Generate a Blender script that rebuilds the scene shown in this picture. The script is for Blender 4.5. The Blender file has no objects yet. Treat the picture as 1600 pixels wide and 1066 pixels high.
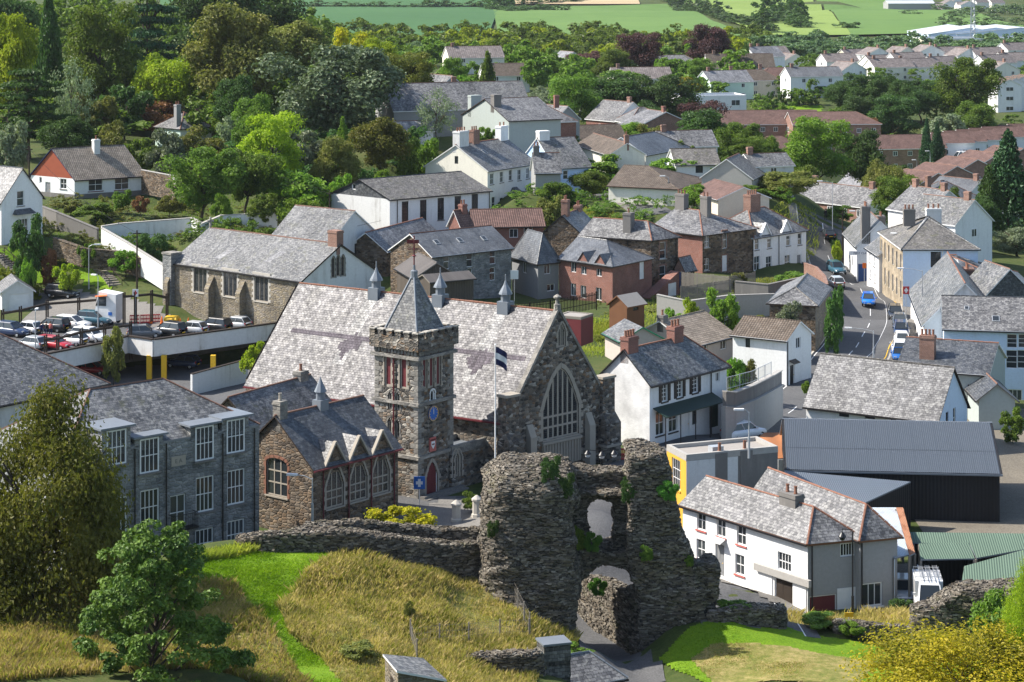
import bpy, math, random
import numpy as np
from mathutils import Vector, Matrix
R = math.radians
sc = bpy.context.scene
# ---------------------------------------------------------------- camera, sky, sun, exposure
F, CH, YH = 3500.0, 48.0, -90.0          # focal length in photo pixels, camera height, photo row of the horizon
cam_d = bpy.data.cameras.new('camera'); cam = bpy.data.objects.new('camera', cam_d)
sc.collection.objects.link(cam); sc.camera = cam
cam.location = (0, 0, CH); cam.rotation_euler = (R(90), 0, 0)
cam_d.sensor_width = 36; cam_d.lens = 36*F/1600; cam_d.shift_y = -(533-YH)/1600
cam_d.clip_start = 1; cam_d.clip_end = 12000
SUN = Vector((-.80, .10, .80)).normalized()
w = bpy.data.worlds.new('World'); sc.world = w; w.use_nodes = True
bg = w.node_tree.nodes['Background']; sky = w.node_tree.nodes.new('ShaderNodeTexSky')
sky.sky_type = 'NISHITA'; sky.sun_disc = False
sky.sun_elevation = math.asin(SUN.z); sky.sun_rotation = math.atan2(SUN.x, SUN.y) % (2*math.pi)
sky.air_density = 1.0; sky.dust_density = 1.2
w.node_tree.links.new(sky.outputs[0], bg.inputs[0]); bg.inputs[1].default_value = .13
sl = bpy.data.lights.new('sun', 'SUN'); sl.energy = 5.0; sl.angle = R(.53); sl.color = (1, .94, .85)
so = bpy.data.objects.new('sun', sl); sc.collection.objects.link(so)
so.rotation_euler = SUN.to_track_quat('Z', 'Y').to_euler(); so.location = (-200, 50, 300)
vs = sc.view_settings; vs.view_transform = 'Standard'; vs.look = 'None'; vs.exposure = .86; vs.gamma = 1
sc.cycles.use_denoising = True; sc.cycles.max_bounces = 5; sc.cycles.diffuse_bounces = 3
sc.cycles.transmission_bounces = 3; sc.cycles.transparent_max_bounces = 4
rnd = random.Random(7); nrg = np.random.default_rng(7)
# ---------------------------------------------------------------- photo pixels -> rays (a pixel is only a direction)
def crop(ox, oy, k=3.9475): return lambda x, y: (ox+x/k, oy+y/k)
A1, A2, A3, A4 = [crop(x, 0) for x in (0, 400, 800, 1200)]
A5, A6, A7, A8 = [crop(x, 200) for x in (0, 400, 800, 1200)]
B1, B2, B3, B4, B5 = crop(0, 430), crop(350, 430), crop(600, 430), crop(920, 400), crop(1200, 400)
B6, B7, B8 = crop(0, 620), crop(350, 600), crop(1000, 600)
C1, C2, C4, C5, C6 = [crop(x, 796) for x in (0, 350, 700, 1000, 1200)]
C3, C7 = crop(700, 680, 3.553), crop(1200, 600)
def aty(p, Y): return Vector(((p[0]-800)/F*Y, Y, CH-(p[1]-YH)*Y/F))
def atz(p, Z):
    Y = (CH-Z)*F/(p[1]-YH); return Vector(((p[0]-800)/F*Y, Y, Z))
def zy(py, Y): return CH-(py-YH)*Y/F
def onplane(p, o, n):                      # pixel ray against a vertical plane through o with horizontal normal n
    d = Vector(((p[0]-800)/F, 1, -(p[1]-YH)/F)); c = Vector((0, 0, CH))
    return c + d*((o-c).dot(n)/d.dot(n))
# ---------------------------------------------------------------- objects
COL = sc.collection
def tag(o, label=None, cat=None, group=None, kind=None):
    if label: o['label'] = label
    if cat: o['category'] = cat
    if group: o['group'] = group
    if kind: o['kind'] = kind
    return o
def empty(name, loc, rz=0, label=None, cat=None, group=None):
    o = bpy.data.objects.new(name, None); COL.objects.link(o); o.empty_display_size = .3
    o.location = loc; o.rotation_euler = (0, 0, rz); return tag(o, label, cat, group)
def put(name, me, parent=None, loc=(0, 0, 0), rz=0, mat=None, scale=None):
    o = bpy.data.objects.new(name, me); COL.objects.link(o); o.parent = parent
    o.location = loc; o.rotation_euler = (0, 0, rz) if not isinstance(rz, (tuple, list)) else rz
    if scale is not None: o.scale = scale if isinstance(scale, (tuple, list)) else (scale,)*3
    if mat is not None:
        o.material_slots[0].link = 'OBJECT'; o.material_slots[0].material = M[mat] if isinstance(mat, str) else mat
    return o
def copy_tree(o, parent=None):
    c = o.copy(); COL.objects.link(c); c.parent = parent
    for ch in o.children: copy_tree(ch, c)
    return c
class MB:
    """collects faces; build() links them as one mesh with metre UVs"""
    def __init__(s): s.v = []; s.f = []; s.m = []
    def face(s, pts, mi=0):
        b = len(s.v); s.v += [tuple(p) for p in pts]; s.f.append(tuple(range(b, b+len(pts)))); s.m.append(mi); return s
    def add(s, vs, fs, mi=0):
        b = len(s.v); s.v += [tuple(p) for p in vs]
        for f in fs: s.f.append(tuple(b+i for i in f)); s.m.append(mi)
        return s
    def box(s, x0, y0, z0, x1, y1, z1, mi=0, mtx=None):
        vs = [(x, y, z) for z in (z0, z1) for y in (y0, y1) for x in (x0, x1)]
        if mtx is not None: vs = [mtx @ Vector(p) for p in vs]
        return s.add(vs, [(0, 2, 3, 1), (4, 5, 7, 6), (0, 1, 5, 4), (2, 6, 7, 3), (0, 4, 6, 2), (1, 3, 7, 5)], mi)
    def hexa(s, b4, t4, mi=0):
        return s.add(list(b4)+list(t4), [(3, 2, 1, 0), (4, 5, 6, 7), (0, 1, 5, 4), (1, 2, 6, 5), (2, 3, 7, 6), (3, 0, 4, 7)], mi)
    def bar(s, a, b, r, mi=0, n=6, r2=None):
        a, b = Vector(a), Vector(b); d = (b-a).normalized(); u = d.orthogonal().normalized(); v = d.cross(u)
        r2 = r if r2 is None else r2
        vs = [p+(u*math.cos(t)+v*math.sin(t))*q for p, q in ((a, r), (b, r2)) for t in [2*math.pi*i/n for i in range(n)]]
        fs = [(i, (i+1) % n, n+(i+1) % n, n+i) for i in range(n)] + [tuple(range(n-1, -1, -1)), tuple(range(n, 2*n))]
        return s.add(vs, fs, mi)
    def beam(s, a, b, wd, ht, mi=0):
        a, b = Vector(a), Vector(b); d = (b-a).normalized(); sd = d.cross(Vector((0, 0, 1)))
        sd = sd.normalized() if sd.length > 1e-4 else Vector((1, 0, 0)); up = sd.cross(d)
        q = lambda p: [p+sd*i*wd/2+up*j*ht/2 for i, j in ((-1, -1), (1, -1), (1, 1), (-1, 1))]
        return s.hexa(q(a), q(b), mi)
    def lathe(s, prof, n=12, c=(0, 0, 0), mi=0):
        vs = [(c[0]+r*math.cos(2*math.pi*i/n), c[1]+r*math.sin(2*math.pi*i/n), c[2]+z) for r, z in prof for i in range(n)]
        fs = [(k*n+i, k*n+(i+1) % n, (k+1)*n+(i+1) % n, (k+1)*n+i) for k in range(len(prof)-1) for i in range(n)]
        return s.add(vs, fs, mi)
    def mesh(s, name, mats, smooth=False, fix=False):
        me = bpy.data.meshes.new(name); me.from_pydata(s.v, [], s.f)
        for m in (mats if isinstance(mats, (list, tuple)) else [mats]): me.materials.append(M[m] if isinstance(m, str) else m)
        me.polygons.foreach_set('material_index', s.m)
        if smooth: me.polygons.foreach_set('use_smooth', [True]*len(s.f))
        me.update()
        if fix:
            import bmesh
            bm = bmesh.new(); bm.from_mesh(me); bmesh.ops.remove_doubles(bm, verts=bm.verts, dist=1e-4)
            bmesh.ops.recalc_face_normals(bm, faces=bm.faces); bm.to_mesh(me); bm.free()
        uv = me.uv_layers.new(name='UVMap'); out = np.zeros((len(me.loops), 2), np.float32)
        V = me.vertices
        for p in me.polygons:
            n = p.normal
            if abs(n.z) > .995: u, v = Vector((1, 0, 0)), Vector((0, 1, 0))
            else: u = Vector((-n.y, n.x, 0)).normalized(); v = n.cross(u)
            for li, vi in zip(p.loop_indices, p.vertices):
                c = V[vi].co; out[li] = (c.dot(u), c.dot(v))
        uv.data.foreach_set('uv', out.ravel()); return me
    def build(s, name, mats, parent=None, loc=(0, 0, 0), rz=0, smooth=False, fix=False):
        return put(name, s.mesh(name, mats, smooth, fix), parent, loc, rz)
def np_mesh(name, vs, fs, mats, smooth=False, midx=None):
    vs = np.asarray(vs, np.float32); fs = np.asarray(fs, np.int32); k = fs.shape[1]
    me = bpy.data.meshes.new(name); me.vertices.add(len(vs)); me.vertices.foreach_set('co', vs.ravel())
    me.loops.add(fs.size); me.loops.foreach_set('vertex_index', fs.ravel())
    me.polygons.add(len(fs)); me.polygons.foreach_set('loop_start', np.arange(0, fs.size, k, dtype=np.int32))
    if midx is not None: me.polygons.foreach_set('material_index', np.asarray(midx, np.int32))
    me.polygons.foreach_set('use_smooth', np.full(len(fs), smooth))
    for m in (mats if isinstance(mats, (list, tuple)) else [mats]): me.materials.append(M[m])
    me.update(calc_edges=True); me.validate(); return me
# ---------------------------------------------------------------- materials
M = {}
def nd(nt, t, ins=None, **at):
    n = nt.nodes.new(t)
    for k, v in at.items(): setattr(n, k, v)
    for k, v in (ins or {}).items():
        s = n.inputs[k]
        if isinstance(v, bpy.types.NodeSocket): nt.links.new(v, s)
        else: s.default_value = v
    return n
def c4(c): return (c[0], c[1], c[2], 1) if not isinstance(c, bpy.types.NodeSocket) else c
def mixc(nt, f, a, b, bt='MIX'):
    return nd(nt, 'ShaderNodeMix', {0: f, 6: c4(a), 7: c4(b)}, data_type='RGBA', blend_type=bt).outputs[2]
def ramp(nt, f, stops):
    n = nd(nt, 'ShaderNodeValToRGB', {0: f}); e = n.color_ramp.elements
    while len(e) < len(stops): e.new(.5)
    for x, (p, c) in zip(e, stops): x.position = p; x.color = c4(c) if isinstance(c, tuple) else (c, c, c, 1)
    return n.outputs[0]
def uvs(nt, sx=1, sy=1, obj=False):
    tc = nd(nt, 'ShaderNodeTexCoord')
    if not obj:
        oi = nd(nt, 'ShaderNodeObjectInfo').outputs['Random']
        off = nd(nt, 'ShaderNodeMath', {0: oi, 1: 37.0}, operation='MULTIPLY').outputs[0]
        cb = nd(nt, 'ShaderNodeCombineXYZ', {2: off}).outputs[0]
        v = nd(nt, 'ShaderNodeVectorMath', {0: tc.outputs['UV'], 1: cb}, operation='ADD').outputs[0]
    else: v = tc.outputs['Object']
    return nd(nt, 'ShaderNodeMapping', {'Vector': v, 'Scale': (sx, sy, sx)}).outputs[0]
def noise(nt, v, s, d=4, r=.55, col=False):
    n = nd(nt, 'ShaderNodeTexNoise', {'Vector': v, 'Scale': s, 'Detail': d, 'Roughness': r}); return n.outputs[1 if col else 0]
def newmat(name):
    m = bpy.data.materials.new(name); m.use_nodes = True; M[name] = m; nt = m.node_tree
    return m, nt, nt.nodes['Principled BSDF']
def fin(nt, b, col, rough=.8, spec=.3, h=None, bs=.3, bd=.05, metal=0):
    for k, v in (('Base Color', c4(col)), ('Roughness', rough), ('Specular IOR Level', spec), ('Metallic', metal)):
        if isinstance(v, bpy.types.NodeSocket): nt.links.new(v, b.inputs[k])
        else: b.inputs[k].default_value = v
    if h is not None:
        bp = nd(nt, 'ShaderNodeBump', {'Height': h, 'Strength': bs, 'Distance': bd}); nt.links.new(bp.outputs[0], b.inputs['Normal'])
def plain(name, c, rough=.6, spec=.3, metal=0, var=.18, sc_=1.2):
    m, nt, b = newmat(name); v = uvs(nt); n = noise(nt, v, sc_)
    col = mixc(nt, n, tuple(x*(1-var) for x in c), tuple(min(1, x*(1+var)) for x in c)); fin(nt, b, col, rough, spec, metal=metal)
def slate(name, a, c, lich=(.42, .42, .40), la=.3, wd=.34, ht=.24, rough=.42, spec=.5, moss=0):
    m, nt, b = newmat(name); v = uvs(nt)
    wob = noise(nt, v, 1.1, 2, col=True); v2 = mixc(nt, .018, v, wob, 'ADD')
    br = nd(nt, 'ShaderNodeTexBrick', {'Vector': v2, 'Color1': c4(a), 'Color2': c4(c), 'Mortar': c4(tuple(x*.35 for x in a)), 'Scale': 1,
            'Mortar Size': .014, 'Mortar Smooth': .3, 'Bias': -.1, 'Brick Width': wd, 'Row Height': ht}, offset=.5)
    pn = noise(nt, v, .35, 5, .6); col = mixc(nt, 1.0, br.outputs[0], ramp(nt, pn, [(.3, .62), (.7, 1.35)]), 'MULTIPLY')
    st = noise(nt, uvs(nt, 1.6, .12), 1.0, 4, .6); col = mixc(nt, .8, col, ramp(nt, st, [(.35, .7), (.65, 1.2)]), 'MULTIPLY')
    ln = noise(nt, v, 3.2, 5, .7); lf = ramp(nt, ln, [(.52, 0.0), (.62, la)]); col = mixc(nt, lf, col, lich)
    if moss:
        mf = ramp(nt, noise(nt, v, .9, 6, .7), [(.56, 0.0), (.66, moss)]); col = mixc(nt, mf, col, (.10, .10, .035))
    rg = ramp(nt, noise(nt, v, 2.5, 3), [(.3, max(.2, rough-.1)), (.7, rough+.14)])
    hh = mixc(nt, .35, nd(nt, 'ShaderNodeMath', {0: 1.0, 1: br.outputs[1]}, operation='SUBTRACT').outputs[0], noise(nt, v, 5, 3))
    fin(nt, b, col, rg, spec, hh, .75, .05)
def rubble(name, cols, sx=2.0, sy=4.2, mortar=(.22, .20, .17), mw=.06, bs=.9, rough=.9, dk=.6):
    m, nt, b = newmat(name); v0 = uvs(nt); wob = noise(nt, v0, 2.0, 2, col=True); v1 = mixc(nt, .10, v0, wob, 'ADD')
    v = nd(nt, 'ShaderNodeMapping', {'Vector': v1, 'Scale': (sx, sy, 1)}).outputs[0]
    vo = nd(nt, 'ShaderNodeTexVoronoi', {'Vector': v, 'Scale': 1, 'Randomness': .85}, voronoi_dimensions='2D')
    ve = nd(nt, 'ShaderNodeTexVoronoi', {'Vector': v, 'Scale': 1, 'Randomness': .85}, voronoi_dimensions='2D', feature='DISTANCE_TO_EDGE')
    sp = nd(nt, 'ShaderNodeSeparateColor', {0: vo.outputs['Color']}).outputs
    n = len(cols); col = ramp(nt, sp[0], [((i+.5)/n, tuple(c)) for i, c in enumerate(cols)])
    col = mixc(nt, 1.0, col, ramp(nt, noise(nt, v0, 9, 4, .7), [(.3, .7), (.7, 1.3)]), 'MULTIPLY')
    ed = ramp(nt, ve.outputs['Distance'], [(0.0, 1.0), (mw, 0.0)]); col = mixc(nt, ed, col, mortar)
    col = mixc(nt, 1.0, col, ramp(nt, noise(nt, v0, .5, 4, .6), [(.3, dk), (.7, 1.2)]), 'MULTIPLY')
    hh = nd(nt, 'ShaderNodeMath', {0: ramp(nt, ve.outputs['Distance'], [(0, 0.0), (.22, 1.0)]), 1: sp[1]}, operation='ADD').outputs[0]
    fin(nt, b, col, rough, .2, hh, bs, .05)
def brick(name, a, c, mo=(.30, .27, .24), wd=.225, ht=.075, rough=.85, bs=.4):
    m, nt, b = newmat(name); v = uvs(nt)
    br = nd(nt, 'ShaderNodeTexBrick', {'Vector': v, 'Color1': c4(a), 'Color2': c4(c), 'Mortar': c4(mo), 'Scale': 1, 'Mortar Size': .008, 'Mortar Smooth': .2,
            'Bias': 0, 'Brick Width': wd, 'Row Height': ht}, offset=.5)
    col = mixc(nt, 1.0, br.outputs[0], ramp(nt, noise(nt, v, .6, 5, .65), [(.3, .75), (.7, 1.2)]), 'MULTIPLY')
    fin(nt, b, col, rough, .25, br.outputs[1], -bs, .02)
def render_(name, c, dirt=(.3, .28, .25), da=.35, rough=.85, bs=.12):
    m, nt, b = newmat(name); v = uvs(nt)
    st = noise(nt, uvs(nt, 1.3, .16), 1, 5, .65); sm = noise(nt, v, .55, 5, .6)
    f = nd(nt, 'ShaderNodeMath', {0: ramp(nt, st, [(.5, 0.0), (.75, 1.0)]), 1: ramp(nt, sm, [(.4, .15), (.7, 1.0)])}, operation='MULTIPLY').outputs[0]
    f = nd(nt, 'ShaderNodeMath', {0: f, 1: da}, operation='MULTIPLY').outputs[0]
    col = mixc(nt, f, c, dirt); col = mixc(nt, 1.0, col, ramp(nt, noise(nt, v, 4, 4, .6), [(.3, .93), (.7, 1.04)]), 'MULTIPLY')
    fin(nt, b, col, rough, .2, noise(nt, v, 14, 3), bs, .02)
def corr(name, c, pitch=.15, rough=.45, spec=.5, metal=0, rust=0, rc=(.25, .09, .03), var=.15):
    m, nt, b = newmat(name); v = uvs(nt)
    wv = nd(nt, 'ShaderNodeTexWave', {'Vector': v, 'Scale': .314/pitch, 'Distortion': 0}, wave_type='BANDS', bands_direction='X').outputs[1]
    col = mixc(nt, noise(nt, uvs(nt, 1, .15), .8, 5, .6), tuple(x*(1-var) for x in c), tuple(min(1, x*(1+var)) for x in c))
    if rust: col = mixc(nt, ramp(nt, noise(nt, uvs(nt, .9, .35), 1.1, 6, .65), [(.48, 0.0), (.58, rust)]), col, rc)
    col = mixc(nt, 1.0, col, ramp(nt, wv, [(0.0, .72), (.5, 1.0)]), 'MULTIPLY')
    fin(nt, b, col, rough, spec, wv, .7, .04, metal)
def tiles(name, a, c, wd=.3, ht=.32, rough=.75):
    m, nt, b = newmat(name); v = uvs(nt)
    br = nd(nt, 'ShaderNodeTexBrick', {'Vector': v, 'Color1': c4(a), 'Color2': c4(c), 'Mortar': c4(tuple(x*.3 for x in a)), 'Scale': 1, 'Mortar Size': .03, 'Mortar Smooth': .6,
            'Bias': 0, 'Brick Width': wd, 'Row Height': ht}, offset=0)
    col = mixc(nt, 1.0, br.outputs[0], ramp(nt, noise(nt, v, .7, 5, .65), [(.3, .7), (.7, 1.25)]), 'MULTIPLY')
    wv = nd(nt, 'ShaderNodeTexWave', {'Vector': v, 'Scale': .314/wd}, bands_direction='X').outputs[1]
    fin(nt, b, col, rough, .3, nd(nt, 'ShaderNodeMath', {0: wv, 1: br.outputs[1]}, operation='SUBTRACT').outputs[0], .6, .05)
def leafm(name, a, c, tr=.35, rough=.55, ov=.25):
    ps = .45 if name[:5] == 'grass' else 3.0
    a, c = [tuple(min(.8, q*2.25) for q in x) for x in (a, c)]
    m, nt, b = newmat(name)
    ri = nd(nt, 'ShaderNodeNewGeometry').outputs['Random Per Island']; oi = nd(nt, 'ShaderNodeObjectInfo').outputs['Random']
    pn = noise(nt, nd(nt, 'ShaderNodeTexCoord').outputs['Object'], ps, 3)
    f = nd(nt, 'ShaderNodeMath', {0: ri, 1: ramp(nt, pn, [(.35, 0.0), (.65, 1.0)])}, operation='ADD').outputs[0]
    f = nd(nt, 'ShaderNodeMath', {0: f, 1: .5}, operation='MULTIPLY').outputs[0]
    col = mixc(nt, f, a, c); hs = nd(nt, 'ShaderNodeHueSaturation', {'Color': col, 'Hue': nd(nt, 'ShaderNodeMapRange', {0: oi, 3: .5-ov*.07, 4: .5+ov*.05}).outputs[0],
         'Value': nd(nt, 'ShaderNodeMapRange', {0: oi, 3: 1-ov, 4: 1+ov}).outputs[0]})
    col = hs.outputs[0]; fin(nt, b, col, rough, .25)
    t = nd(nt, 'ShaderNodeBsdfTranslucent', {'Color': mixc(nt, 1.0, col, (1.0, 1.15, .55), 'MULTIPLY')})
    ms = nd(nt, 'ShaderNodeMixShader', {0: tr}); nt.links.new(b.outputs[0], ms.inputs[1]); nt.links.new(t.outputs[0], ms.inputs[2])
    nt.links.new(ms.outputs[0], nt.nodes['Material Output'].inputs[0])
def groundm(name, stops, s=.12, s2=1.4, rough=.95, bs=.3):
    m, nt, b = newmat(name); v = uvs(nt, obj=True); n = noise(nt, v, s, 6, .62); n2 = noise(nt, v, s2, 5, .65)
    f = nd(nt, 'ShaderNodeMath', {0: nd(nt, 'ShaderNodeMath', {0: n, 1: n2}, operation='ADD').outputs[0], 1: .5}, operation='MULTIPLY').outputs[0]
    col = ramp(nt, f, stops); col = mixc(nt, 1.0, col, ramp(nt, noise(nt, v, 9, 3), [(.3, .75), (.7, 1.25)]), 'MULTIPLY')
    fin(nt, b, col, rough, .15, n2, bs, .15)
slate('slate_hall', (.06, .056, .061), (.17, .16, .165), la=.45, lich=(.27, .26, .255), wd=.34, ht=.22, rough=.5, spec=.34)
slate('slate_pale', (.09, .089, .093), (.235, .23, .228), la=.55, lich=(.36, .355, .335), wd=.36, ht=.23, rough=.5, spec=.34)
slate('slate_grey', (.07, .072, .075), (.205, .20, .195), la=.6, lich=(.33, .325, .30), wd=.34, ht=.22, rough=.46, moss=.4)
slate('slate_dark', (.045, .05, .058), (.105, .11, .12), la=.35, lich=(.24, .25, .24), wd=.36, ht=.24, rough=.45)
slate('slate_smooth', (.085, .09, .098), (.13, .135, .142), la=.15, wd=.4, ht=.25, rough=.4)
slate('slate_brown', (.085, .078, .068), (.17, .155, .14), la=.55, lich=(.33, .31, .27), wd=.36, ht=.25, rough=.55, moss=.5)
slate('slate_purple', (.10, .085, .098), (.155, .135, .15), la=.08, wd=.36, ht=.23, rough=.7, spec=.12)
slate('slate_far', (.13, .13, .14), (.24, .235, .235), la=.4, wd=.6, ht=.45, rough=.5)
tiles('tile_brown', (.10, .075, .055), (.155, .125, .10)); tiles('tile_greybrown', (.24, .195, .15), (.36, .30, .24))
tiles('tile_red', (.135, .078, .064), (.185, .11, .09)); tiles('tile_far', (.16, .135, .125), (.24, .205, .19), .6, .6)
rubble('rubble_tower', [(.055, .05, .045), (.13, .115, .095), (.21, .17, .13), (.10, .095, .09), (.27, .24, .20), (.19, .12, .07), (.09, .082, .074), (.38, .35, .30)], 2.5, 4.8, (.19, .175, .15))
rubble('rubble_brown', [(.07, .055, .042), (.15, .11, .075), (.20, .14, .09), (.11, .095, .08), (.24, .19, .14)], 2.2, 4.5, (.16, .135, .11))
rubble('rubble_grey', [(.17, .178, .178), (.25, .258, .258), (.21, .21, .205), (.30, .30, .29)], 2.0, 4.6, (.24, .235, .225), .05)
rubble('rubble_warm', [(.20, .165, .115), (.28, .235, .16), (.16, .14, .11), (.24, .21, .17)], 2.0, 4.8, (.30, .27, .22))
rubble('rubble_ruin', [(.075, .068, .058), (.14, .125, .105), (.10, .09, .075), (.19, .17, .145), (.055, .05, .045)], 2.6, 6.5, (.06, .054, .046), .09)
rubble('ashlar', [(.33, .27, .19), (.40, .33, .235), (.29, .245, .18)], 1.3, 2.6, (.30, .26, .2), .03, .4)
rubble('ashlar_grey', [(.24, .225, .20), (.31, .29, .255), (.19, .18, .165)], 1.3, 2.6, (.2, .19, .17), .03, .4)
brick('brick_red', (.175, .05, .034), (.23, .075, .048)); brick('brick_old', (.17, .075, .05), (.25, .12, .08))
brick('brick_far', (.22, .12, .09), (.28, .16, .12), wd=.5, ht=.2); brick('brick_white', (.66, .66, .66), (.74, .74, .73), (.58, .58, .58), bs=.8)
for n_, c_, d_ in (('white', (.74, .74, .73), .5), ('white_stain', (.62, .62, .605), 1.0), ('cream', (.72, .69, .60), .4), ('pale_blue', (.55, .66, .80), .3), ('grey_render', (.30, .30, .295), .6),
        ('grey_paint', (.22, .225, .23), .3), ('pale_green', (.58, .72, .62), .3), ('yellow', (.66, .36, .05), .35), ('concrete', (.36, .345, .32), .75), ('blue_wall', (.42, .58, .82), .2),  # pale_blue also colours walls that are blue only from shade
        ('green_grey', (.36, .40, .38), .5), ('pebble', (.42, .37, .33), .45), ('dark_concrete', (.17, .16, .15), .8), ('beige', (.62, .55, .44), .4), ('asphalt_roof', (.30, .275, .25), .5)): render_(n_, c_, da=d_)
corr('metal_blue', (.115, .135, .16), .16, .42, .5, var=.07); corr('metal_dark', (.012, .013, .016), .3, .6, .3, var=.5)
corr('asbestos', (.115, .105, .10), .18, .85, .2, var=.35); corr('tin_pale', (.50, .58, .64), .12, .5, .4, rust=.35); corr('tin_rust', (.42, .20, .11), .12, .75, .2, rust=.8, rc=(.22, .07, .025))
corr('metal_green', (.115, .17, .125), .18, .75, .2); corr('timber', (.10, .085, .07), .22, .85, .15, var=.4); corr('rust_flat', (.42, .17, .07), 3, .7, .2)
for n_, c_, r_, s_, m_ in (('white_paint', (.72, .72, .71), .45, .4, 0), ('black_paint', (.012, .012, .014), .4, .4, 0), ('maroon', (.13, .025, .03), .5, .3, 0), ('blue_door', (.03, .08, .22), .4, .4, 0),
        ('terracotta', (.235, .115, .078), .8, .2, 0), ('ridge_red', (.19, .11, .083), .8, .2, 0), ('lead', (.16, .18, .205), .45, .4, 0), ('steel', (.40, .42, .44), .4, .5, .3), ('stone_trim', (.33, .295, .245), .8, .2, 0),
        ('wood_dark', (.035, .026, .02), .7, .2, 0), ('wood_grey', (.20, .18, .155), .85, .2, 0), ('wood_brown', (.15, .07, .035), .8, .2, 0), ('red_paint', (.45, .03, .035), .45, .4, 0), ('pink_trim', (.46, .13, .11), .6, .3, 0),
        ('green_trim', (.02, .25, .12), .5, .3, 0), ('dark_green', (.02, .04, .032), .5, .3, 0), ('yellow_paint', (.70, .42, .02), .5, .3, 0), ('orange', (.75, .16, .02), .5, .3, 0), ('clock_blue', (.02, .12, .42), .4, .4, 0),
        ('gold', (.65, .42, .12), .4, .5, .3), ('rubber', (.015, .015, .016), .8, .2, 0), ('alloy', (.45, .46, .47), .35, .5, .6), ('soil', (.10, .07, .045), .95, .1, 0), ('bark', (.07, .055, .042), .9, .15, 0),
        ('bark_grey', (.15, .14, .125), .9, .15, 0), ('curtain', (.55, .54, .50), .9, .1, 0), ('stone_pale', (.42, .39, .34), .85, .2, 0), ('skin', (.5, .32, .24), .6, .3, 0), ('navy', (.015, .02, .07), .7, .2, 0), ('red_tile_hung', (.28, .075, .04), .8, .2, 0)): plain(n_, c_, r_, s_, m_)
m, nt, b = newmat('glass'); fin(nt, b, mixc(nt, nd(nt, 'ShaderNodeObjectInfo').outputs['Random'], (.012, .016, .02), (.06, .07, .075)), .06, .6)
m, nt, b = newmat('leaded'); v_ = uvs(nt); k_ = nd(nt, 'ShaderNodeTexBrick', {'Vector': v_, 'Color1': c4((.02, .025, .03)), 'Color2': c4((.06, .065, .07)), 'Mortar': c4((.01, .01, .01)), 'Scale': 1, 'Mortar Size': .015, 'Brick Width': .14, 'Row Height': .18}); fin(nt, b, k_.outputs[0], .15, .5)
for n_, c_ in (('car_white', (.78, .78, .78)), ('car_black', (.012, .013, .015)), ('car_blue', (.01, .10, .34)), ('car_navy', (.012, .03, .085)), ('car_red', (.40, .012, .02)), ('car_silver', (.42, .44, .46)), ('car_grey', (.08, .09, .10)), ('car_teal', (.03, .10, .14)), ('car_bright', (.01, .16, .62))):
    m, nt, b = newmat(n_); fin(nt, b, c_, .3, .5); b.inputs['Coat Weight'].default_value = .7; b.inputs['Coat Roughness'].default_value = .05
for n_, a_, c_, t_ in (('leaf_mid', (.018, .040, .008), (.095, .135, .020), .4), ('leaf_dark', (.011, .027, .008), (.046, .085, .020), .3), ('leaf_yellow', (.05, .085, .008), (.20, .23, .016), .45), ('leaf_olive', (.04, .052, .014), (.12, .115, .028), .35),
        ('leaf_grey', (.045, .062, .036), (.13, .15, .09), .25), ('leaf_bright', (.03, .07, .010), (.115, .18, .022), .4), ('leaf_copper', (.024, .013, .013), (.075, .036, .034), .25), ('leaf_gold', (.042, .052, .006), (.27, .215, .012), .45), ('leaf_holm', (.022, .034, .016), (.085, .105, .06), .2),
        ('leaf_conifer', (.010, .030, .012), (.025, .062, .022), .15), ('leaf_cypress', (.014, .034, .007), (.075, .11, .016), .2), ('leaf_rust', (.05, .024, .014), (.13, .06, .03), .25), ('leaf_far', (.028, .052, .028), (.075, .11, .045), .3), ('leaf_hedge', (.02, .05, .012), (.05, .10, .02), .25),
        ('leaf_brown', (.026, .034, .008), (.10, .095, .016), .35), ('grass_dry', (.10, .085, .026), (.27, .205, .10), .45), ('grass_green', (.035, .075, .003), (.12, .175, .008), .45), ('leaf_ivy', (.02, .06, .012), (.07, .15, .02), .3), ('grass_mix', (.065, .085, .012), (.19, .18, .035), .5)): leafm(n_, a_, c_, t_)
groundm('ground', [(.35, (.03, .05, .012)), (.5, (.055, .075, .02)), (.65, (.085, .085, .03))])
groundm('lawn_m', [(.35, (.085, .17, .008)), (.55, (.13, .22, .012)), (.7, (.19, .25, .02))], .3, 2.2)
groundm('dry_m', [(.35, (.09, .12, .022)), (.48, (.17, .165, .045)), (.62, (.30, .24, .10))], .35, 2.0)
groundm('field_green', [(.3, (.075, .145, .035)), (.7, (.12, .20, .05))], .006, .05, bs=.05); groundm('field_lime', [(.3, (.14, .21, .045)), (.7, (.21, .28, .07))], .006, .05, bs=.05)
groundm('field_teal', [(.3, (.04, .10, .035)), (.7, (.055, .13, .04))], .006, .05, bs=.05); groundm('field_straw', [(.3, (.36, .27, .16)), (.7, (.42, .33, .20))], .006, .05, bs=.05)
groundm('tarmac', [(.3, (.075, .075, .078)), (.7, (.12, .12, .12))], .25, 3, .85, .1); groundm('paving', [(.3, (.14, .132, .12)), (.7, (.205, .193, .176))], .5, 3, .85, .15); groundm('gravel', [(.3, (.12, .105, .085)), (.7, (.20, .178, .14))], .3, 4, .95, .3)
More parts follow.
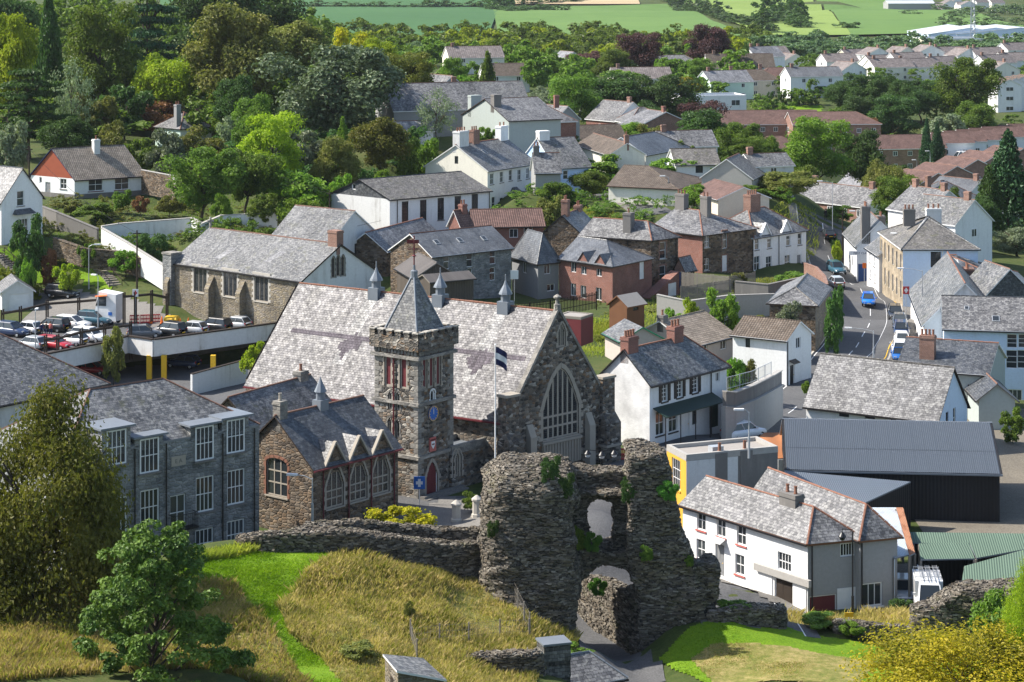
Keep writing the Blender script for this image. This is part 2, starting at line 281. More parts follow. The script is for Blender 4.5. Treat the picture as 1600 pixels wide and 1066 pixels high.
# ---------------------------------------------------------------- houses
CTRL = []                                   # ground control points (x, y, z) that the terrain passes through
ROOTS = {}
FR = {'w': 'white_paint', 'b': 'wood_brown', 'k': 'black_paint', 't': 'stone_trim', 'm': 'maroon', 'g': 'grey_paint', 'c': 'cream', 'r': 'red_paint', 'd': 'wood_dark', 'u': 'blue_door', 's': 'steel'}
def arch_pts(wd, h, kind, n=9):
    if kind == 'p': rise = min(.8*wd, h*.6)
    else: rise = min(.5*wd, h*.5) if kind == 'o' else .18*wd
    out = []
    for i in range(n+1):
        x = -math.cos(math.pi*i/n)*wd/2
        q = abs(2*x/wd); z = rise*(1-q**1.75) if kind == 'p' else rise*math.sqrt(max(0, 1-q*q))
        out.append((x, h-rise+z))
    return out
WCACHE = {}
def win_meshes(st, wd, h):
    """st: colour letter, arch kind ('-' square, 'o' round, 'p' pointed, 's' segmental), then columns x rows.  Origin bottom centre, -y outward"""
    key = (st, round(wd, 2), round(h, 2))
    if key in WCACHE: return WCACHE[key]
    fm, ak = FR[st[0]], st[1]; nx, ny = [int(q) for q in st[2:].split('x')]
    fw = .075 if wd < 1.5 else .1
    if ak in 'po': fw = .13
    mb, gl = MB(), MB()
    if ak == '-':
        mb.box(-wd/2, -.02, 0, -wd/2+fw, .06, h); mb.box(wd/2-fw, -.02, 0, wd/2, .06, h)
        mb.box(-wd/2+fw, -.02, 0, wd/2-fw, .06, fw); mb.box(-wd/2+fw, -.02, h-fw, wd/2-fw, .06, h)
        top = lambda x: h-fw
    else:
        ap = arch_pts(wd, h, ak, 12); ip = arch_pts(wd-2*fw, h-fw, ak, 12); zs = ap[0][1]
        mb.box(-wd/2, -.02, 0, -wd/2+fw, .06, zs); mb.box(wd/2-fw, -.02, 0, wd/2, .06, zs); mb.box(-wd/2+fw, -.02, 0, wd/2-fw, .06, fw)
        for i in range(12):
            q = [(ip[i][0], ip[i][1]), (ip[i+1][0], ip[i+1][1]), (ap[i+1][0], ap[i+1][1]), (ap[i][0], ap[i][1])]
            mb.hexa([(x, -.02, z) for x, z in q], [(x, .06, z) for x, z in q])
        def top(x):
            for i in range(12):
                if ip[i][0] <= x <= ip[i+1][0]:
                    t = (x-ip[i][0])/max(1e-6, ip[i+1][0]-ip[i][0]); return ip[i][1]+(ip[i+1][1]-ip[i][1])*t
            return h-fw
    iw = wd-2*fw; bw = .05 if ak == '-' else (.17 if wd > 3 else .10)
    if nx*ny > 8 and ak == '-': bw = .035
    for i in range(1, nx):
        x = -iw/2+iw*i/nx; mb.box(x-bw/2, -.01, fw, x+bw/2, .05, top(x))
    zt = h-fw if ak == '-' else arch_pts(wd, h, ak)[0][1]
    for j in range(1, ny):
        z = fw+(zt-fw)*j/ny if ak == '-' else fw+(zt-fw)*j/(ny-.35)
        q = .06 if (ak == '-' and ny % 2 == 0 and j == ny//2) else bw
        mb.box(-iw/2, -.012, z-q/2, iw/2, .052, z+q/2)
    pts = [(-iw/2, .03, fw*.5), (iw/2, .03, fw*.5)]
    pts += [(iw/2, .03, h-fw*.5), (-iw/2, .03, h-fw*.5)] if ak == '-' else [(x, .03, z) for x, z in reversed(ip)]
    gl.face(pts)
    WCACHE[key] = (mb.mesh('window', fm), gl.mesh('pane', 'leaded' if ak in 'po' else 'glass')); return WCACHE[key]
DCACHE = {}
def door_mesh(mat, wd, h):
    k = (mat, round(wd, 2), round(h, 2))
    if k not in DCACHE:
        mb = MB(); fw = .08
        mb.box(-wd/2, -.03, 0, -wd/2+fw, .07, h, 1); mb.box(wd/2-fw, -.03, 0, wd/2, .07, h, 1); mb.box(-wd/2+fw, -.03, h-fw, wd/2-fw, .07, h, 1)
        mb.box(-wd/2+fw, 0, 0, wd/2-fw, .05, h-fw, 0)
        for x in (-1, 1):
            for z0, z1 in ((.12, .42), (.5, .92)):
                c = x*(wd/2-fw)/2; q = (wd/2-fw)*.32; mb.box(c-q, -.015, h*z0, c+q, .0, h*z1-fw, 0)
        kn = MB(); kn.lathe([(0, 0), (.04, .01), (.04, .06), (0, .07)], 8)
        DCACHE[k] = (mb.mesh('door', [mat, 'white_paint']), kn.mesh('handle', 'gold'))
    return DCACHE[k]
FWC = {}
def far_win(wd, h, fm='white_paint'):
    k = (round(wd, 2), round(h, 2), fm)
    if k not in FWC:
        mb = MB(); t = .09
        mb.box(-wd/2, -.05, 0, -wd/2+t, .05, h, 0); mb.box(wd/2-t, -.05, 0, wd/2, .05, h, 0); mb.box(-wd/2+t, -.05, 0, wd/2-t, .05, t, 0); mb.box(-wd/2+t, -.05, h-t, wd/2-t, .05, h, 0)
        mb.box(-t/2, -.045, t, t/2, .04, h-t, 0)
        g = MB(); g.face([(-wd/2+t/2, -.015, t/2), (wd/2-t/2, -.015, t/2), (wd/2-t/2, -.015, h-t/2), (-wd/2+t/2, -.015, h-t/2)])
        FWC[k] = (mb.mesh('window', fm), g.mesh('pane', 'glass'))
    return FWC[k]
def clip(poly, a, b_, c):                    # keep a*x+b*z<=c
    out = []
    for i in range(len(poly)):
        p, q = poly[i], poly[(i+1) % len(poly)]; dp, dq = a*p[0]+b_*p[1]-c, a*q[0]+b_*q[1]-c
        if dp <= 1e-9: out.append(p)
        if (dp < -1e-9 and dq > 1e-9) or (dp > 1e-9 and dq < -1e-9):
            t = dp/(dp-dq); out.append((p[0]+(q[0]-p[0])*t, p[1]+(q[1]-p[1])*t))
    return out
class House: pass
def prism(mb, poly, th, mt=0, ms=1):
    n = (Vector(poly[1])-Vector(poly[0])).cross(Vector(poly[2])-Vector(poly[0]))
    if n.z < 0: poly = poly[::-1]
    k = len(poly); lo = [(p[0], p[1], p[2]-th) for p in poly]
    mb.face(poly, mt); mb.face(lo[::-1], ms)
    for i in range(k): mb.face([lo[i], lo[(i+1) % k], poly[(i+1) % k], poly[i]], ms)
def H(name, label, cat='house', N=None, Y=None, yb=None, L=None, Rr=None, roof=('x', 0, 0, 3.0), wall='white', wallL=None, rm='slate_grey', fascia='white_paint', wins=(), chim=(), ridge='ridge_red',
      ortho=False, join=None, frame=None, group=None, oe=.3, ov=.22, ground=True, pipes=(), gutter='black_paint', sky_=(), gable=None, parapet=0, th=.14, base=None, hk=1.0, far=False, plinth=None, hh=None):
    h = House(); h.name = name
    if frame: o, a, b, wl, wr, Hh = frame; zb = o.z
    else:
        e = aty(N, Y); zb = base if base is not None else zy(yb, Y); Hh = hh if hh else e.z-zb
        if hh: zb = e.z-hh
        pl = atz(L, e.z) if isinstance(L, tuple) else None; pr = atz(Rr, e.z) if isinstance(Rr, tuple) else None
        if pl is not None and pr is not None:
            a = (pl-e); b = (pr-e); wl, wr = a.length, b.length; a.normalize(); b.normalize()
            if ortho:
                da = math.atan2(a.y, a.x); db = math.atan2(b.y, b.x); ex = (da-db-math.pi/2)/2
                a = Vector((math.cos(da-ex), math.sin(da-ex), 0)); b = Vector((math.cos(db+ex), math.sin(db+ex), 0))
        elif pr is not None: b = pr-e; wr = b.length; b.normalize(); a = Vector((-b.y, b.x, 0)); wl = L
        else: a = pl-e; wl = a.length; a.normalize(); b = Vector((a.y, -a.x, 0)); wr = Rr
        o = Vector((e.x, e.y, zb))
    ax, h0, h1, ap = roof
    T, S = (wl, wr) if ax == 'x' else (wr, wl); half = T/2
    sd, td = (b, a) if ax == 'x' else (a, b)
    if isinstance(ap, tuple):
        pp = o+td*half+(sd*half*hk if h0 else Vector()); rise = zy(ap[1], pp.y)-zb-Hh
    else: rise = ap
    if not far: print('%-22s wl %.1f wr %.1f H %.1f zb %.1f rise %.2f ang %.0f' % (name[:22], wl, wr, Hh, zb, rise, math.degrees(math.acos(max(-1, min(1, a.dot(b)))))))
    rise = max(.05, rise)
    h.o, h.a, h.b, h.wl, h.wr, h.H, h.rise, h.zb, h.ax, h.sd, h.td, h.S, h.T = o, a, b, wl, wr, Hh, rise, zb, ax, sd, td, S, T
    h.nR = Vector((b.y, -b.x, 0)); h.nL = Vector((-a.y, a.x, 0)); h.rR = math.atan2(b.y, b.x); h.rL = math.atan2(-a.y, -a.x)
    root = join.root if join else empty(name, o, 0, label, cat, group); h.root = root
    off = o-root.location
    P = lambda u, v, z: off+b*u+a*v+Vector((0, 0, z)); h.P = P
    Q = (lambda s, t, z: P(s, t, z)) if ax == 'x' else (lambda s, t, z: P(t, s, z)); h.Q = Q
    def hit(face, p):
        w_ = onplane(p, o, h.nR if face == 'R' else h.nL)-o
        return (w_.dot(b) if face == 'R' else w_.dot(a)), w_.z
    h.hit = hit
    if ground:
        for u, v in ((-.5, -.5), (wr+.5, -.5), (-.5, wl+.5), (wr+.5, wl+.5), (wr/2, wl/2)):
            q = o+b*u+a*v; CTRL.append((q.x, q.y, zb-.05))
    # openings
    holes = {'R': [], 'L': []}; todo = []
    for wn in wins:
        f, p, wd, ht, st = wn[:5]; op = wn[5] if len(wn) > 5 else {}
        if isinstance(p, (tuple, list)) and len(p) == 2 and abs(p[0]) + abs(p[1]) > 60 and not op.get('uv'): u, zc = hit(f, p); z0 = zc-ht/2
        else: u, z0 = p
        lim = wr if f == 'R' else wl
        if st[0] == 'D' and op.get('gnd', 1): z0 = max(z0, -.05) if not op.get('snap') else 0
        u = min(max(u, wd/2+.12), lim-wd/2-.12)
        todo.append((f, u, z0, wd, ht, st, op))
        if not far and not op.get('nohole'): holes[f].append((u-wd/2, z0, u+wd/2, z0+ht, st[1] if st[0] != 'D' else op.get('arch', '-')))
    # walls
    mats = [wall, wallL or wall, gable or wall]
    mb = MB(); dep = .16
    def side(f, org, dr, ln, nrm, gab, mi):
        hs = holes.get(f, []); tp = Hh+(rise if gab else 0)
        us = sorted({0, ln, *[q for x in hs for q in (x[0], x[2])], *([ln/2] if gab else [])}); zs = sorted({-2.0, Hh, tp, *[q for x in hs for q in (x[1], x[3])]})
        us = [q for q in us if -1e-6 <= q <= ln+1e-6]; zs = [q for q in zs if q <= tp+1e-6]
        pt = lambda u, z, d=0: off+org+dr*u+Vector((0, 0, z))-nrm*d
        rev = dr.cross(Vector((0, 0, 1))).dot(nrm) < 0
        def fc(poly, m_):
            q = [pt(*x) for x in poly]; mb.face(q[::-1] if rev else q, m_)
        for i in range(len(us)-1):
            for j in range(len(zs)-1):
                cu, cz = (us[i]+us[i+1])/2, (zs[j]+zs[j+1])/2
                if any(x[0] < cu < x[2] and x[1] < cz < x[3] for x in hs): continue
                poly = [(us[i], zs[j]), (us[i+1], zs[j]), (us[i+1], zs[j+1]), (us[i], zs[j+1])]
                if gab and zs[j+1] > Hh+1e-6:
                    k_ = rise/(ln/2); poly = clip(poly, -k_, 1, Hh)
                    if len(poly) > 2: poly = clip(poly, k_, 1, Hh+k_*ln)
                if len(poly) > 2: fc(poly, 2 if (gable and cz > Hh) else mi)
        for u0, z0, u1, z1, ak in hs:
            if ak == '-': loop = [(u0, z0), (u1, z0), (u1, z1), (u0, z1)]
            else:
                ar = [(x+(u0+u1)/2, z+z0) for x, z in arch_pts(u1-u0, z1-z0, ak, 12)]; loop = [(u0, z0), (u1, z0)]+ar[::-1]
                for i in range(12):
                    fc([ar[i], ar[i+1], (ar[i+1][0], z1), (ar[i][0], z1)], mi)
            for i in range(len(loop)):
                p, q = loop[i], loop[(i+1) % len(loop)]; fc([(p[0], p[1]), (q[0], q[1]), (q[0], q[1], dep), (p[0], p[1], dep)][::-1], mi)
    side('R', Vector(), b, wr, h.nR, ax == 'y' and not h0, 0)
    side('L', Vector(), a, wl, h.nL, ax == 'x' and not h0, 1)
    side('B', a*wl, b, wr, -h.nR, ax == 'y' and not h1, 0); side('E', b*wr, a, wl, -h.nL, ax == 'x' and not h1, 1)
    h.wall = mb.build('wall', mats, root)
    if plinth:
        pb = MB(); d_ = .05
        for (p0, p1, n_) in ((P(-d_, 0, 0), P(wr+d_, 0, 0), h.nR), (P(0, -d_, 0), P(0, wl+d_, 0), h.nL)):
            q = [p0, p1, p1+n_*d_, p0+n_*d_]; pb.hexa([x-Vector((0, 0, 1)) for x in q], [x+Vector((0, 0, .6)) for x in q])
        pb.build('plinth', plinth, root)
    # roof
    rb = MB(); sl = rise/half
    if ax == 'flat' or roof[0] == 'f': pass
    s0 = -oe if h0 else -ov; s1 = S+oe if h1 else S+ov
    r0 = half*hk if h0 else -ov; r1 = S-half*hk if h1 else S+ov; ez = Hh-sl*oe+.06; rz = Hh+rise+.06
    if rise > .1:
        for t_ in (-oe, T+oe): prism(rb, [Q(s0, t_, ez), Q(s1, t_, ez), Q(r1, half, rz), Q(r0, half, rz)], th)
        if h0: prism(rb, [Q(s0, -oe, ez), Q(s0, T+oe, ez), Q(r0, half, rz)], th)
        if h1: prism(rb, [Q(s1, -oe, ez), Q(s1, T+oe, ez), Q(r1, half, rz)], th)
        rd = MB(); edges = [(Q(r0, half, rz), Q(r1, half, rz))]
        if h0: edges += [(Q(s0, -oe, ez), Q(r0, half, rz)), (Q(s0, T+oe, ez), Q(r0, half, rz))]
        if h1: edges += [(Q(s1, -oe, ez), Q(r1, half, rz)), (Q(s1, T+oe, ez), Q(r1, half, rz))]
        for p, q in edges:
            n = 1 if far else max(1, int((q-p).length/.5))
            for i in range(n): rb_ = rd.bar(p.lerp(q, i/n), p.lerp(q, (i+.96)/n), .085+(0 if far else rnd.uniform(-.012, .012)), n=5)
    else:
        pr = parapet or .35
        prism(rb, [P(-.02, -.02, Hh+.02), P(wr+.02, -.02, Hh+.02), P(wr+.02, wl+.02, Hh+.02), P(-.02, wl+.02, Hh+.02)], .2)
        cop = MB()
        for p, q in ((P(0, .14, 0), P(wr, .14, 0)), (P(0, wl-.14, 0), P(wr, wl-.14, 0)), (P(.14, .28, 0), P(.14, wl-.28, 0)), (P(wr-.14, .28, 0), P(wr-.14, wl-.28, 0))):
            z = Vector((0, 0, Hh+.02+pr/2)); cop.beam(p+z, q+z, .3, pr)
        cop.build('parapet', fascia, root)
    ro = rb.build('roof', [rm, fascia], root); h.roof = ro
    if rise > .1 and ridge: rd.build('ridge_tiles', ridge, ro)
    if gutter and rise > .1 and not far:
        for t_ in (-oe-.06, T+oe+.06):
            g = MB(); g.beam(Q(s0, t_, ez-.1), Q(s1, t_, ez-.1), .13, .12); g.build('gutter', gutter, ro)
    # windows and doors
    for f, u, z0, wd, ht, st, op in todo:
        n, rz_ = (h.nR, h.rR) if f == 'R' else (h.nL, h.rL); base_ = (P(u, 0, z0) if f == 'R' else P(0, u, z0))
        if far:
            a_, g_ = far_win(wd, ht, op.get('fm', 'white_paint')); wo = put('window', a_, root, base_+n*.02, rz_)
            put('pane', g_, wo); continue
        d_ = -op.get('out', -.11)
        if st[0] == 'D':
            m_, k_ = door_mesh(op.get('mat', 'black_paint'), wd, ht); wo = put('door', m_, root, base_-n*d_, rz_)
            if not op.get('big'): put('handle', k_, wo, (wd*.33, -.08, 1.0), (R(90), 0, 0))
        else:
            m_, g_ = win_meshes(st, wd, ht); wo = put('window', m_, root, base_-n*d_, rz_); put('pane', g_, wo, mat=op.get('glass'))
        if op.get('sill'):
            sb = MB(); sb.box(-wd/2-.1, -.2, -.12, wd/2+.1, .02, -.005); sb.build('sill', op['sill'], wo)
        if op.get('surr'):
            q = op.get('sw', .16); sb = MB(); y0, y1 = -.135, .0
            if (st[0] != 'D' and st[1] in 'pos') or op.get('arch'):
                kd = op.get('arch') or st[1]; ap_, ip_ = arch_pts(wd+2*q, ht+q, kd, 14), arch_pts(wd, ht, kd, 14)
                for i in range(14):
                    k4 = [ip_[i], ip_[i+1], ap_[i+1], ap_[i]]; e_ = .03 if i % 2 else 0
                    sb.hexa([(x, y0-e_, z) for x, z in k4], [(x, y1, z) for x, z in k4])
                zt = ip_[0][1]
            else: sb.box(-wd/2-q, y0, ht, wd/2+q, y1, ht+q*1.2); zt = ht
            nq = max(2, int(zt/.32))
            for sgn in (-1, 1):
                for i in range(nq):
                    e_ = q*(.6 if i % 2 else 1.25); x0, x1 = sorted((sgn*wd/2, sgn*(wd/2+e_))); sb.box(x0, y0, zt*i/nq, x1, y1, zt*(i+.97)/nq)
            sb.build('surround', op['surr'], wo)
        if op.get('shut'):
            for sgn in (-1, 1):
                sb = MB(); x = sgn*(wd/2+.24); sb.box(x-.2, -.17, 0, x+.2, -.12, ht)
                for i in range(9): sb.box(x-.16, -.185, ht*(i+.15)/9, x+.16, -.17, ht*(i+.75)/9)
                sb.build('shutter', op['shut'], wo)
        if op.get('hood'):
            sb = MB(); sb.hexa([(-wd/2-.2, -.7, ht+.15), (wd/2+.2, -.7, ht+.15), (wd/2+.2, -.1, ht+.45), (-wd/2-.2, -.1, ht+.45)], [(-wd/2-.2, -.7, ht+.22), (wd/2+.2, -.7, ht+.22), (wd/2+.2, -.1, ht+.52), (-wd/2-.2, -.1, ht+.52)]); sb.build('hood', op['hood'], wo)
    for pp in pipes:
        f, p = pp[:2]; u, _ = hit(f, p); n = h.nR if f == 'R' else h.nL; q = P(u, 0, 0) if f == 'R' else P(0, u, 0)
        pb = MB(); pb.bar(q+n*.1+Vector((0, 0, -.5)), q+n*.1+Vector((0, 0, Hh-.15)), .055); pb.build('downpipe', pp[2] if len(pp) > 2 else 'black_paint', root)
    for c in chim: chimney(h, *c)
    for s_ in sky_: skylight(h, *s_)
    ROOTS[name] = h; return h
def chimney(h, p, wd, dp, mat='brick_old', pots=2, t=.5, low=1.2, cap=None, potm='terracotta', s=None, up=None):
    tv = h.td*h.T*t; n = Vector((h.sd.y, -h.sd.x, 0))
    if s is None: q = onplane(p, h.o+tv, n)-h.o-tv; s = q.dot(h.sd); top = q.z
    else: top = h.H+h.rise+up
    s = min(max(s, wd/2), h.S-wd/2)
    zr = h.H+h.rise*(1-abs(t-.5)*2)-low; c = h.Q(s, h.T*t, 0)-0*tv
    ang = math.atan2(h.sd.y, h.sd.x); mt = Matrix.Rotation(ang, 4, 'Z'); top = min(max(top, zr+low+.6), h.H+h.rise+2.1)
    mb = MB(); mb.box(-wd/2, -dp/2, zr, wd/2, dp/2, top-.3); mb.box(-wd/2-.06, -dp/2-.06, top-.3, wd/2+.06, dp/2+.06, top-.16); mb.box(-wd/2-.02, -dp/2-.02, top-.16, wd/2+.02, dp/2+.02, top, 1)
    o = mb.build('chimney', [mat, cap or mat], h.root, c, ang)
    for i in range(pots):
        pm = MB(); pm.lathe([(.13, 0), (.15, .06), (.12, .1), (.11, .5), (.14, .52), (.14, .58), (.09, .58), (.09, .3)], 8)
        pm.build('chimney_pot', potm, o, ((i+.5)/pots*wd-wd/2, 0, top), smooth=False)
    return o
def slope_frame(h, side=0):
    """origin at eave start, along-axis unit, up-slope unit, normal (world) for the slope at t=0"""
    o = h.o+Vector((0, 0, h.H+.06))+(h.td*h.T if side else Vector()); up = (h.td*(-1 if side else 1)*h.T/2+Vector((0, 0, h.rise))).normalized()
    n = h.sd.cross(up); n = n if n.z > 0 else -n; return o, h.sd, up, n.normalized()
def slope_hit(h, p, side=0):
    o, s, u, n = slope_frame(h, side); d = Vector(((p[0]-800)/F, 1, -(p[1]-YH)/F)); c = Vector((0, 0, CH))
    w_ = c+d*((o-c).dot(n)/d.dot(n))-o; return w_.dot(s), w_.dot(u)
def slope_mtx(h, s, u, side=0):
    o, sd, up, n = slope_frame(h, side); q = o+sd*s+up*u-h.root.location
    x = sd; y = n.cross(x).normalized(); m_ = Matrix((x, y, n)).transposed().to_4x4(); m_.translation = q; return m_
def skylight(h, p, wd=.6, ht=.9, side=0):
    s, u = slope_hit(h, p, side); mt = slope_mtx(h, s, u, side); mb = MB(); mb.box(-wd/2, -ht/2, -.05, wd/2, ht/2, .07, 0, mt)
    o = mb.build('skylight', 'steel', h.roof); g = MB(); g.box(-wd/2+.07, -ht/2+.07, .06, wd/2-.07, ht/2-.07, .08, 0, mt); g.build('pane', 'glass', o)
def slope_patch(h, s0, u0, s1, u1, mat, name='slate_patch', side=0, dz=.012, skew=0):
    q = [slope_mtx(h, s, u, side).translation for s, u in ((s0+skew, u0), (s1+skew, u0), (s1, u1), (s0, u1))]; n = slope_frame(h, side)[3]*dz
    mb = MB(); mb.hexa([x-n for x in q], [x+n for x in q]); mb.build(name, mat, h.roof)
def gablet(h, face, u, wd, z0, rise, dep=2.2, front='rubble_tower', rm='slate_dark', trim='stone_trim', name='dormer', out=.02, coping=True, hole=None):
    """a wall gable standing on the eave with its own small roof"""
    n, d, p0 = (h.nR, h.b, h.P(u, 0, z0)) if face == 'R' else (h.nL, h.a, h.P(0, u, z0)); zv = Vector((0, 0, 1))
    mb = MB(); f_ = p0+n*out; A_, B_, C_ = f_-d*wd/2, f_+d*wd/2, f_+zv*rise
    lo = zv*-.6
    mb.face([A_+lo, B_+lo, B_, C_, A_]); mb.face([A_+lo, A_, A_-n*.3, A_+lo-n*.3]); mb.face([B_, B_+lo, B_+lo-n*.3, B_-n*.3])
    o = mb.build(name, front, h.root, fix=True)
    rb = MB()
    for e in (A_, B_): prism(rb, [e+n*.12, C_+n*.12, C_-n*dep, e-n*(dep*.15)], .1)
    rb.build('dormer_roof', [rm, trim], o)
    if coping:
        cb = MB(); cb.beam(A_+n*.08, C_+n*.08+zv*.04, .28, .14); cb.beam(C_+n*.08+zv*.04, B_+n*.08, .28, .14); cb.build('coping', trim, o)
    return o
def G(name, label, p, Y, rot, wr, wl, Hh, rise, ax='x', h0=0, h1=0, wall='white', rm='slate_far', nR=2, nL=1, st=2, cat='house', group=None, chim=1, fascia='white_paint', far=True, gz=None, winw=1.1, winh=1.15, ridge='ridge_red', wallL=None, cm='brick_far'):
    """a far house by the pixel of its eave-level centre, its distance, size and heading"""
    e = aty(p, Y); th_ = R(rot); b = Vector((math.cos(th_), math.sin(th_), 0)); a = Vector((-b.y, b.x, 0))
    o = e-b*wr/2-a*wl/2; o.z = e.z-Hh; wins = []
    for f, n, ln in (('R', nR, wr), ('L', nL, wl)):
        for k in range(st):
            for i in range(n): wins.append((f, ((i+.5)/n*ln, Hh*(k+.36)/st if k else .8), winw, winh, 'w-2x1', {'uv': 1}))
    h = H(name, label, cat, roof=(ax, h0, h1, rise), wall=wall, wallL=wallL, rm=rm, fascia=fascia, wins=wins, frame=(o, a, b, wl, wr, Hh), group=group, far=far, ridge=ridge)
    for i in range(chim): chimney(h, None, .9, .6, cm, 0, s=h.S*(.12 if i == 0 else .9), up=1.1)
    return h
# ---------------------------------------------------------------- the town, nearest buildings first
def W(f, ps, wd, ht, st, **op): return [(f, p, wd, ht, st, op) for p in ps]
def part(mb, name, mat, h, **k): return mb.build(name, mat, h.root, **k)
Z1 = Vector((0, 0, 1))
def txt_mesh(tx):
    t = bpy.data.objects.new('tmp', tx); COL.objects.link(t); me = bpy.data.meshes.new_from_object(t.evaluated_get(bpy.context.evaluated_depsgraph_get())); bpy.data.objects.remove(t)
    return put('lettering', me)
# grey stone block with sash windows
gi = H('stone_office_building', 'grey stone three-storey building with white sash windows and hipped slate roof', 'building', (100, 717), 152, None, 10.0, (405, 664), ('x', 1, 1, (108, 610)), 'rubble_grey', rm='slate_grey',
  base=3.6, fascia='grey_paint', gutter=None, oe=.04, wins=W('R', [B6(925, 682), B6(1265, 600), B6(1457, 556), B6(725, 735)], 1.55, 2.5, 'w-4x2', sill='dark_concrete') + W('R', [B6(1262, 905), B6(1455, 850), B6(930, 990)], 1.55, 2.1, 'w-4x2', sill='dark_concrete')
  + W('R', [B6(1097, 715)], 1.3, 2.5, 'w-2x2') + W('R', [B6(1080, 945)], 1.6, 2.3, 'D', mat='wood_dark', big=1), pipes=[('R', B6(828, 500)), ('R', B6(1022, 500)), ('R', B6(1370, 500)), ('R', B6(1565, 500))])
for px in (B6(715, 310), B6(918, 360), B6(1258, 285), B6(1450, 240)):       # top windows break through the eave under flat lead dormer tops
    u, z = gi.hit('R', px); n, zz = gi.nR, Vector((0, 0, 1))
    d = MB(); q = [gi.P(u-1.15, 0, 0), gi.P(u+1.15, 0, 0)]; q = [q[0]+n*.04, q[1]+n*.04, q[1]-n*2.6, q[0]-n*2.6]
    d.hexa([x+zz*(gi.H-.35) for x in q], [x+zz*(z+1.32) for x in q]); do = d.build('dormer', 'rubble_grey', gi.root)
    d = MB(); q = [gi.P(u-1.4, 0, 0)+n*.35, gi.P(u+1.4, 0, 0)+n*.35, gi.P(u+1.4, 0, 0)-n*2.8, gi.P(u-1.4, 0, 0)-n*2.8]
    d.hexa([x+zz*(z+1.32) for x in q], [x+zz*(z+1.46) for x in q]); d.build('dormer_roof', 'lead', do)
    m_, g_ = win_meshes('w-4x2', 1.55, 2.4); wo = put('window', m_, gi.root, gi.P(u, 0, z-1.2)+n*.07, gi.rR); put('pane', g_, wo)
    sb = MB(); sb.box(-.9, -.16, -.12, .9, .02, -.005); sb.build('sill', 'dark_concrete', wo)
u, z = gi.hit('R', B6(1112, 800)); bal = MB(); n = gi.nR; c0 = gi.P(u, 0, z)      # iron balcony
for i in range(13): q = c0+gi.b*(-1+i/6)+n*.75; bal.bar(q, q+Z1*1.0, .015, n=4)
for s_ in (-1, 1):
    bal.beam(c0+gi.b*s_+n*.05+Z1, c0+gi.b*s_+n*.75+Z1, .04, .04)
    for i in range(4): q = c0+gi.b*s_+n*(.1+.18*i); bal.bar(q, q+Z1, .015, n=4)
bal.beam(c0-gi.b+n*.75+Z1, c0+gi.b+n*.75+Z1, .04, .04); q = [c0-gi.b*1.05+n*.8, c0+gi.b*1.05+n*.8, c0+gi.b*1.05, c0-gi.b*1.05]; bal.hexa([x-Z1*.12 for x in q], [x-Z1*.002 for x in q]); part(bal, 'balcony', 'black_paint', gi)
u, z = gi.hit('R', B6(1100, 395)); ds = MB(); ds.box(-.6, -.04, -.35, .6, .05, .35); do = ds.build('date_stone', 'stone_trim', gi.root, gi.P(u, 0, z), gi.rR)
tx = bpy.data.curves.new('lettering', 'FONT'); tx.body = 'E A'; tx.size = .42; tx.align_x = 'CENTER'; tx.extrude = .01; tx.materials.append(M['ashlar_grey'])
to = txt_mesh(tx); to.parent = do; to.location = (0, -.045, -.14); to.rotation_euler = (R(90), 0, 0)
H('slate_roofed_house', 'white walled building with hipped slate roof and red ridge at the left frame edge', 'building', (-150, 660), 177, None, 13.0, (165, 597), ('x', 1, 1, 4.4), 'white_stain', rm='slate_grey', base=4, fascia='black_paint')
# hall behind the tower
th_ = H('town_hall', 'long stone hall with huge pale slate roof and great arched gable window', 'hall', (795, 650), 186, None, (384, 592), (948, 619), ('y', 0, 0, (876, 487)), 'rubble_tower', rm='slate_hall', base=3.0, fascia='maroon', ov=-.25, oe=.45,
  wins=[('R', B3(1092, 785), 4.3, 5.9, 'tp7x3', {'surr': 'stone_trim', 'sw': .42, 'sill': 'stone_trim'}), ('R', B3(1098, 370), .9, 2.0, 'tp3x1', {'surr': 'stone_trim', 'sw': .2})], ridge='terracotta', gutter='maroon')
h = th_; zv = Z1
u, z = h.hit('R', B3(1092, 1050))                                            # blind panelled apron under the great window
ap = MB(); ap.box(-2.3, -.10, -1.4, 2.3, .05, .55)
for i in range(14): x = -2.2+i*.338; ap.box(x-.04, -.2, -1.35, x+.04, -.1, .5)
ap.box(-2.35, -.25, .55, 2.35, .05, .75); ap.build('tracery_apron', 'stone_trim', h.root, h.P(u, 0, z-.2), h.rR)
for u0 in (.1, h.wr-.1):                                                     # corner buttress piers with sloping caps
    pb = MB(); ang = h.rR
    pb.box(-.9, -.95, -2.5, .9, .6, h.H-2.2); pb.hexa([(-.9, -.95, h.H-2.2), (.9, -.95, h.H-2.2), (.9, .6, h.H-2.2), (-.9, .6, h.H-2.2)], [(-.75, -.35, h.H-1.3), (.75, -.35, h.H-1.3), (.75, .6, h.H-1.3), (-.75, .6, h.H-1.3)])
    pb.box(-.75, -.35, h.H-1.3, .75, .6, h.H+1.6); pb.box(-.85, -.45, h.H+1.6, .85, .7, h.H+1.8, 1)
    pb.box(-.98, -1.03, h.H-4.2, .98, .55, h.H-4.0, 1)
    pb.build('buttress', ['rubble_tower', 'stone_trim'], h.root, h.P(u0, 0, 0), ang)
for u0 in (h.wr*.2, h.wr*.8):
    pb = MB(); pb.box(-.35, -.6, -2.5, .35, .0, 3.6); pb.hexa([(-.35, -.6, 3.6), (.35, -.6, 3.6), (.35, 0, 3.6), (-.35, 0, 3.6)], [(-.35, -.12, 4.6), (.35, -.12, 4.6), (.35, 0, 4.6), (-.35, 0, 4.6)]); pb.build('pilaster', 'stone_trim', h.root, h.P(u0, 0, 0), h.rR)
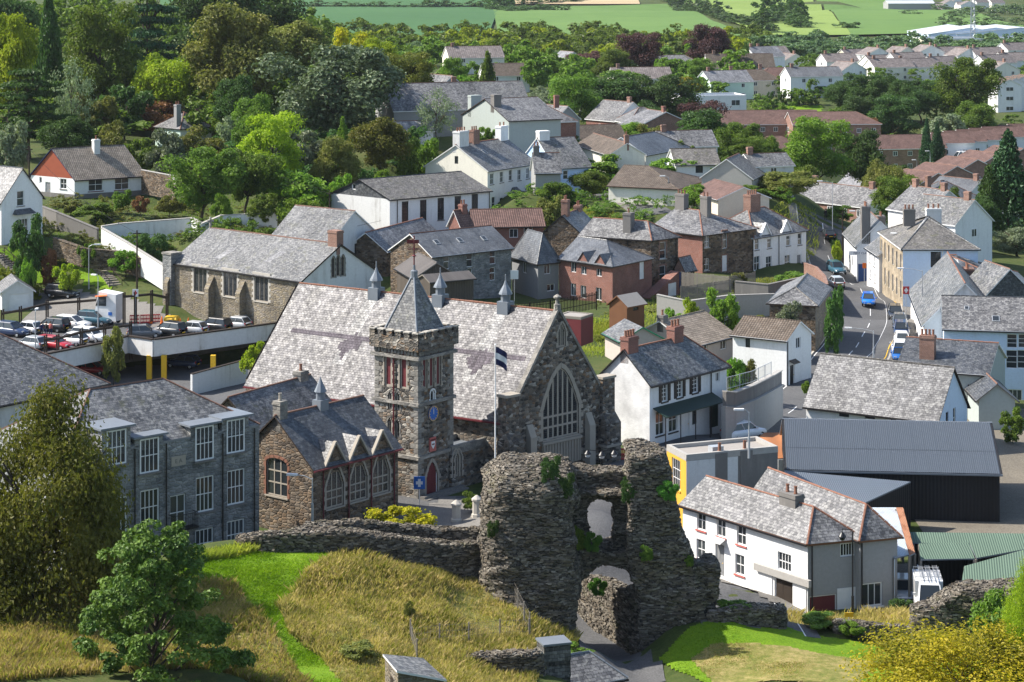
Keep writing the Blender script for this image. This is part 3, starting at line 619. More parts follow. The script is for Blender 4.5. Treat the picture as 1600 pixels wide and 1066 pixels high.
cp = MB(); A_, B_, C_ = h.P(.9, .15, h.H+1.2), h.P(h.wr-.9, .15, h.H+1.2), h.P(h.wr/2, .15, h.H+h.rise+.25)
cp.beam(A_, C_, .5, .22); cp.beam(C_, B_, .5, .22); cp.lathe([(.3, -.1), (.3, .35), (.18, .45), (.16, .8), (.34, .9), (.34, 1.02), (.0, 1.25)], 8, tuple(C_)); part(cp, 'gable_coping', 'ashlar_grey', h)
pa = MB(); pa.face([h.P(.0, -.03, h.H-.2), h.P(h.wr, -.03, h.H-.2), h.P(h.wr*.5, -.03, h.H+h.rise+.1)])
for px in (B2(870, 150), B3(275, 165), B3(675, 215)):                         # ridge ventilators
    n = Vector((h.sd.y, -h.sd.x, 0)); q = onplane(px, h.o+h.td*h.T/2, n)-h.o; s = q.dot(h.sd); c = h.Q(s, h.T/2, h.H+h.rise-.3)
    v = MB(); v.box(-.55, -.55, -.4, .55, .55, .7); v.lathe([(.42, .7), (.42, 1.3), (.62, 1.32), (.55, 1.5), (.2, 2.1), (.06, 2.5), (.05, 3.0), (0, 3.05)], 8)
    v.build('ridge_ventilator', 'lead', h.roof, c, math.atan2(h.sd.y, h.sd.x))
    Ls = math.hypot(h.T/2, h.rise); slope_patch(h, s-.55, .25*Ls, s+.75, Ls-.3, 'slate_pale', 'slate_strip', dz=.010, skew=.0)
    for k_ in range(9): w0 = s-1.25+k_*.28; slope_patch(h, w0, Ls*(.30+.03*abs(k_-4)+rnd.uniform(-.02, .05)), w0+.285, Ls*(.57-.015*abs(k_-3)+rnd.uniform(-.05, .02)), 'slate_purple', dz=.014+.001*(k_ % 2))
Ls = math.hypot(h.T/2, h.rise); slope_patch(h, 1.0, Ls*.50, 19, Ls*.545, 'slate_purple', 'slate_band', dz=.018)
slope_patch(h, 19.3, Ls*.50, h.S-2.2, Ls*.545, 'slate_purple', 'slate_band', dz=.018)
# clock tower
_e = aty((653, 531), 181); _b = Vector((math.cos(R(53)), math.sin(R(53)), 0)); _a = Vector((-_b.y, _b.x, 0))
tw = H('clock_tower', 'square stone clock tower with battlements, slate spire and blue clock', 'tower', roof=('f', 0, 0, 0), wall='rubble_tower', rm='lead', frame=(Vector((_e.x, _e.y, 3.0)), _a, _b, 4.55, 4.55, _e.z-3.0), parapet=.3, fascia='ashlar_grey',
  wins=W('L', [B2(1010, 552), B2(1105, 568)], .72, 3.5, 'tp1x1', surr='stone_trim', sw=.2, glass='maroon') + W('R', [B2(1240, 575), B2(1283, 568), B2(1325, 558)], .6, 3.3, 'tp1x1', surr='stone_trim', sw=.14, glass='maroon')
  + W('L', [B2(1024, 772), B2(1073, 778), B2(1022, 935), B2(1071, 945)], .42, 1.5, 'tp1x1', surr='ashlar_grey', sw=.14) + W('R', [B2(1287, 748)], .6, 1.1, 'wo1x1', surr='white_paint', sw=.1)
  + [('R', B7(1283, 590), 1.45, 2.9, 'D', {'mat': 'maroon', 'arch': 'p', 'surr': 'stone_trim', 'sw': .32, 'gnd': 0})])
h = tw; wq = max(h.wl, h.wr)
for zc, t in ((-1.55, .28), (-5.3, .2), (-9.6, .2)):
    bm_ = MB(); q = [h.P(-t, -t, h.H+zc), h.P(h.wr+t, -t, h.H+zc), h.P(h.wr+t, h.wl+t, h.H+zc), h.P(-t, h.wl+t, h.H+zc)]; bm_.hexa([x-Z1*.13 for x in q], [x+Z1*.13 for x in q]); part(bm_, 'string_course', 'ashlar_grey', h)
cb = MB()
for f in range(4):
    for i in range(13):
        t = (i+.5)/13; p = [h.P(t*h.wr, -.12, 0), h.P(t*h.wr, h.wl+.12, 0), h.P(-.12, t*h.wl, 0), h.P(h.wr+.12, t*h.wl, 0)][f]; cb.box(p.x-.1, p.y-.1, h.H-1.3, p.x+.1, p.y+.1, h.H-.95)
part(cb, 'corbel_table', 'ashlar_grey', h)
for f in range(4):                                                            # battlement merlons, each a block with a cap
    d, org = [(h.b, h.P(0, 0, 0)), (h.b, h.P(0, h.wl, 0)), (h.a, h.P(0, 0, 0)), (h.a, h.P(h.wr, 0, 0))][f]; ln = h.wr if f < 2 else h.wl; nn = [h.nR, -h.nR, h.nL, -h.nL][f]
    m_ = MB(); c = org+d*ln/2+nn*.18; m_.beam(c-d*(ln/2+.3)+Z1*(h.H-.45), c+d*(ln/2+.3)+Z1*(h.H-.45), .35, 1.0); m_.build('parapet_wall', 'rubble_tower', h.root)
    for i in range(6):
        t = -ln/2-.25+(ln+.5)*(i+.25)/5.5; m_ = MB(); q = c+d*t; m_.beam(q-d*.27+Z1*(h.H+.28), q+d*.27+Z1*(h.H+.28), .36, .46); m_.beam(q-d*.32+Z1*(h.H+.55), q+d*.32+Z1*(h.H+.55), .46, .1, 1); m_.build('merlon', ['rubble_tower', 'stone_pale'], h.root)
for u0, v0 in ((0, 0), (h.wr, 0), (0, h.wl)):                                 # dressed quoins
    qb = MB()
    for i in range(int(h.H/.42)):
        e = .75 if i % 2 else .42; g_ = .42 if i % 2 else .75; x0 = u0-.03 if u0 < 1 else u0-e; y0 = v0-.03 if v0 < 1 else v0-g_
        p = [h.P(x0, y0, 0), h.P(x0+e+.03, y0, 0), h.P(x0+e+.03, y0+g_+.03, 0), h.P(x0, y0+g_+.03, 0)]; qb.hexa([x+Z1*(i*.42-1) for x in p], [x+Z1*(i*.42-.61) for x in p])
    part(qb, 'quoins', 'ashlar_grey', h)
sp = MB(); c = h.P(h.wr/2, h.wl/2, 0); zt = zy(423, 185)-h.zb; q = [h.P(.35, .35, h.H-.2), h.P(h.wr-.35, .35, h.H-.2), h.P(h.wr-.35, h.wl-.35, h.H-.2), h.P(.35, h.wl-.35, h.H-.2)]; ap_ = c+Z1*zt
for i in range(4): sp.face([q[i], q[(i+1) % 4], ap_+(q[(i+1) % 4]-ap_)*.03, ap_+(q[i]-ap_)*.03])
spo = part(sp, 'spire', 'slate_grey', h); fb = MB(); fb.lathe([(.28, -.5), (.3, .1), (.12, .2), (.1, .6)], 8, tuple(ap_)); fb.build('spire_cap', 'lead', spo)
fb = MB(); fb.bar(ap_, ap_+Z1*3.0, .06); fb.lathe([(0, 1.2), (.2, 1.35), (0, 1.5)], 8, tuple(ap_)); fb.beam(ap_+Vector((-.5, 0, 1.9)), ap_+Vector((.5, 0, 1.9)), .05, .07); fb.beam(ap_+Vector((0, -.5, 1.9)), ap_+Vector((0, .5, 1.9)), .05, .07); fb.beam(ap_+Vector((-.6, 0, 2.5)), ap_+Vector((.4, 0, 2.5)), .03, .3); part(fb, 'weathervane', 'maroon', h)
hb = MB()
for i in range(4): hb.bar(q[i], ap_+(q[i]-ap_)*.04, .09, n=5)
hb.build('spire_hips', 'lead', spo)
u, z = h.hit('R', B2(1287, 852)); ck = MB(); ck.lathe([(0, .1), (.88, .1), (.95, .06), (.95, 0)], 28)
co = ck.build('clock_face', 'clock_blue', h.root, h.P(u, 0, z)+h.nR*.03, (R(90), 0, h.rR)); co.scale = (.64,)*3
kk = MB()
for i in range(12): a_ = i*math.pi/6; kk.box(-.035, .66, .1, .035, .86, .13, 0, Matrix.Rotation(a_, 4, 'Z'))
kk.lathe([(.88, .1), (.88, .14), (.95, .14), (.95, .1)], 28); kk.build('clock_numerals', 'gold', co)
kk = MB(); kk.box(-.03, -.1, .13, .03, .72, .16, 0); kk.box(-.04, -.1, .13, .04, .5, .15, 0, Matrix.Rotation(R(3), 4, 'Z')); kk.build('clock_hands', 'white_paint', co)
u, z = h.hit('R', B7(1283, 372)); pl = MB(); pl.box(-.55, -.1, -.75, .55, .02, .75); po = pl.build('coat_of_arms_panel', 'pink_trim', h.root, h.P(u, 0, z), h.rR); po.scale = (.75, 1, .75)
pl = MB(); pl.add([(-.32, -.13, .35), (.32, -.13, .35), (.32, -.13, -.1), (0, -.13, -.5), (-.32, -.13, -.1)], [(0, 4, 3, 2, 1)]); pl.box(-.2, -.15, -.05, .2, -.12, .1, 1); pl.box(-.45, -.12, .4, .45, -.1, .6, 1); pl.build('shield', ['white_paint', 'maroon'], po)
pb = MB(); u, _ = h.hit('L', B2(1052, 600)); pb.bar(h.P(0, u, 0)+h.nL*.12, h.P(0, u, h.H-1.6)+h.nL*.12, .07); part(pb, 'downpipe', 'maroon', h)
# porch range between tower and hall
H('stone_porch_range', 'low stone range with arched windows right of the tower foot', 'annex', (706, 708), 184, None, 3.2, (772, 690), ('f', 0, 0, 0), 'rubble_tower', rm='lead', base=3.0, parapet=.5, fascia='ashlar_grey',
  wins=W('R', [B7(1398, 500), B7(1447, 490)], .75, 2.2, 'tp1x1', surr='stone_trim', sw=.2))
# gabled wing left of the tower
wg = H('gabled_stone_wing', 'brown stone wing with dark slate roof and three gabled arched windows', 'hall', (489, 730), 168, None, 7.8, (622, 696), ('x', 0, 0, (436, 650)), 'rubble_brown', rm='slate_dark', base=3.2, fascia='wood_dark', ridge='ridge_red', gutter='maroon',
  wins=W('R', [B7(685, 630), B7(832, 590), B7(970, 548)], 1.9, 3.2, 'tp3x3', surr='stone_trim', sw=.26, sill='stone_trim') + W('L', [B7(325, 575)], 2.3, 2.9, 'ts3x3', surr='terracotta', sw=.2, sill='stone_trim'),
  pipes=[('R', B7(608, 650), 'maroon'), ('R', B7(765, 600), 'maroon'), ('R', B7(905, 560), 'maroon'), ('R', B7(1045, 540), 'maroon')])
for p in (B7(680, 500), B7(828, 450), B7(968, 420)):
    u, z = wg.hit('R', p); gablet(wg, 'R', u, 2.3, wg.H-.2, 1.7, 2.6, 'rubble_brown', 'slate_pale', 'stone_trim')
chimney(wg, B7(335, 95), .8, .8, 'ashlar_grey', 1, s=.25, up=1.1, potm='stone_trim')
v = MB(); v.box(-.45, -.45, -.4, .45, .45, .5); v.lathe([(.35, .5), (.35, 1.1), (.5, 1.12), (.15, 1.9), (0, 2.3)], 8); n = Vector((wg.sd.y, -wg.sd.x, 0)); q = onplane(B7(595, 150), wg.o+wg.td*wg.T/2, n)-wg.o
v.build('ridge_ventilator', 'lead', wg.roof, wg.Q(q.dot(wg.sd), wg.T/2, wg.H+wg.rise), math.atan2(wg.sd.y, wg.sd.x))
H('slate_rear_range', 'low slate roofed range between the grey building and the great hall roof', 'annex', (412, 690), 181, None, 7.0, (535, 652), ('x', 0, 0, 3.2), 'rubble_brown', rm='slate_grey', base=4, fascia='wood_dark', chim=[((470, 580), 1.1, .8, 'ashlar_grey', 1)])
# church on the left with stone side and white gable
ch = H('stone_church', 'long stone church with traceried side windows and white rendered gable end', 'church', (470, 439), 262, 506, (268, 410), (591, 424), ('y', 0, 0, (532, 382)), 'white_stain', wallL='rubble_warm', rm='slate_grey', fascia='wood_dark', oe=.2, th=.22,
  wins=W('L', [A5(1235, 940), A5(1420, 965), B2(230, 85)], 2.4, 3.0, 't-3x1', surr='stone_pale', sw=.35, glass='leaded', sill='stone_pale') + W('R', [A6(478, 860), A6(508, 850), A6(537, 850)], .62, 2.6, 'tp1x1', surr='ashlar_grey', sw=.1), chim=[(A6(500, 632), 1.5, 1.1, 'brick_old', 0)])
for p in (A5(1310, 1000), B2(120, 100), A5(1030, 900)):
    u, z = ch.hit('L', p); u = min(u, ch.wl); bt = MB(); bt.box(-.4, -1.0, -2, .4, 0, 2.6); bt.hexa([(-.4, -1, 2.6), (.4, -1, 2.6), (.4, 0, 2.6), (-.4, 0, 2.6)], [(-.4, -.15, 4.0), (.4, -.15, 4.0), (.4, 0, 4.0), (-.4, 0, 4.0)]); bt.build('buttress', 'rubble_warm', ch.root, ch.P(0, u, 0), ch.rL)
cr = MB(); cr.box(-.1, -.1, -.3, .1, .1, 1.4); cr.box(-.1, -.45, .8, .1, .45, 1.0); cr.build('roof_cross', 'ashlar_grey', ch.root, ch.Q(ch.S, ch.T/2, ch.H+ch.rise), math.atan2(ch.b.y, ch.b.x)+R(90))
tr = MB(); tr.box(-.8, -.8, -2, .8, .8, ch.H+1.0); tr.box(-.9, -.9, ch.H+1, .9, .9, ch.H+1.25, 1); tr.build('corner_pier', ['rubble_grey', 'ashlar_grey'], ch.root, ch.P(.2, ch.wl+.2, 0), ch.rL)
for p in (A5(1450, 720), A6(145, 770)): s, u = slope_hit(ch, p); slope_patch(ch, s-.6, u-1.1, s+.6, u+1.1, 'slate_far', skew=.9)
H('white_meeting_hall', 'plain white gabled hall with slate roof behind the stone church', 'hall', (503, 395), 287, 450, (412, 385), (601, 375), ('y', 0, 0, (552, 330)), 'white_stain', rm='slate_grey', oe=.2, wins=W('R', [A6(620, 750)], .9, 1.6, 'k-1x2') + W('R', [A6(738, 782)], .9, .9, 'k-1x1'))
sb_ = H('slated_stone_store', 'stone two-storey building with three skylights in its slate roof', 'building', A6(1085, 790), 280, 478, A6(830, 748), A6(1575, 735), ('x', 0, 0, A6(960, 655)), 'rubble_grey', wallL='rubble_brown', rm='slate_smooth', ridge='terracotta',
  wins=W('R', [A6(1175, 825), A6(1318, 812), A6(1460, 795)], 1.0, 1.9, 'w-1x2') + W('R', [A6(1318, 905), A6(1458, 900)], .9, 1.7, 'ws1x2'), sky_=[(A6(1115, 702), .7, .9), (A6(1255, 687), .7, .9), (A6(1400, 672), .7, .9)])
H('low_slate_store', 'low pale slate roof between the white hall and the white chapel', 'annex', (604, 392), 292, 430, 6.0, (690, 368), ('x', 0, 0, 2.2), 'rubble_brown', rm='slate_pale', ridge='terracotta')
sh = H('corrugated_shed', 'dark corrugated shed with timber gable behind the great hall ridge', 'shed', (648, 434), 268, 490, 9.0, (716, 431), ('y', 0, 0, (673, 411)), 'timber', rm='asbestos', fascia='wood_grey', ridge='asbestos')
H('timber_lean_to', 'long grey timber lean-to with corrugated roof behind the tower spire', 'shed', (672, 440), 262, 492, 3.0, (740, 434), ('x', 0, 0, .6), 'timber', rm='asbestos', fascia='wood_grey', ridge=None)
# white chapel and terrace behind
H('white_chapel', 'white chapel with five tall windows and dark slate hung gable', 'chapel', A6(825, 440), 310, 366, A6(465, 402), A6(1443, 385), ('x', 0, 0, A6(625, 320)), 'white', wallL='white_stain', rm='slate_brown', gable='slate_dark', fascia='black_paint', ridge='slate_dark',
  wins=W('R', [A6(920, 522), A6(1032, 512), A6(1140, 500), A6(1245, 488), A6(1350, 475)], 1.15, 3.1, 'k-3x6', sill='dark_concrete') + W('L', [A6(603, 362)], .7, .8, 'w-1x1'), pipes=[('R', A6(870, 500)), ('R', A6(1438, 450))])
wt = H('white_terrace', 'tall white terrace with bay windows, slate roof and big chimneys', 'terrace', A6(1428, 262), 345, 337, A6(1045, 234), A7(150, 215), ('x', 0, 0, A6(1222, 105)), 'white', wallL='cream', rm='slate_grey', ridge='terracotta',
  wins=W('R', [A6(1455, 315), A6(1515, 303), A6(1570, 292), A7(45, 290), A7(97, 280)], 1.0, 1.7, 'w-2x2', sill='dark_concrete') + W('R', [A6(1465, 465), A6(1515, 470)], 1.0, 2.0, 'w-1x2') + W('L', [A6(1236, 198)], .7, 1.2, 'k-1x2'),
  chim=[(A6(1225, 18), 2.6, 1.3, 'white_stain', 4), (A6(1345, 12), 1.7, 1.0, 'brick_old', 3), (A2(1525, 772), 2.2, 1.1, 'white', 2), (A7(135, 95), 1.0, .8, 'dark_concrete', 2)], sky_=[(A6(1410, 152), .7, 1.0)])
for p in (A6(1570, 470), A7(15, 440), A7(108, 425)):
    u, z = wt.hit('R', p); bb = MB(); bb.hexa([(-1.2, 0, -2.2), (-.7, -.8, -2.2), (.7, -.8, -2.2), (1.2, 0, -2.2)], [(-1.2, 0, 1.2), (-.7, -.8, 1.2), (.7, -.8, 1.2), (1.2, 0, 1.2)]); bo = bb.build('bay_window', 'white', wt.root, wt.P(u, 0, z), wt.rR)
    bb = MB(); bb.hexa([(-1.35, 0, 1.2), (-.8, -.95, 1.2), (.8, -.95, 1.2), (1.35, 0, 1.2)], [(-.7, 0, 1.9), (-.3, -.1, 1.9), (.3, -.1, 1.9), (.7, 0, 1.9)]); bb.build('bay_roof', 'slate_dark', bo); m_, g_ = win_meshes('w-1x2', 1.1, 2.0); wo = put('bay_sash', m_, bo, (0, -.84, -.9)); 
    gm = MB(); gm.face([(-.5, .03, .05), (.5, .03, .05), (.5, .03, 1.95), (-.5, .03, 1.95)]); wo.data = wo.data; 
H('low_brick_range', 'low brick range with red-brown tiled roof below the white terrace', 'building', (741, 354), 305, 0, 6.5, (850, 352), ('x', 0, 0, 1.9), 'brick_red', rm='tile_red', hh=3.6, fascia='wood_dark', ridge='ridge_red', wins=W('R', [A7(10, 650), A7(100, 640)], 1.2, 1.2, 'w-2x1'))
H('brick_gable_outhouse', 'small brick outhouse with tall pot chimney beside the white chapel', 'outhouse', A6(1260, 598), 300, 0, A6(1180, 590), A6(1340, 590), ('x', 0, 0, 1.8), 'brick_red', rm='tile_red', hh=3.0, ortho=True, chim=[(A6(1275, 470), .9, .8, 'brick_red', 2)])
bh = H('blue_gabled_house', 'pale blue house with white bargeboards and a big white chimney', 'house', (868, 262), 356, 312, (813, 252), 6.5, ('x', 0, 0, (842, 216)), 'blue_wall', wallL='blue_wall', rm='slate_grey', wins=W('R', [A7(330, 290)], .9, 1.4, 'w-1x2'), chim=[(A7(165, 18), 1.9, 1.2, 'white', 0)])
H('slate_hung_extension', 'grey rendered extension with pale slate slope in front of the blue house', 'annex', A7(145, 270), 343, 300, 5.0, A7(300, 268), ('x', 0, 0, 2.6), 'grey_render', rm='slate_pale', chim=[(A7(135, 110), .9, .8, 'dark_concrete', 2)])
# brick and grey new houses
md = H('red_brick_new_house', 'red brick new house with twin gablets and outside stair', 'house', A7(620, 850), 282, 474, A7(290, 803), A7(862, 800), ('y', 1, 0, A7(600, 695)), 'brick_red', rm='slate_smooth', fascia='black_paint', ridge='slate_dark',
  wins=W('L', [A7(380, 855), A7(443, 868), A7(537, 880)], .95, 1.5, 'w-2x1') + W('L', [A7(378, 998), A7(440, 1012), A7(535, 1025)], 1.0, 1.6, 'w-2x1') + [('R', A7(802, 880), 1.1, 2.2, 'D', {'mat': 'white_paint', 'gnd': 0})])
for p in (A7(440, 820), A7(545, 830)): u, z = md.hit('L', p); gablet(md, 'L', u, 2.1, md.H-.05, 1.3, 2.4, 'brick_red', 'slate_smooth', 'black_paint', coping=False)
st_ = MB(); u0, _ = md.hit('R', A7(730, 1000)); 
for i in range(12): q = md.P(md.wr-1.2+i*0, 0, 0)
q = [md.P(md.wr*.72, -.05, -1.5), md.P(md.wr+4.4, -.05, -1.5), md.P(md.wr+4.4, -1.6, -1.5), md.P(md.wr*.72, -1.6, -1.5)]; t = [md.P(md.wr*.72, -.05, 0), md.P(md.wr+4.4, -.05, 2.6), md.P(md.wr+4.4, -1.6, 2.6), md.P(md.wr*.72, -1.6, 0)]
st_.hexa(q, t); part(st_, 'stair_block', 'brick_red', md)
gd = MB(); gd.box(-.9, -.06, 0, .9, .0, 1.9); gd.build('garage_door', 'white_paint', md.root, md.P(md.wr+2.6, -1.62, -.6), md.rR)
H('grey_rendered_new_house', 'dark grey rendered new house with hipped slate roof beside red brick', 'house', A7(160, 815), 287, 470, A7(0, 770), A7(288, 803), ('y', 1, 1, A7(128, 652)), 'grey_paint', rm='slate_smooth', fascia='black_paint', ridge='slate_dark', wins=W('L', [A7(77, 862)], 1.1, 1.4, 'w-2x1') + W('R', [A7(218, 868)], 1.0, 1.4, 'w-2x1') + W('R', [A7(240, 985)], 1.2, .9, 'w-2x1'))
# stone and brick houses up the street
s1_ = H('rubble_stone_house', 'tall rubble stone house with pale hipped slate roof and dark chimney', 'house', A7(860, 685), 292, 459, A7(425, 655), A7(1025, 665), ('y', 1, 0, A7(840, 577)), 'rubble_brown', rm='slate_pale', fascia='wood_dark', ridge='terracotta',
  wins=W('R', [A7(930, 755), A7(928, 902)], 1.15, 2.2, 'w-1x2', surr='brick_old', sw=.2, sill='stone_pale'), pipes=[('R', A7(1010, 760)), ('L', A7(715, 700))])
chimney(s1_, A7(720, 522), 1.1, 1.3, 'dark_concrete', 1, t=.25, low=2.5)
H('gabled_stone_cottage', 'rubble stone gable with brick chimney beside the tall stone house', 'house', A7(425, 650), 302, 455, A7(195, 640), 8.0, ('x', 0, 0, A7(320, 540)), 'rubble_brown', rm='slate_grey', fascia='black_paint', chim=[(A7(330, 442), 1.2, .9, 'brick_old', 2), (A7(650, 428), 1.3, .9, 'brick_old', 2)])
H('brick_corner_house', 'brick and stone house with pale hipped slates and tall sash windows', 'house', A7(1175, 660), 305, 426, A7(920, 612), A7(1420, 607), ('y', 1, 0, A7(1215, 510)), 'rubble_brown', wallL='brick_red', rm='slate_pale', fascia='wood_dark', ridge='terracotta',
  ortho=True, wins=W('R', [A7(1202, 702), A7(1200, 842)], 1.0, 1.6, 'w-2x2', sill='stone_pale') + W('R', [A7(1312, 690)], 1.0, 2.4, 'w-1x2', surr='brick_old') + [('R', A7(1312, 835), 1.1, 2.2, 'D', {'mat': 'white_paint', 'surr': 'brick_old', 'gnd': 0})],
  chim=[(A7(945, 378), 1.7, 1.0, 'dark_concrete', 3), (A7(1195, 412), 1.3, .9, 'dark_concrete', 2)])
H('lean_to_with_blue_door', 'small stone outhouse with slate roof and dark blue door', 'outhouse', A7(1062, 866), 293, 458, A7(1003, 862), A7(1125, 852), ('x', 0, 0, 1.3), 'rubble_brown', wallL='brick_old', rm='slate_pale', wins=[('L', A7(1018, 935), .95, 2.1, 'D', {'mat': 'blue_door', 'gnd': 0}), ('R', A7(1075, 890), .6, 1.0, 'w-1x2')], fascia='wood_dark')
ws = H('white_semi_detached_house', 'white semi-detached house with roof gablets and tall brick chimney by the road', 'house', A7(1490, 672), 312, 433, 8.5, A8(235, 622), ('x', 1, 1, A7(1368, 502)), 'white', wallL='rubble_brown', rm='slate_grey', ridge='terracotta',
  wins=W('R', [A7(1510, 715), A8(8, 705), A8(125, 690), A8(196, 685)], .95, 1.7, 'w-1x2', sill='dark_concrete') + W('R', [A7(1505, 835), A8(5, 835), A8(120, 828)], 1.3, 2.0, 'w-2x2', sill='dark_concrete') + [('R', A8(192, 830), 1.0, 2.3, 'D', {'mat': 'grey_paint', 'gnd': 0})], chim=[(A7(1480, 375), 2.3, 1.3, 'brick_old', 5)], pipes=[('R', A8(65, 760))])
for p in (A7(1560, 640), A8(110, 600)): u, z = ws.hit('R', p); gablet(ws, 'R', u, 2.5, ws.H-.05, 1.7, 2.6, 'white', 'slate_grey', 'white_paint')
H('hipped_stone_barn', 'stone barn with pale hipped slate roof beside the road bend', 'barn', B4(1398, 300), 250, 550, B4(1115, 286), B4(1482, 190), ('x', 1, 0, B4(1275, 196)), 'rubble_warm', wallL='rubble_brown', rm='slate_pale', fascia='wood_dark', ridge='slate_brown')
wh = H('white_cottage_brown_roof', 'white rendered cottage with brown ribbed tile roof and black door', 'house', B4(1220, 515), 232, 604, B4(888, 480), B4(1372, 472), ('y', 0, 0, B4(1308, 405)), 'white', rm='tile_brown', ridge='tile_brown', wins=W('L', [B4(980, 528)], .55, 1.25, 'k-1x2') + W('R', [B4(1292, 537)], 1.0, 1.15, 'w-2x1') + [('R', B4(1255, 742), .95, 2.1, 'D', {'mat': 'black_paint', 'snap': 1, 'hood': 'tile_brown'})], pipes=[('R', B4(1222, 600))])
H('low_brown_roofed_bungalow', 'pebbledashed bungalow under a broad grey-brown tile roof', 'bungalow', B4(640, 553), 242, 0, 8.5, B4(905, 486), ('x', 0, 0, B4(452, 402)), 'pebble', rm='tile_greybrown', hh=2.8, ridge='tile_greybrown', wins=W('R', [B4(715, 565), B4(830, 540)], 1.2, 1.3, 'w-2x1'), chim=[(B4(420, 372), .9, .8, 'dark_concrete', 1)])
H('green_trimmed_outbuilding', 'pink-grey outbuilding gable edged with a bright green bargeboard', 'outhouse', B4(200, 522), 226, 0, 5.0, B4(458, 508), ('y', 0, 0, B4(352, 440)), 'pebble', rm='slate_grey', hh=2.4, fascia='green_trim', ridge=None)
# white house with shutters
su = H('white_shuttered_house', 'white painted house with black shutters, green canopy and mossy slate roof', 'house', B4(375, 785), 198, 697, 5.6, B4(850, 665), ('x', 0, 1, B4(215, 580)), 'white', wallL='brick_white', rm='slate_grey', fascia='black_paint', ridge='terracotta',
  wins=W('R', [B4(467, 845), B4(560, 820), B4(655, 792)], .85, 1.55, 'w-2x4', shut='black_paint', sill='black_paint') + W('R', [B4(795, 747)], .6, .85, 'w-2x1') + W('R', [B4(440, 1030), B4(520, 1010)], 1.3, 2.2, 'w-2x2', sill='black_paint') + W('R', [B4(652, 975)], .7, 1.9, 'k-1x2') + [('R', B4(600, 1010), 1.0, 2.3, 'D', {'mat': 'white_paint', 'snap': 1}), ('R', B4(775, 1000), 1.6, 2.4, 'D', {'mat': 'dark_green', 'big': 1, 'snap': 1})],
  chim=[(B4(178, 512), 1.5, .9, 'brick_red', 4), (B4(532, 432), 1.4, .9, 'brick_red', 3)], pipes=[('R', B4(750, 800))])
u0, z0 = su.hit('R', B4(395, 965)); u1, _ = su.hit('R', B4(760, 880)); n = su.nR; cn = MB(); zc = 2.55
q = [su.P(u0, 0, zc)+n*1.5, su.P(u1, 0, zc)+n*1.5, su.P(u1, 0, zc+.65)+n*.02, su.P(u0, 0, zc+.65)+n*.02]; cn.hexa(q, [x+Z1*.08 for x in q]); part(cn, 'canopy', 'dark_green', su)
for i in range(5):
    q = su.P(u0+(u1-u0)*i/4, 0, -.3)+n*1.4; cn = MB(); cn.bar(q, q+Z1*2.9, .05); part(cn, 'canopy_post', 'black_paint', su)
# yellow-fronted flat roofed shop
fs = H('flat_roofed_shop', 'flat roofed shop with yellow front and stained white and grey side walls', 'shop', B8(285, 462), 178, None, B8(165, 398), B8(850, 408), ('f', 0, 0, 0), 'dark_concrete', wallL='yellow', rm='asphalt_roof', base=.8, parapet=.3, fascia='concrete', wins=W('L', [B8(222, 555)], 1.7, 2.4, 'w-4x3', sill='yellow'))
pn_ = MB(); q = [fs.P(.02, -.03, -1), fs.P(4.6, -.03, -1), fs.P(4.6, .03, -1), fs.P(.02, .03, -1)]; pn_.hexa(q, [x+Z1*(fs.H+.8) for x in q]); part(pn_, 'painted_panel', 'white_stain', fs)
for px, pz in ((B8(500, 430), 1.0), (B8(655, 412), 1.0)):
    u, z = fs.hit('R', px); cs = MB(); cs.box(-.55, -.35, -fs.H*.9, .55, .35, .2); co = cs.build('chimney_breast', 'dark_concrete', fs.root, fs.P(u, .3, fs.H), fs.rR); pm = MB(); pm.lathe([(.16, 0), (.18, .1), (.14, .15), (.13, .7), (.16, .75), (.1, .75)], 8); pm.build('chimney_pot', 'terracotta', co, (0, 0, .2))
ob = MB(); ob.box(-.5, -.4, 0, .5, .4, .5); ob.build('roof_hatch', 'steel', fs.root, fs.P(3.2, 1.2, fs.H+.02), fs.rR)
# white house with red sills
rs = H('white_house_red_sills', 'white painted corner house with pink-red sills and pale hipped slate roof', 'house', (1262, 846), 160.8, None, (1067, 786), (1344, 838), ('y', 1, 0, (1275, 793)), 'grey_render', wallL='white', rm='slate_pale', base=-.2, fascia='wood_brown', ridge='terracotta', oe=.25,
  wins=W('L', [C5(378, 68), C5(500, 108), C5(625, 158)], 1.0, 1.5, 'w-2x2', sill='pink_trim') + W('L', [C5(375, 248), C5(615, 342)], 1.0, 1.5, 'w-2x2', sill='pink_trim') + [('L', C5(492, 310), 1.0, 2.4, 'D', {'mat': 'grey_paint', 'gnd': 0, 'hood': 'white_paint'})] + W('L', [C5(890, 325)], 1.4, 1.3, 'w-4x2', sill='white_paint')
  + [('L', C5(885, 530), 1.9, 2.3, 'D', {'mat': 'wood_dark', 'gnd': 0, 'big': 1})] + W('R', [C5(1345, 242)], 1.5, 1.0, 'w-6x1') + [('R', C5(1115, 600), 2.2, 1.6, 'D', {'mat': 'maroon', 'gnd': 0, 'big': 1})],
  chim=[(B8(935, 672), 1.7, .9, 'dark_concrete', 2)], pipes=[('R', C5(1058, 380))])
u, z = rs.hit('L', C5(800, 500)); 
for du, wd in ((1.9, 1.5), (-1.75, 1.3)):
    pn_ = MB(); pn_.box(-wd/2, -.06, -1.2, wd/2, 0, 1.2); u2, z2 = rs.hit('L', C5(885, 530)); pn_.build('shop_shutter', 'white_paint', rs.root, rs.P(0, u2+du*1.0, z2+.1), rs.rL)
fa = MB(); fa.box(-2.9, -.28, 0, 2.9, 0, .5); fa.build('shop_fascia', 'concrete', rs.root, rs.P(0, u2, z2+1.25), rs.rL)
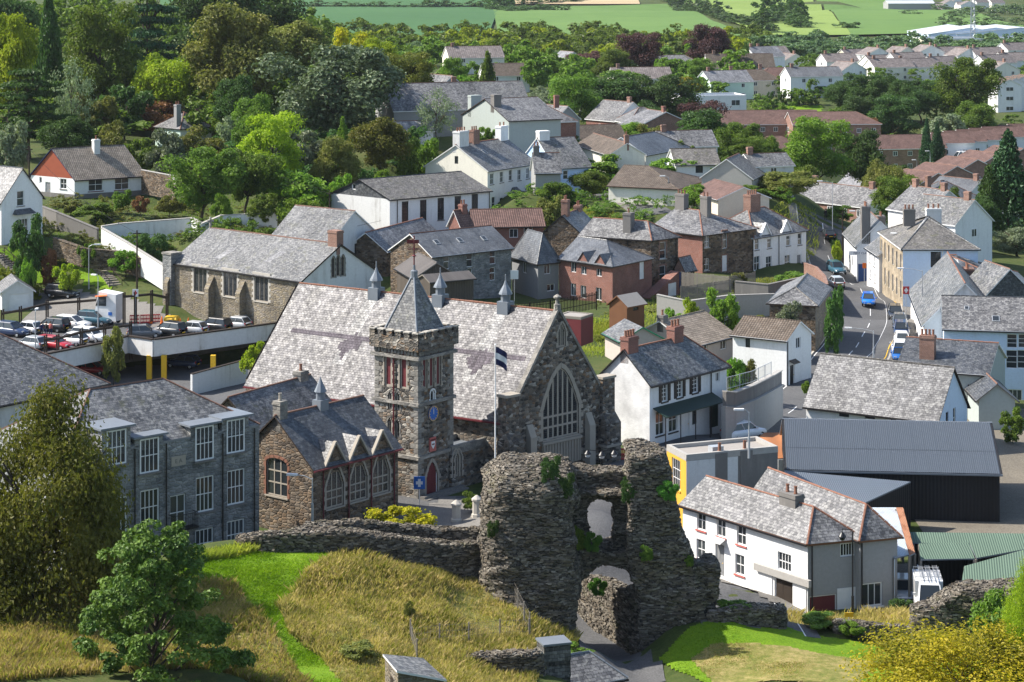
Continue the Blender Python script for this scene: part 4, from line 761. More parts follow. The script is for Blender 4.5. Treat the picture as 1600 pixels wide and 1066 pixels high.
r2 = H('rear_range', None, None, (1344, 839), 161.5, None, (1175, 772), (1402, 833), ('y', 1, 0, (1343, 789)), 'grey_render', rm='slate_pale', base=-.2, fascia='wood_brown', ridge='terracotta', join=rs, oe=.25, pipes=[('R', C5(1365, 400))],
  wins=W('R', [C5(1400, 530)], 1.7, 1.7, 'w-3x1', sill='white_paint'))
pn_ = MB(); pn_.box(-.85, -.05, -.85, .85, .02, .85); u, z = rs.hit('R', C5(1280, 555)); pn_.build('boarded_panel', 'white_paint', rs.root, rs.P(min(u, rs.wr-.9), 0, z), rs.rR)
# barns on the right
mbn = H('black_metal_barn', 'big black metal-clad barn with blue-grey profiled sheet roof', 'barn', (1562, 738), 183, None, (1229, 731), 13.0, ('y', 0, 0, (1574, 662)), 'metal_dark', rm='metal_dark', base=.6, fascia='lead', ridge='lead', gutter='lead', oe=.35, ov=.2)
o_, sd_, up_, n_ = slope_frame(mbn); Ls = math.hypot(mbn.T/2, mbn.rise)+.45; ns = 18
for i in range(ns):                                                           # individual roof sheets, two rows
    for j in range(2):
        w0 = mbn.S/ns; sh_ = MB(); mt = slope_mtx(mbn, i*w0, -.42+j*Ls*.42); ll = Ls*(.43 if j == 0 else .57); nr = 6
        for k in range(nr):
            x0, x1, xm = w0*k/nr, w0*(k+1)/nr, w0*(k+.5)/nr
            sg = 1 if (mt.to_3x3() @ Vector((0, 1, 0))).dot(up_) > 0 else -1; z_ = .03+.02*j+(.012 if i % 2 else 0)
            pts = [mt @ Vector((x, sg*y, zz)) for x, zz in ((x0, z_), (x0+w0/nr*.3, z_), (x0+w0/nr*.42, z_+.045), (x0+w0/nr*.88, z_+.045), (x1, z_)) for y in (0, ll)]
            for c in range(4): sh_.face([pts[2*c], pts[2*c+2], pts[2*c+3], pts[2*c+1]])
        sh_.build('roof_sheet', 'metal_blue', mbn.roof)
lt = MB(); q = [aty(C7(100, 540), 184), aty(C7(880, 592), 181.5), aty(C7(380, 678), 172.5), aty(C7(190, 640), 174)]
q[0].z = 4.6; q[1].z = 4.3; q[2].z = 3.6; q[3].z = 3.7
lo = empty('lean_to_shed', (q[2].x, q[2].y, .4), 0, 'lower blue-grey sheet roofed lean-to in front of the black barn', 'shed'); lb = MB(); prism(lb, [x-lo.location for x in q], .12); lb.build('roof', ['metal_blue', 'lead'], lo)
lb = MB(); p, r_ = q[2]-lo.location, q[1]-lo.location; lb.hexa([Vector((p.x, p.y, -1)), Vector((r_.x, r_.y, -1)), Vector((r_.x, r_.y+.1, -1)), Vector((p.x, p.y+.1, -1))], [p-Z1*.12, r_-Z1*.12, r_+Vector((0, .1, -.12)), p+Vector((0, .1, -.12))]); lb.build('wall', 'metal_dark', lo)
H('white_slate_barn', 'white barn with long pale slate roof behind the black metal barn', 'barn', B5(1045, 1008), 203, None, B5(235, 912), B5(1228, 917), ('y', 0, 0, B5(1150, 690)), 'pale_blue', wallL='white', rm='slate_pale', base=1.6, fascia='wood_dark', ridge='slate_brown', hh=None, wins=W('L', [B5(468, 972), B5(628, 985), B5(787, 1000)], 1.0, .6, 'k-2x1') + W('R', [B5(1105, 1010)], .7, 1.4, 'k-1x2') + W('R', [B5(1150, 1000)], .7, 1.9, 'c-1x2'))  # pale blue end gable is the white wall with its shade put into the colour
def roofslab(name, label, cat, pts, zs, mat, post='wood_grey', th=.1, wallm=None, walls=(), edge='lead'):
    P_ = [atz(p, z) for p, z in zip(pts, zs)]; n_ = (P_[1]-P_[0]).cross(P_[-1]-P_[0]).normalized(); c0_ = Vector((0, 0, CH))
    for i in range(2, len(P_)-1): d_ = Vector(((pts[i][0]-800)/F, 1, -(pts[i][1]-YH)/F)); P_[i] = c0_+d_*((P_[0]-c0_).dot(n_)/d_.dot(n_))
    c = sum(P_, Vector())/len(P_); o = empty(name, (c.x, c.y, .3), 0, label, cat)
    rb = MB(); prism(rb, [x-o.location for x in P_], th); ro = rb.build('roof', [mat, edge], o)
    for i, x in enumerate(P_):
        pb = MB(); q = x-o.location; q = q*.98+Vector((0, 0, q.z*.02)); pb.bar((q.x, q.y, -1), (q.x, q.y, q.z-th), .09); pb.build('post', post, o)
    for i, j in walls:
        p, r_ = P_[i]-o.location, P_[j]-o.location; wb = MB(); d = Vector((0, 0, -th)); e = (r_-p).cross(Z1).normalized()*.08
        wb.hexa([Vector((p.x, p.y, -1)), Vector((r_.x, r_.y, -1)), Vector((r_.x, r_.y, -1))+e, Vector((p.x, p.y, -1))+e], [p+d, r_+d, r_+d+e, p+d+e]); wb.build('wall', wallm or 'metal_dark', o)
    return o
roofslab('tin_shed', 'pale blue and white tin shed roof with rusty sheets by the grey gable', 'shed', [(1352, 793), (1408, 793), (1424, 866), (1397, 872)], [4.2, 4.2, 3.4, 3.4], 'tin_pale', walls=[(3, 0)], wallm='tin_pale')
roofslab('rusty_roof_strip', 'strip of rusty corrugated roof along the tin shed', 'roof', [(1400, 793), (1411, 793), (1430, 864), (1421, 868)], [4.36, 4.36, 3.6, 3.6], 'tin_rust')
roofslab('green_canopy_shed', 'open fronted workshop under a pale green sheet roof', 'shed', [C6(930, 210), C6(1240, 205), C6(1275, 303), C6(940, 308)], [3.9, 3.9, 3.3, 3.3], 'metal_green', walls=[(0, 1), (1, 2)], wallm='metal_dark')
roofslab('green_yard_roof', 'dark green sheet roof between the black barn and the workshop', 'shed', [C6(870, 140), C6(1640, 150), C6(1640, 235), C6(1285, 300), C6(1245, 215), C6(890, 205)], [3.5, 3.5, 3.2, 2.9, 3.1, 3.1], 'metal_green', walls=[(0, 1)], wallm='metal_dark')
roofslab('green_sheet_roof', 'broad green sheet roof at the right edge behind the ruined wall', 'shed', [C6(1210, 350), C6(1700, 215), C6(1700, 500), C6(1195, 445)], [3.6, 4.6, 3.4, 3.0], 'metal_green', walls=[(3, 0), (2, 3)], wallm='metal_dark')
roofslab('rust_flat_roof', 'flat rust-brown roof between the shop and the black barn', 'shed', [B8(700, 350), B8(770, 300), B8(960, 300), B8(915, 455), B8(850, 460)], [3.3]*5, 'rust_flat', walls=[(4, 3), (0, 4)], wallm='white_stain')
# right-hand group by the main road
cb_ = H('sandstone_corner_house', 'sandstone fronted corner building with end wall coloured in blue shade and hipped slates', 'building', A8(832, 745), 285, 481, A8(690, 640), A8(1295, 745), ('x', 1, 1, A8(765, 548)), 'pale_blue', wallL='ashlar', rm='slate_brown', fascia='white_paint', ridge='slate_dark', hk=.6,  # the end wall's blue is shade put into its colour
  wins=W('R', [A8(1035, 812)], 1.3, 2.0, 'k-2x2') + W('L', [((i+.5)*17/6, 4.4) for i in range(6)], .95, 2.2, 'w-2x2', uv=1, surr='ashlar') + W('L', [((i+.5)*17/6, 1.0) for i in range(6)], .95, 2.2, 'w-2x2', uv=1, surr='ashlar'), chim=[(A8(870, 500), 1.5, .9, 'dark_concrete', 3, .5), (A8(1020, 495), 2.0, 1.0, 'white_stain', 3, .75)], pipes=[('R', A8(1075, 820), 'white_paint')])
H('small_white_street_house', 'small white street house between the sandstone corner and the blue doors', 'house', A8(685, 782), 300, 463, A8(610, 732), 7.0, ('y', 0, 0, 2.6), 'white_stain', wallL='white', rm='slate_grey', wins=W('L', [A8(628, 800), A8(655, 825), A8(630, 900), A8(660, 925)], .8, 1.3, 'w-1x2', sill='dark_concrete'))
bl = H('white_garage_blue_doors', 'white roadside building with tall blue doors and slate roof', 'building', A8(548, 722), 314, 452, A8(470, 640), 6.5, ('y', 0, 0, 3.4), 'white', wallL='white_stain', rm='slate_grey', wins=[('R', A8(575, 850), 3.0, 3.6, 'D', {'mat': 'blue_door', 'snap': 1, 'big': 1})] + W('L', [A8(500, 800), A8(520, 820)], .7, 1.4, 'u-1x2'), chim=[(A8(645, 520), 1.7, 1.2, 'dark_concrete', 3, .2), (A8(630, 485), 1.6, 1.2, 'dark_concrete', 3, .8)])
sg = MB(); u, z = bl.hit('R', A8(575, 772)); sg.box(-1.7, -.08, -.28, 1.7, 0, .28); so_ = sg.build('sign_board', 'white_paint', bl.root, bl.P(u, 0, max(z, 3.75)), bl.rR)
tx = bpy.data.curves.new('lettering', 'FONT'); tx.body = 'FIRST CLASS'; tx.size = .4; tx.align_x = 'CENTER'; tx.extrude = .01; tx.materials.append(M['navy']); to = txt_mesh(tx); to.parent = so_; to.location = (0, -.085, -.14); to.rotation_euler = (R(90), 0, 0)
H('white_pavement_terrace', 'long white walled house along the pavement under steep grey slates', 'house', B5(965, 418), 252, 562, B5(880, 205), 9.0, ('y', 0, 0, 4.6), 'white_stain', wallL='white', rm='slate_grey', ridge='terracotta', wins=W('L', [B5(872, 260), B5(905, 330), B5(930, 420)], .8, 1.5, 'w-1x2'), chim=[(B5(1175, 85), 2.2, 1.6, 'brick_old', 4, .75)])
H('broad_dark_slate_roof_house', 'house with broad dark slate roof and red ridge behind the blue-grey building', 'house', B5(1240, 250), 272, 530, B5(1110, 100), B5(1690, 250), ('x', 0, 1, 3.6), 'white_stain', rm='slate_dark', ridge='terracotta')
H('cross_gabled_slate_house', 'cross gable with pale ridge beside the broad dark slate roof', 'house', B5(1340, 245), 262, 530, 7.0, B5(1640, 235), ('y', 0, 0, 3.0), 'slate_dark', rm='slate_grey')
H('pale_blue_building', 'pale blue building with tall white windows at the right frame edge', 'building', B5(1085, 444), 243, 632, 9.5, (1660, 518), ('x', 0, 0, B5(1110, 246)), 'pale_blue', rm='slate_pale', fascia='white_paint', ridge='slate_dark', wins=W('R', [B5(1505, 525), B5(1575, 525)], 1.1, 1.5, 'w-1x3') + W('R', [B5(1503, 638), B5(1572, 638)], 1.2, 2.0, 'w-1x3') + W('R', [B5(1510, 880)], 2.0, 2.0, 'w-4x1'), sky_=[(B5(1405, 388), .8, .9), (B5(1225, 322), .5, .6)])
H('grey_house_dark_slates', 'grey rendered house with dark ribbed slates below the pale blue building', 'house', B5(1357, 728), 222, 664, 9.0, B5(1462, 622), ('y', 0, 0, B5(1435, 540)), 'green_grey', rm='slate_dark', fascia='white_paint', ridge='terracotta', wins=W('R', [B5(1380, 870), B5(1415, 880)], .8, 2.0, 'w-1x2') + W('L', [B5(1250, 840)], .8, 1.6, 'w-1x2'), chim=[(B5(985, 488), 1.5, 1.0, 'brick_old', 4, .2)])
H('slate_scullery', 'low slate roofed scullery in front of the grey house', 'outhouse', B5(1300, 880), 217, 0, B5(1170, 740), 3.5, ('y', 0, 0, 1.4), 'green_grey', rm='slate_dark', hh=3.0, fascia='wood_grey')
G('slate_roof_house', 'house with pale ridge and stacks above the sandstone corner building', A8(1000, 500), 325, 30, 9, 8, 6, 3, 'y', rm='slate_pale', wall='white_stain', nR=1, far=True, chim=2, cm='brick_old')
G('slate_roof_house', 'white gabled house above the corner building beside dark trees', A8(1110, 560), 312, 40, 8, 9, 6.5, 3.0, 'y', rm='slate_grey', wall='white', nR=1, chim=1)
# left hillside houses
bg_ = H('white_bungalow', 'white bungalow with red tile-hung gable and brown tiled roof', 'bungalow', A5(460, 314), 330, 310.5, A5(190, 291), A5(893, 287), ('x', 0, 0, A5(310, 128)), 'white', gable='red_tile_hung', rm='tile_greybrown', fascia='navy', ridge='tile_brown', plinth='dark_concrete',
  wins=W('R', [A5(590, 350), A5(752, 342)], 2.3, 1.9, 'w-2x2', sill='maroon') + W('L', [A5(390, 345)], 1.3, 1.5, 'w-2x2', sill='dark_concrete') + W('L', [A5(250, 322)], .5, .9, 'w-1x1') + [('L', A5(295, 365), 1.1, 2.1, 'D', {'mat': 'grey_paint', 'snap': 1})], chim=[(A5(592, 70), .95, .95, 'white_stain', 1, .42)])
lh = H('white_gabled_house', 'white gabled house with bay window at the left frame edge', 'house', A5(8, 452), 295, 378, 9.0, A5(262, 422), ('y', 0, 0, A5(135, 250)), 'white', rm='slate_pale', fascia='black_paint', ridge='slate_dark', wins=W('R', [A5(127, 435)], 1.2, 2.0, 'w-1x2', sill='dark_concrete') + W('R', [A5(138, 610)], 2.0, 2.2, 'w-4x2', sill='dark_concrete'))
u, z = lh.hit('R', A5(138, 515)); hd = MB(); hd.hexa([(-1.7, -.9, -.3), (1.7, -.9, -.3), (1.7, 0, -.3), (-1.7, 0, -.3)], [(-1.3, -.1, .35), (1.3, -.1, .35), (1.3, 0, .35), (-1.3, 0, .35)]); hd.build('bay_roof', 'slate_dark', lh.root, lh.P(u, 0, z), lh.rR)
H('hipped_white_house', 'white house with pale pyramid slate roof half hidden in trees', 'house', A1(1112, 792), 400, 232, A1(908, 782), A1(1338, 782), ('x', 1, 1, A1(1120, 690)), 'white', wallL='pale_green', rm='slate_pale', ortho=True, ridge='terracotta', fascia='black_paint', chim=[(A1(1005, 650), 1.0, .8, 'grey_render', 2, .2), (A1(1255, 715), 1.0, .8, 'brick_old', 1, .5)], wins=W('L', [A1(945, 815)], .6, 1.6, 'k-1x2') + W('R', [A1(1200, 820)], 1.2, 1.4, 'w-2x1'))
gr_ = H('white_garage', 'small white garage with pale roof beside the black car', 'garage', A5(12, 1010), 279, 487, 6.0, A5(205, 1000), ('y', 0, 0, A5(120, 942)), 'white_stain', rm='slate_pale', ridge=None, wins=[('R', A5(120, 1065), 2.6, 2.1, 'D', {'mat': 'white_paint', 'big': 1, 'snap': 1})])
# houses on the rise behind the terrace
G('grey_slate_hall', 'broad pale slate roof behind the dark evergreen oak', A2(1080, 660), 392, 20, 17, 11, 5, 4.2, 'x', wall='grey_render', rm='slate_pale', nR=0, nL=0, chim=0, far=True)
H('green_grey_gabled_house', 'grey-green rendered gable with two square chimneys', 'house', A2(1275, 705), 385, 210, 10.0, A2(1560, 745), ('y', 0, 0, A2(1400, 612)), 'green_grey', rm='slate_pale', fascia='wood_dark', chim=[(A2(1280, 590), 2.0, 1.2, 'green_grey', 0, .15), (A2(1448, 585), 1.4, 1.2, 'dark_concrete', 0, .65)], ortho=True)
G('small_grey_gable', 'small pale gable with white bargeboards above the broad slate roof', A2(1140, 545), 440, 35, 7, 8, 4.5, 2.6, 'y', wall='grey_render', rm='slate_pale', nR=0, nL=0, chim=0)
G('dark_ridge_house', 'long dark roof with red-edged pale end behind the grey-green gable', A2(1400, 590), 425, 15, 15, 8, 5, 2.6, 'x', wall='grey_render', rm='slate_grey', nR=1, nL=0, chim=1)
G('brick_villa', 'red brick villa with pale slates and orange pots', A3(90, 740), 405, 25, 15, 10, 7, 3.2, 'x', 0, 1, wall='brick_red', rm='slate_pale', nR=1, nL=0, chim=2, cm='brick_red')
G('small_slate_cottage', 'small slate cottage at the right end of the brick villa', A3(265, 730), 415, 40, 6, 7, 5, 2.4, 'y', wall='grey_render', rm='slate_pale', nR=1, nL=0, chim=0)
G('white_shed', 'pale lean-to shed below the birch tree', A2(950, 800), 372, 15, 7, 4, 2.8, 1.4, 'x', wall='white_stain', rm='slate_far', nR=0, nL=0, chim=0)
H('cream_gabled_house', 'cream rendered gable with brown roof above the hedge', 'house', A7(600, 165), 365, 266, A7(400, 100), A7(818, 158), ('y', 0, 0, A7(705, 95)), 'cream', rm='tile_brown', ridge='ridge_red', chim=[(A7(715, 45), .7, .7, 'brick_old', 1)])
H('grey_slate_long_house', 'long grey slate roof beside the cream gable', 'house', A7(825, 165), 374, 266, 9.0, A7(1090, 115), ('x', 0, 1, 2.7), 'cream', rm='slate_smooth', ridge='tile_brown')
H('white_house_mottled_roof', 'white house with mottled brown-grey roof above the lane', 'house', A7(1010, 225), 360, 276, 8.0, A7(1280, 222), ('x', 0, 0, A7(1003, 130)), 'white', rm='slate_brown', wins=W('R', [A7(1155, 255)], 1.2, 1.2, 'k-1x1'), ridge='tile_brown')
H('hipped_brown_bungalow', 'wide bungalow with hipped brown tile roof beside the lane', 'bungalow', A7(1020, 375), 335, 0, 11.0, A7(1205, 318), ('y', 1, 0, 2.4), 'cream', rm='tile_brown', hh=2.6, ridge='tile_brown', fascia='wood_brown')
H('stained_grey_barn', 'stained grey gable barn with pale slates behind the brown bungalow', 'barn', A7(1170, 300), 342, 300, 9.0, A7(1480, 310), ('y', 0, 0, A7(1345, 192)), 'concrete', rm='slate_brown')
H('low_tiled_roof', 'low pinkish tiled roof above the street houses', 'bungalow', A7(1270, 440), 322, 0, A7(1095, 390), 8.0, ('y', 0, 0, 1.6), 'beige', rm='tile_red', hh=2.5, ridge='tile_red')
G('cream_gable_cottage', 'cream gabled cottage with brown roof below the brick house', A3(480, 850), 425, 20, 12, 7, 3.2, 2.4, 'x', wall='cream', rm='tile_brown', nR=0, nL=0, chim=0)
G('white_gabled_villa', 'tall white gabled villa with red side above the lane trees', A3(655, 730), 470, 40, 10, 9, 6.5, 3.6, 'y', wall='white', wallL='brick_red', rm='slate_pale', nR=0, nL=1)
G('brick_gabled_cottage', 'brick cottage with pale cross gables in the valley trees', A3(890, 775), 450, 25, 14, 8, 4.6, 3.0, 'y', wall='brick_old', rm='slate_pale', nR=2, nL=1, cm='brick_red')
G('grey_slate_cottage', 'pale hipped slate roof beside the brick gabled cottage', A3(800, 745), 462, 20, 9, 8, 4.2, 2.8, 'x', 1, 1, wall='grey_render', rm='slate_pale', nR=1, nL=0, chim=0)
G('white_roof_cottage', 'white roofed cottage with chimney left of the spreading dark oak', A3(1060, 890), 395, 15, 10, 7, 3.2, 2.4, 'x', wall='white_stain', rm='slate_pale', nR=0, nL=0, chim=1, cm='brick_old')
G('pale_roadside_house', 'pale house half hidden by trees beside the dark oak', A3(1560, 1010), 352, 20, 7, 6, 4.5, 1.6, 'x', wall='white_stain', rm='slate_grey', nR=1, nL=0)
# ---------------------------------------------------------------- far houses
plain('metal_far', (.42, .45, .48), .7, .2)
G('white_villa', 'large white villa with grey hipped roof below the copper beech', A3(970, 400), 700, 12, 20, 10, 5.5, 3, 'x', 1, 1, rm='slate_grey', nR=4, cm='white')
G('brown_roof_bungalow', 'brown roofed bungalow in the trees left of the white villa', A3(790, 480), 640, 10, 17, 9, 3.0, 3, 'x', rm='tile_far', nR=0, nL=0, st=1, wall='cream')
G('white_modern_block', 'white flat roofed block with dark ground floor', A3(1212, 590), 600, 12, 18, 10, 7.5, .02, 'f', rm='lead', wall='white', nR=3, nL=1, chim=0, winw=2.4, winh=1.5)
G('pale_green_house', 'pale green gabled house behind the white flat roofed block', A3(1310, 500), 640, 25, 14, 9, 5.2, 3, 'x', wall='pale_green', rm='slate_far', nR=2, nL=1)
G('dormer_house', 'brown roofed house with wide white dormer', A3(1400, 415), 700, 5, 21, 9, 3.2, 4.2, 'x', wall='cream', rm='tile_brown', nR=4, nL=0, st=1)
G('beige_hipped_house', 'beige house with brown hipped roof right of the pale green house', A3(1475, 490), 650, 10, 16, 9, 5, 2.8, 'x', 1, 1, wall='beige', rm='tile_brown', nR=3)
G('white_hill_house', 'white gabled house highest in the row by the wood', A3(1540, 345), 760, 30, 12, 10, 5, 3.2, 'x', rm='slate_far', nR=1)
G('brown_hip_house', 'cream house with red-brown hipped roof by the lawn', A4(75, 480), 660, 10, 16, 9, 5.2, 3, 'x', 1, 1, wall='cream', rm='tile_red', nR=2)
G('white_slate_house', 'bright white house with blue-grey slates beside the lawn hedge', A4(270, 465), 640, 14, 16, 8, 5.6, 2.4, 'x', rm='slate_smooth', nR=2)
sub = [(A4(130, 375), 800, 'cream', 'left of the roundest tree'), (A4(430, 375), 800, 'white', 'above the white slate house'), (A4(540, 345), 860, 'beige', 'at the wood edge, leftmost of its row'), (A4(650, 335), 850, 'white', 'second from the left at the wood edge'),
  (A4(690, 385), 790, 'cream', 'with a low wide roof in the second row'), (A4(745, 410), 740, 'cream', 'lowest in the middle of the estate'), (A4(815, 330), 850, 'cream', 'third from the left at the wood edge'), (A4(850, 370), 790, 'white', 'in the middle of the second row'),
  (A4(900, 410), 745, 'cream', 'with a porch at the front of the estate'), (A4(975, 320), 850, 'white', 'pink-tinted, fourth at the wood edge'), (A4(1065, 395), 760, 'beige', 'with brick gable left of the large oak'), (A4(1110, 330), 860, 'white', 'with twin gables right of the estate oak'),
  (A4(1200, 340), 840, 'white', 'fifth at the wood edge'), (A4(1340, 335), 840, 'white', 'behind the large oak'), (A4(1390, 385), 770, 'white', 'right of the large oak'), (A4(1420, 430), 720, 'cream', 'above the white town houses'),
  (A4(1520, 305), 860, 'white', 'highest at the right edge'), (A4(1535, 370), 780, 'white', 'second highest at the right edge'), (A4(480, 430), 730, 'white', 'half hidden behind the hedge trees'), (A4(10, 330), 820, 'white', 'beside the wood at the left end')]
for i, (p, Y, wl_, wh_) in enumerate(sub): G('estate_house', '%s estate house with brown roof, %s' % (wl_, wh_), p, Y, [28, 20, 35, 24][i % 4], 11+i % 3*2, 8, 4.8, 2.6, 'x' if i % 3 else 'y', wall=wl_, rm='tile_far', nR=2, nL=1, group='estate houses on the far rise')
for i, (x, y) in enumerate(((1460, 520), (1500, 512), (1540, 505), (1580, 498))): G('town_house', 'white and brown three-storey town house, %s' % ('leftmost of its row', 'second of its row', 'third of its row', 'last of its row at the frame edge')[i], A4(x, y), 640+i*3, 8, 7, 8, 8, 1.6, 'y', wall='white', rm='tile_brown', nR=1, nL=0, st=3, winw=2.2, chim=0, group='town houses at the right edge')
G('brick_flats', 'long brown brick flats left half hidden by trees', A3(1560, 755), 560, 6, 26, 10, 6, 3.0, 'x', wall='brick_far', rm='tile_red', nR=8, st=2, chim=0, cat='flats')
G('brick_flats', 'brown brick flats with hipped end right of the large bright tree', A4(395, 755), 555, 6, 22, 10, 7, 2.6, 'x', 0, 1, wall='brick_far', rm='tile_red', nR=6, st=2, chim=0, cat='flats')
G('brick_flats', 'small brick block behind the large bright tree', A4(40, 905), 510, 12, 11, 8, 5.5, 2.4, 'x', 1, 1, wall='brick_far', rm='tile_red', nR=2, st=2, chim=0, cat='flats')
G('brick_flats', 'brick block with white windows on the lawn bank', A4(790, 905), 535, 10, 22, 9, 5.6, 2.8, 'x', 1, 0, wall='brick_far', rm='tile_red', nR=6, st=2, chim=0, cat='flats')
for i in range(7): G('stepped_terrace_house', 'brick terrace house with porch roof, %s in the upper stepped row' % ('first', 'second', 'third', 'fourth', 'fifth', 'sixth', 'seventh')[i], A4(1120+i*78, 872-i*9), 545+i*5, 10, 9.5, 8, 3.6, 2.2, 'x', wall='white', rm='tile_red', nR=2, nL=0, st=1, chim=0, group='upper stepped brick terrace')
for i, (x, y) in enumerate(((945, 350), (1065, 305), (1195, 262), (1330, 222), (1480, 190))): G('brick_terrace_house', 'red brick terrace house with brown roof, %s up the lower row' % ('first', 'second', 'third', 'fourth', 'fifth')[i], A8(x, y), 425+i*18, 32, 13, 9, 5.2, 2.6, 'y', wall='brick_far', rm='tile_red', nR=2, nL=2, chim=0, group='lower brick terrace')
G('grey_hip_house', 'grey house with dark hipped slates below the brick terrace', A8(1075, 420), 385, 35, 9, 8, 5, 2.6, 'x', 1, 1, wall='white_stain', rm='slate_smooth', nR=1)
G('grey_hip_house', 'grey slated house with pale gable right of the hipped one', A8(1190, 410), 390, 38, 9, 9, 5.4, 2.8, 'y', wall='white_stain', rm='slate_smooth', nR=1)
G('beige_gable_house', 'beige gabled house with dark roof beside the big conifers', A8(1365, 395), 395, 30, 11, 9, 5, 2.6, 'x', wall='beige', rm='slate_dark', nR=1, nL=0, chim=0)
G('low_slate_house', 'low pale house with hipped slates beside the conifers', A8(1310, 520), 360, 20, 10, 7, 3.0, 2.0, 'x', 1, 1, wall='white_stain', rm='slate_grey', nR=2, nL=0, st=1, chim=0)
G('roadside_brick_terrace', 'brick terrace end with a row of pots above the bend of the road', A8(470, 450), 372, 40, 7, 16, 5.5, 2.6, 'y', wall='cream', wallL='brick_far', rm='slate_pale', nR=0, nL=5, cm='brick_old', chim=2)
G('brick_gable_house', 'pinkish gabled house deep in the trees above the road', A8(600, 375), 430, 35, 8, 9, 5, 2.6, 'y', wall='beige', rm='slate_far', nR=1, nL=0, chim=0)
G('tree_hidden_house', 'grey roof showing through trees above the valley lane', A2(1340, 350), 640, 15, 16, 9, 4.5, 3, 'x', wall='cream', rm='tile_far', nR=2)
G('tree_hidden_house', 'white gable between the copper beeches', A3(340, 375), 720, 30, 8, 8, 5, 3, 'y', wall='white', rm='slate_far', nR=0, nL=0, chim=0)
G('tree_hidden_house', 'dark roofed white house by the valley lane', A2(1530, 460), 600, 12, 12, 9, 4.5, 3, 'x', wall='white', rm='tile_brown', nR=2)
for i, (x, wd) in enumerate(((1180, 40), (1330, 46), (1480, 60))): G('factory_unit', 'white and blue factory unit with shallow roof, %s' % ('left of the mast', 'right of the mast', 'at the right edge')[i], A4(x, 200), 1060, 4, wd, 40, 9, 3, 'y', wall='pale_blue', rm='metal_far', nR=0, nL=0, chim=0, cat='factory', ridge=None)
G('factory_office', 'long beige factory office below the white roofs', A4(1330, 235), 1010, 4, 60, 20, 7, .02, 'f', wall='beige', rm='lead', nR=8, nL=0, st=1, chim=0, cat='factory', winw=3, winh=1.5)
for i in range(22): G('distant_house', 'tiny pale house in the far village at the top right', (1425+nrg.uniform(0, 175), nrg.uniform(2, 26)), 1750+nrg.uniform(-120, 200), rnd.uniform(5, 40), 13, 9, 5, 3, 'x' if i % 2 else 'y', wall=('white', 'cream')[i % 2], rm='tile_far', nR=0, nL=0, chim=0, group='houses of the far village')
G('distant_barn', 'long pale blue farm shed at the top of the far field', A4(870, 20), 1600, 5, 34, 14, 4, 2, 'x', wall='grey_render', rm='metal_far', nR=0, nL=0, chim=0, cat='barn')
# ---------------------------------------------------------------- ground through the footings of everything built so far
def cp_(px, py, Y): q = aty((px, py), Y); CTRL.append(tuple(q))
for a_ in ((385, 862, 147), (470, 862, 147), (540, 866, 147), (640, 884, 148), (760, 908, 149), (300, 882, 143), (150, 905, 140), (0, 930, 138), (250, 1000, 132), (400, 960, 136), (520, 960, 138), (650, 960, 140), (800, 955, 145), (870, 975, 147), (895, 1010, 146.5), (820, 1005, 141),
           (700, 1010, 137), (560, 1040, 130), (480, 1066, 127), (300, 1066, 122), (100, 1066, 122), (-100, 1000, 130), (650, 1075, 128), (800, 1050, 136), (1080, 975, 149.5), (1120, 958, 150.5), (1190, 972, 151), (1290, 985, 151.5), (1440, 998, 152), (1560, 1000, 152), (1060, 1030, 146), (1110, 1058, 142), (1250, 1066, 139), (1450, 1066, 140), (1600, 1066, 138),
           (950, 1036, 149), (1000, 1066, 144.5), (930, 1080, 141), (900, 1060, 141), (960, 1032, 151.5), (930, 1000, 155), (1180, 955, 160.0), (1130, 920, 163), (1240, 975, 157), (1430, 960, 159), (1540, 930, 163), (1340, 955, 159.5),
           (720, 815, 174), (690, 800, 177), (640, 830, 172), (560, 850, 165), (800, 800, 172), (860, 770, 178), (930, 800, 170), (980, 760, 178), (1000, 725, 190), (1090, 690, 200), (1160, 690, 207), (1150, 680, 210), (1210, 655, 216), (1260, 620, 226), (1300, 590, 234), (1330, 555, 249), (1360, 510, 268), (1358, 472, 286), (1332, 446, 300), (1306, 421, 315), (1292, 396, 330), (1284, 366, 350), (1284, 340, 372), (1420, 500, 270), (1395, 540, 256), (1440, 590, 238)): cp_(*a_)
for a_ in ((-42, 245, -1.6), (-36, 248, -1.6), (-30, 252, -1.6), (-25, 240, -1.2), (-45, 235, -1.5), (-52, 238, -1.5), (-35, 225, -.5), (-20, 225, 1.5), (-30, 200, 2.8), (-55, 222, .5), (-44, 259, -1.7), (-36, 261, -1.7), (-30, 263, -1.6), (-50, 257, -1.6), (-40, 257, -1.7), (-33, 257, -1.7), (-38, 272, 1.8), (-30, 274, 1.9), (-48, 270, 1.7), (-58, 269, 1.8), (-66, 262, 1.6), (-70, 250, 1.6), (-56, 262, 1.5)): CTRL.append(a_)
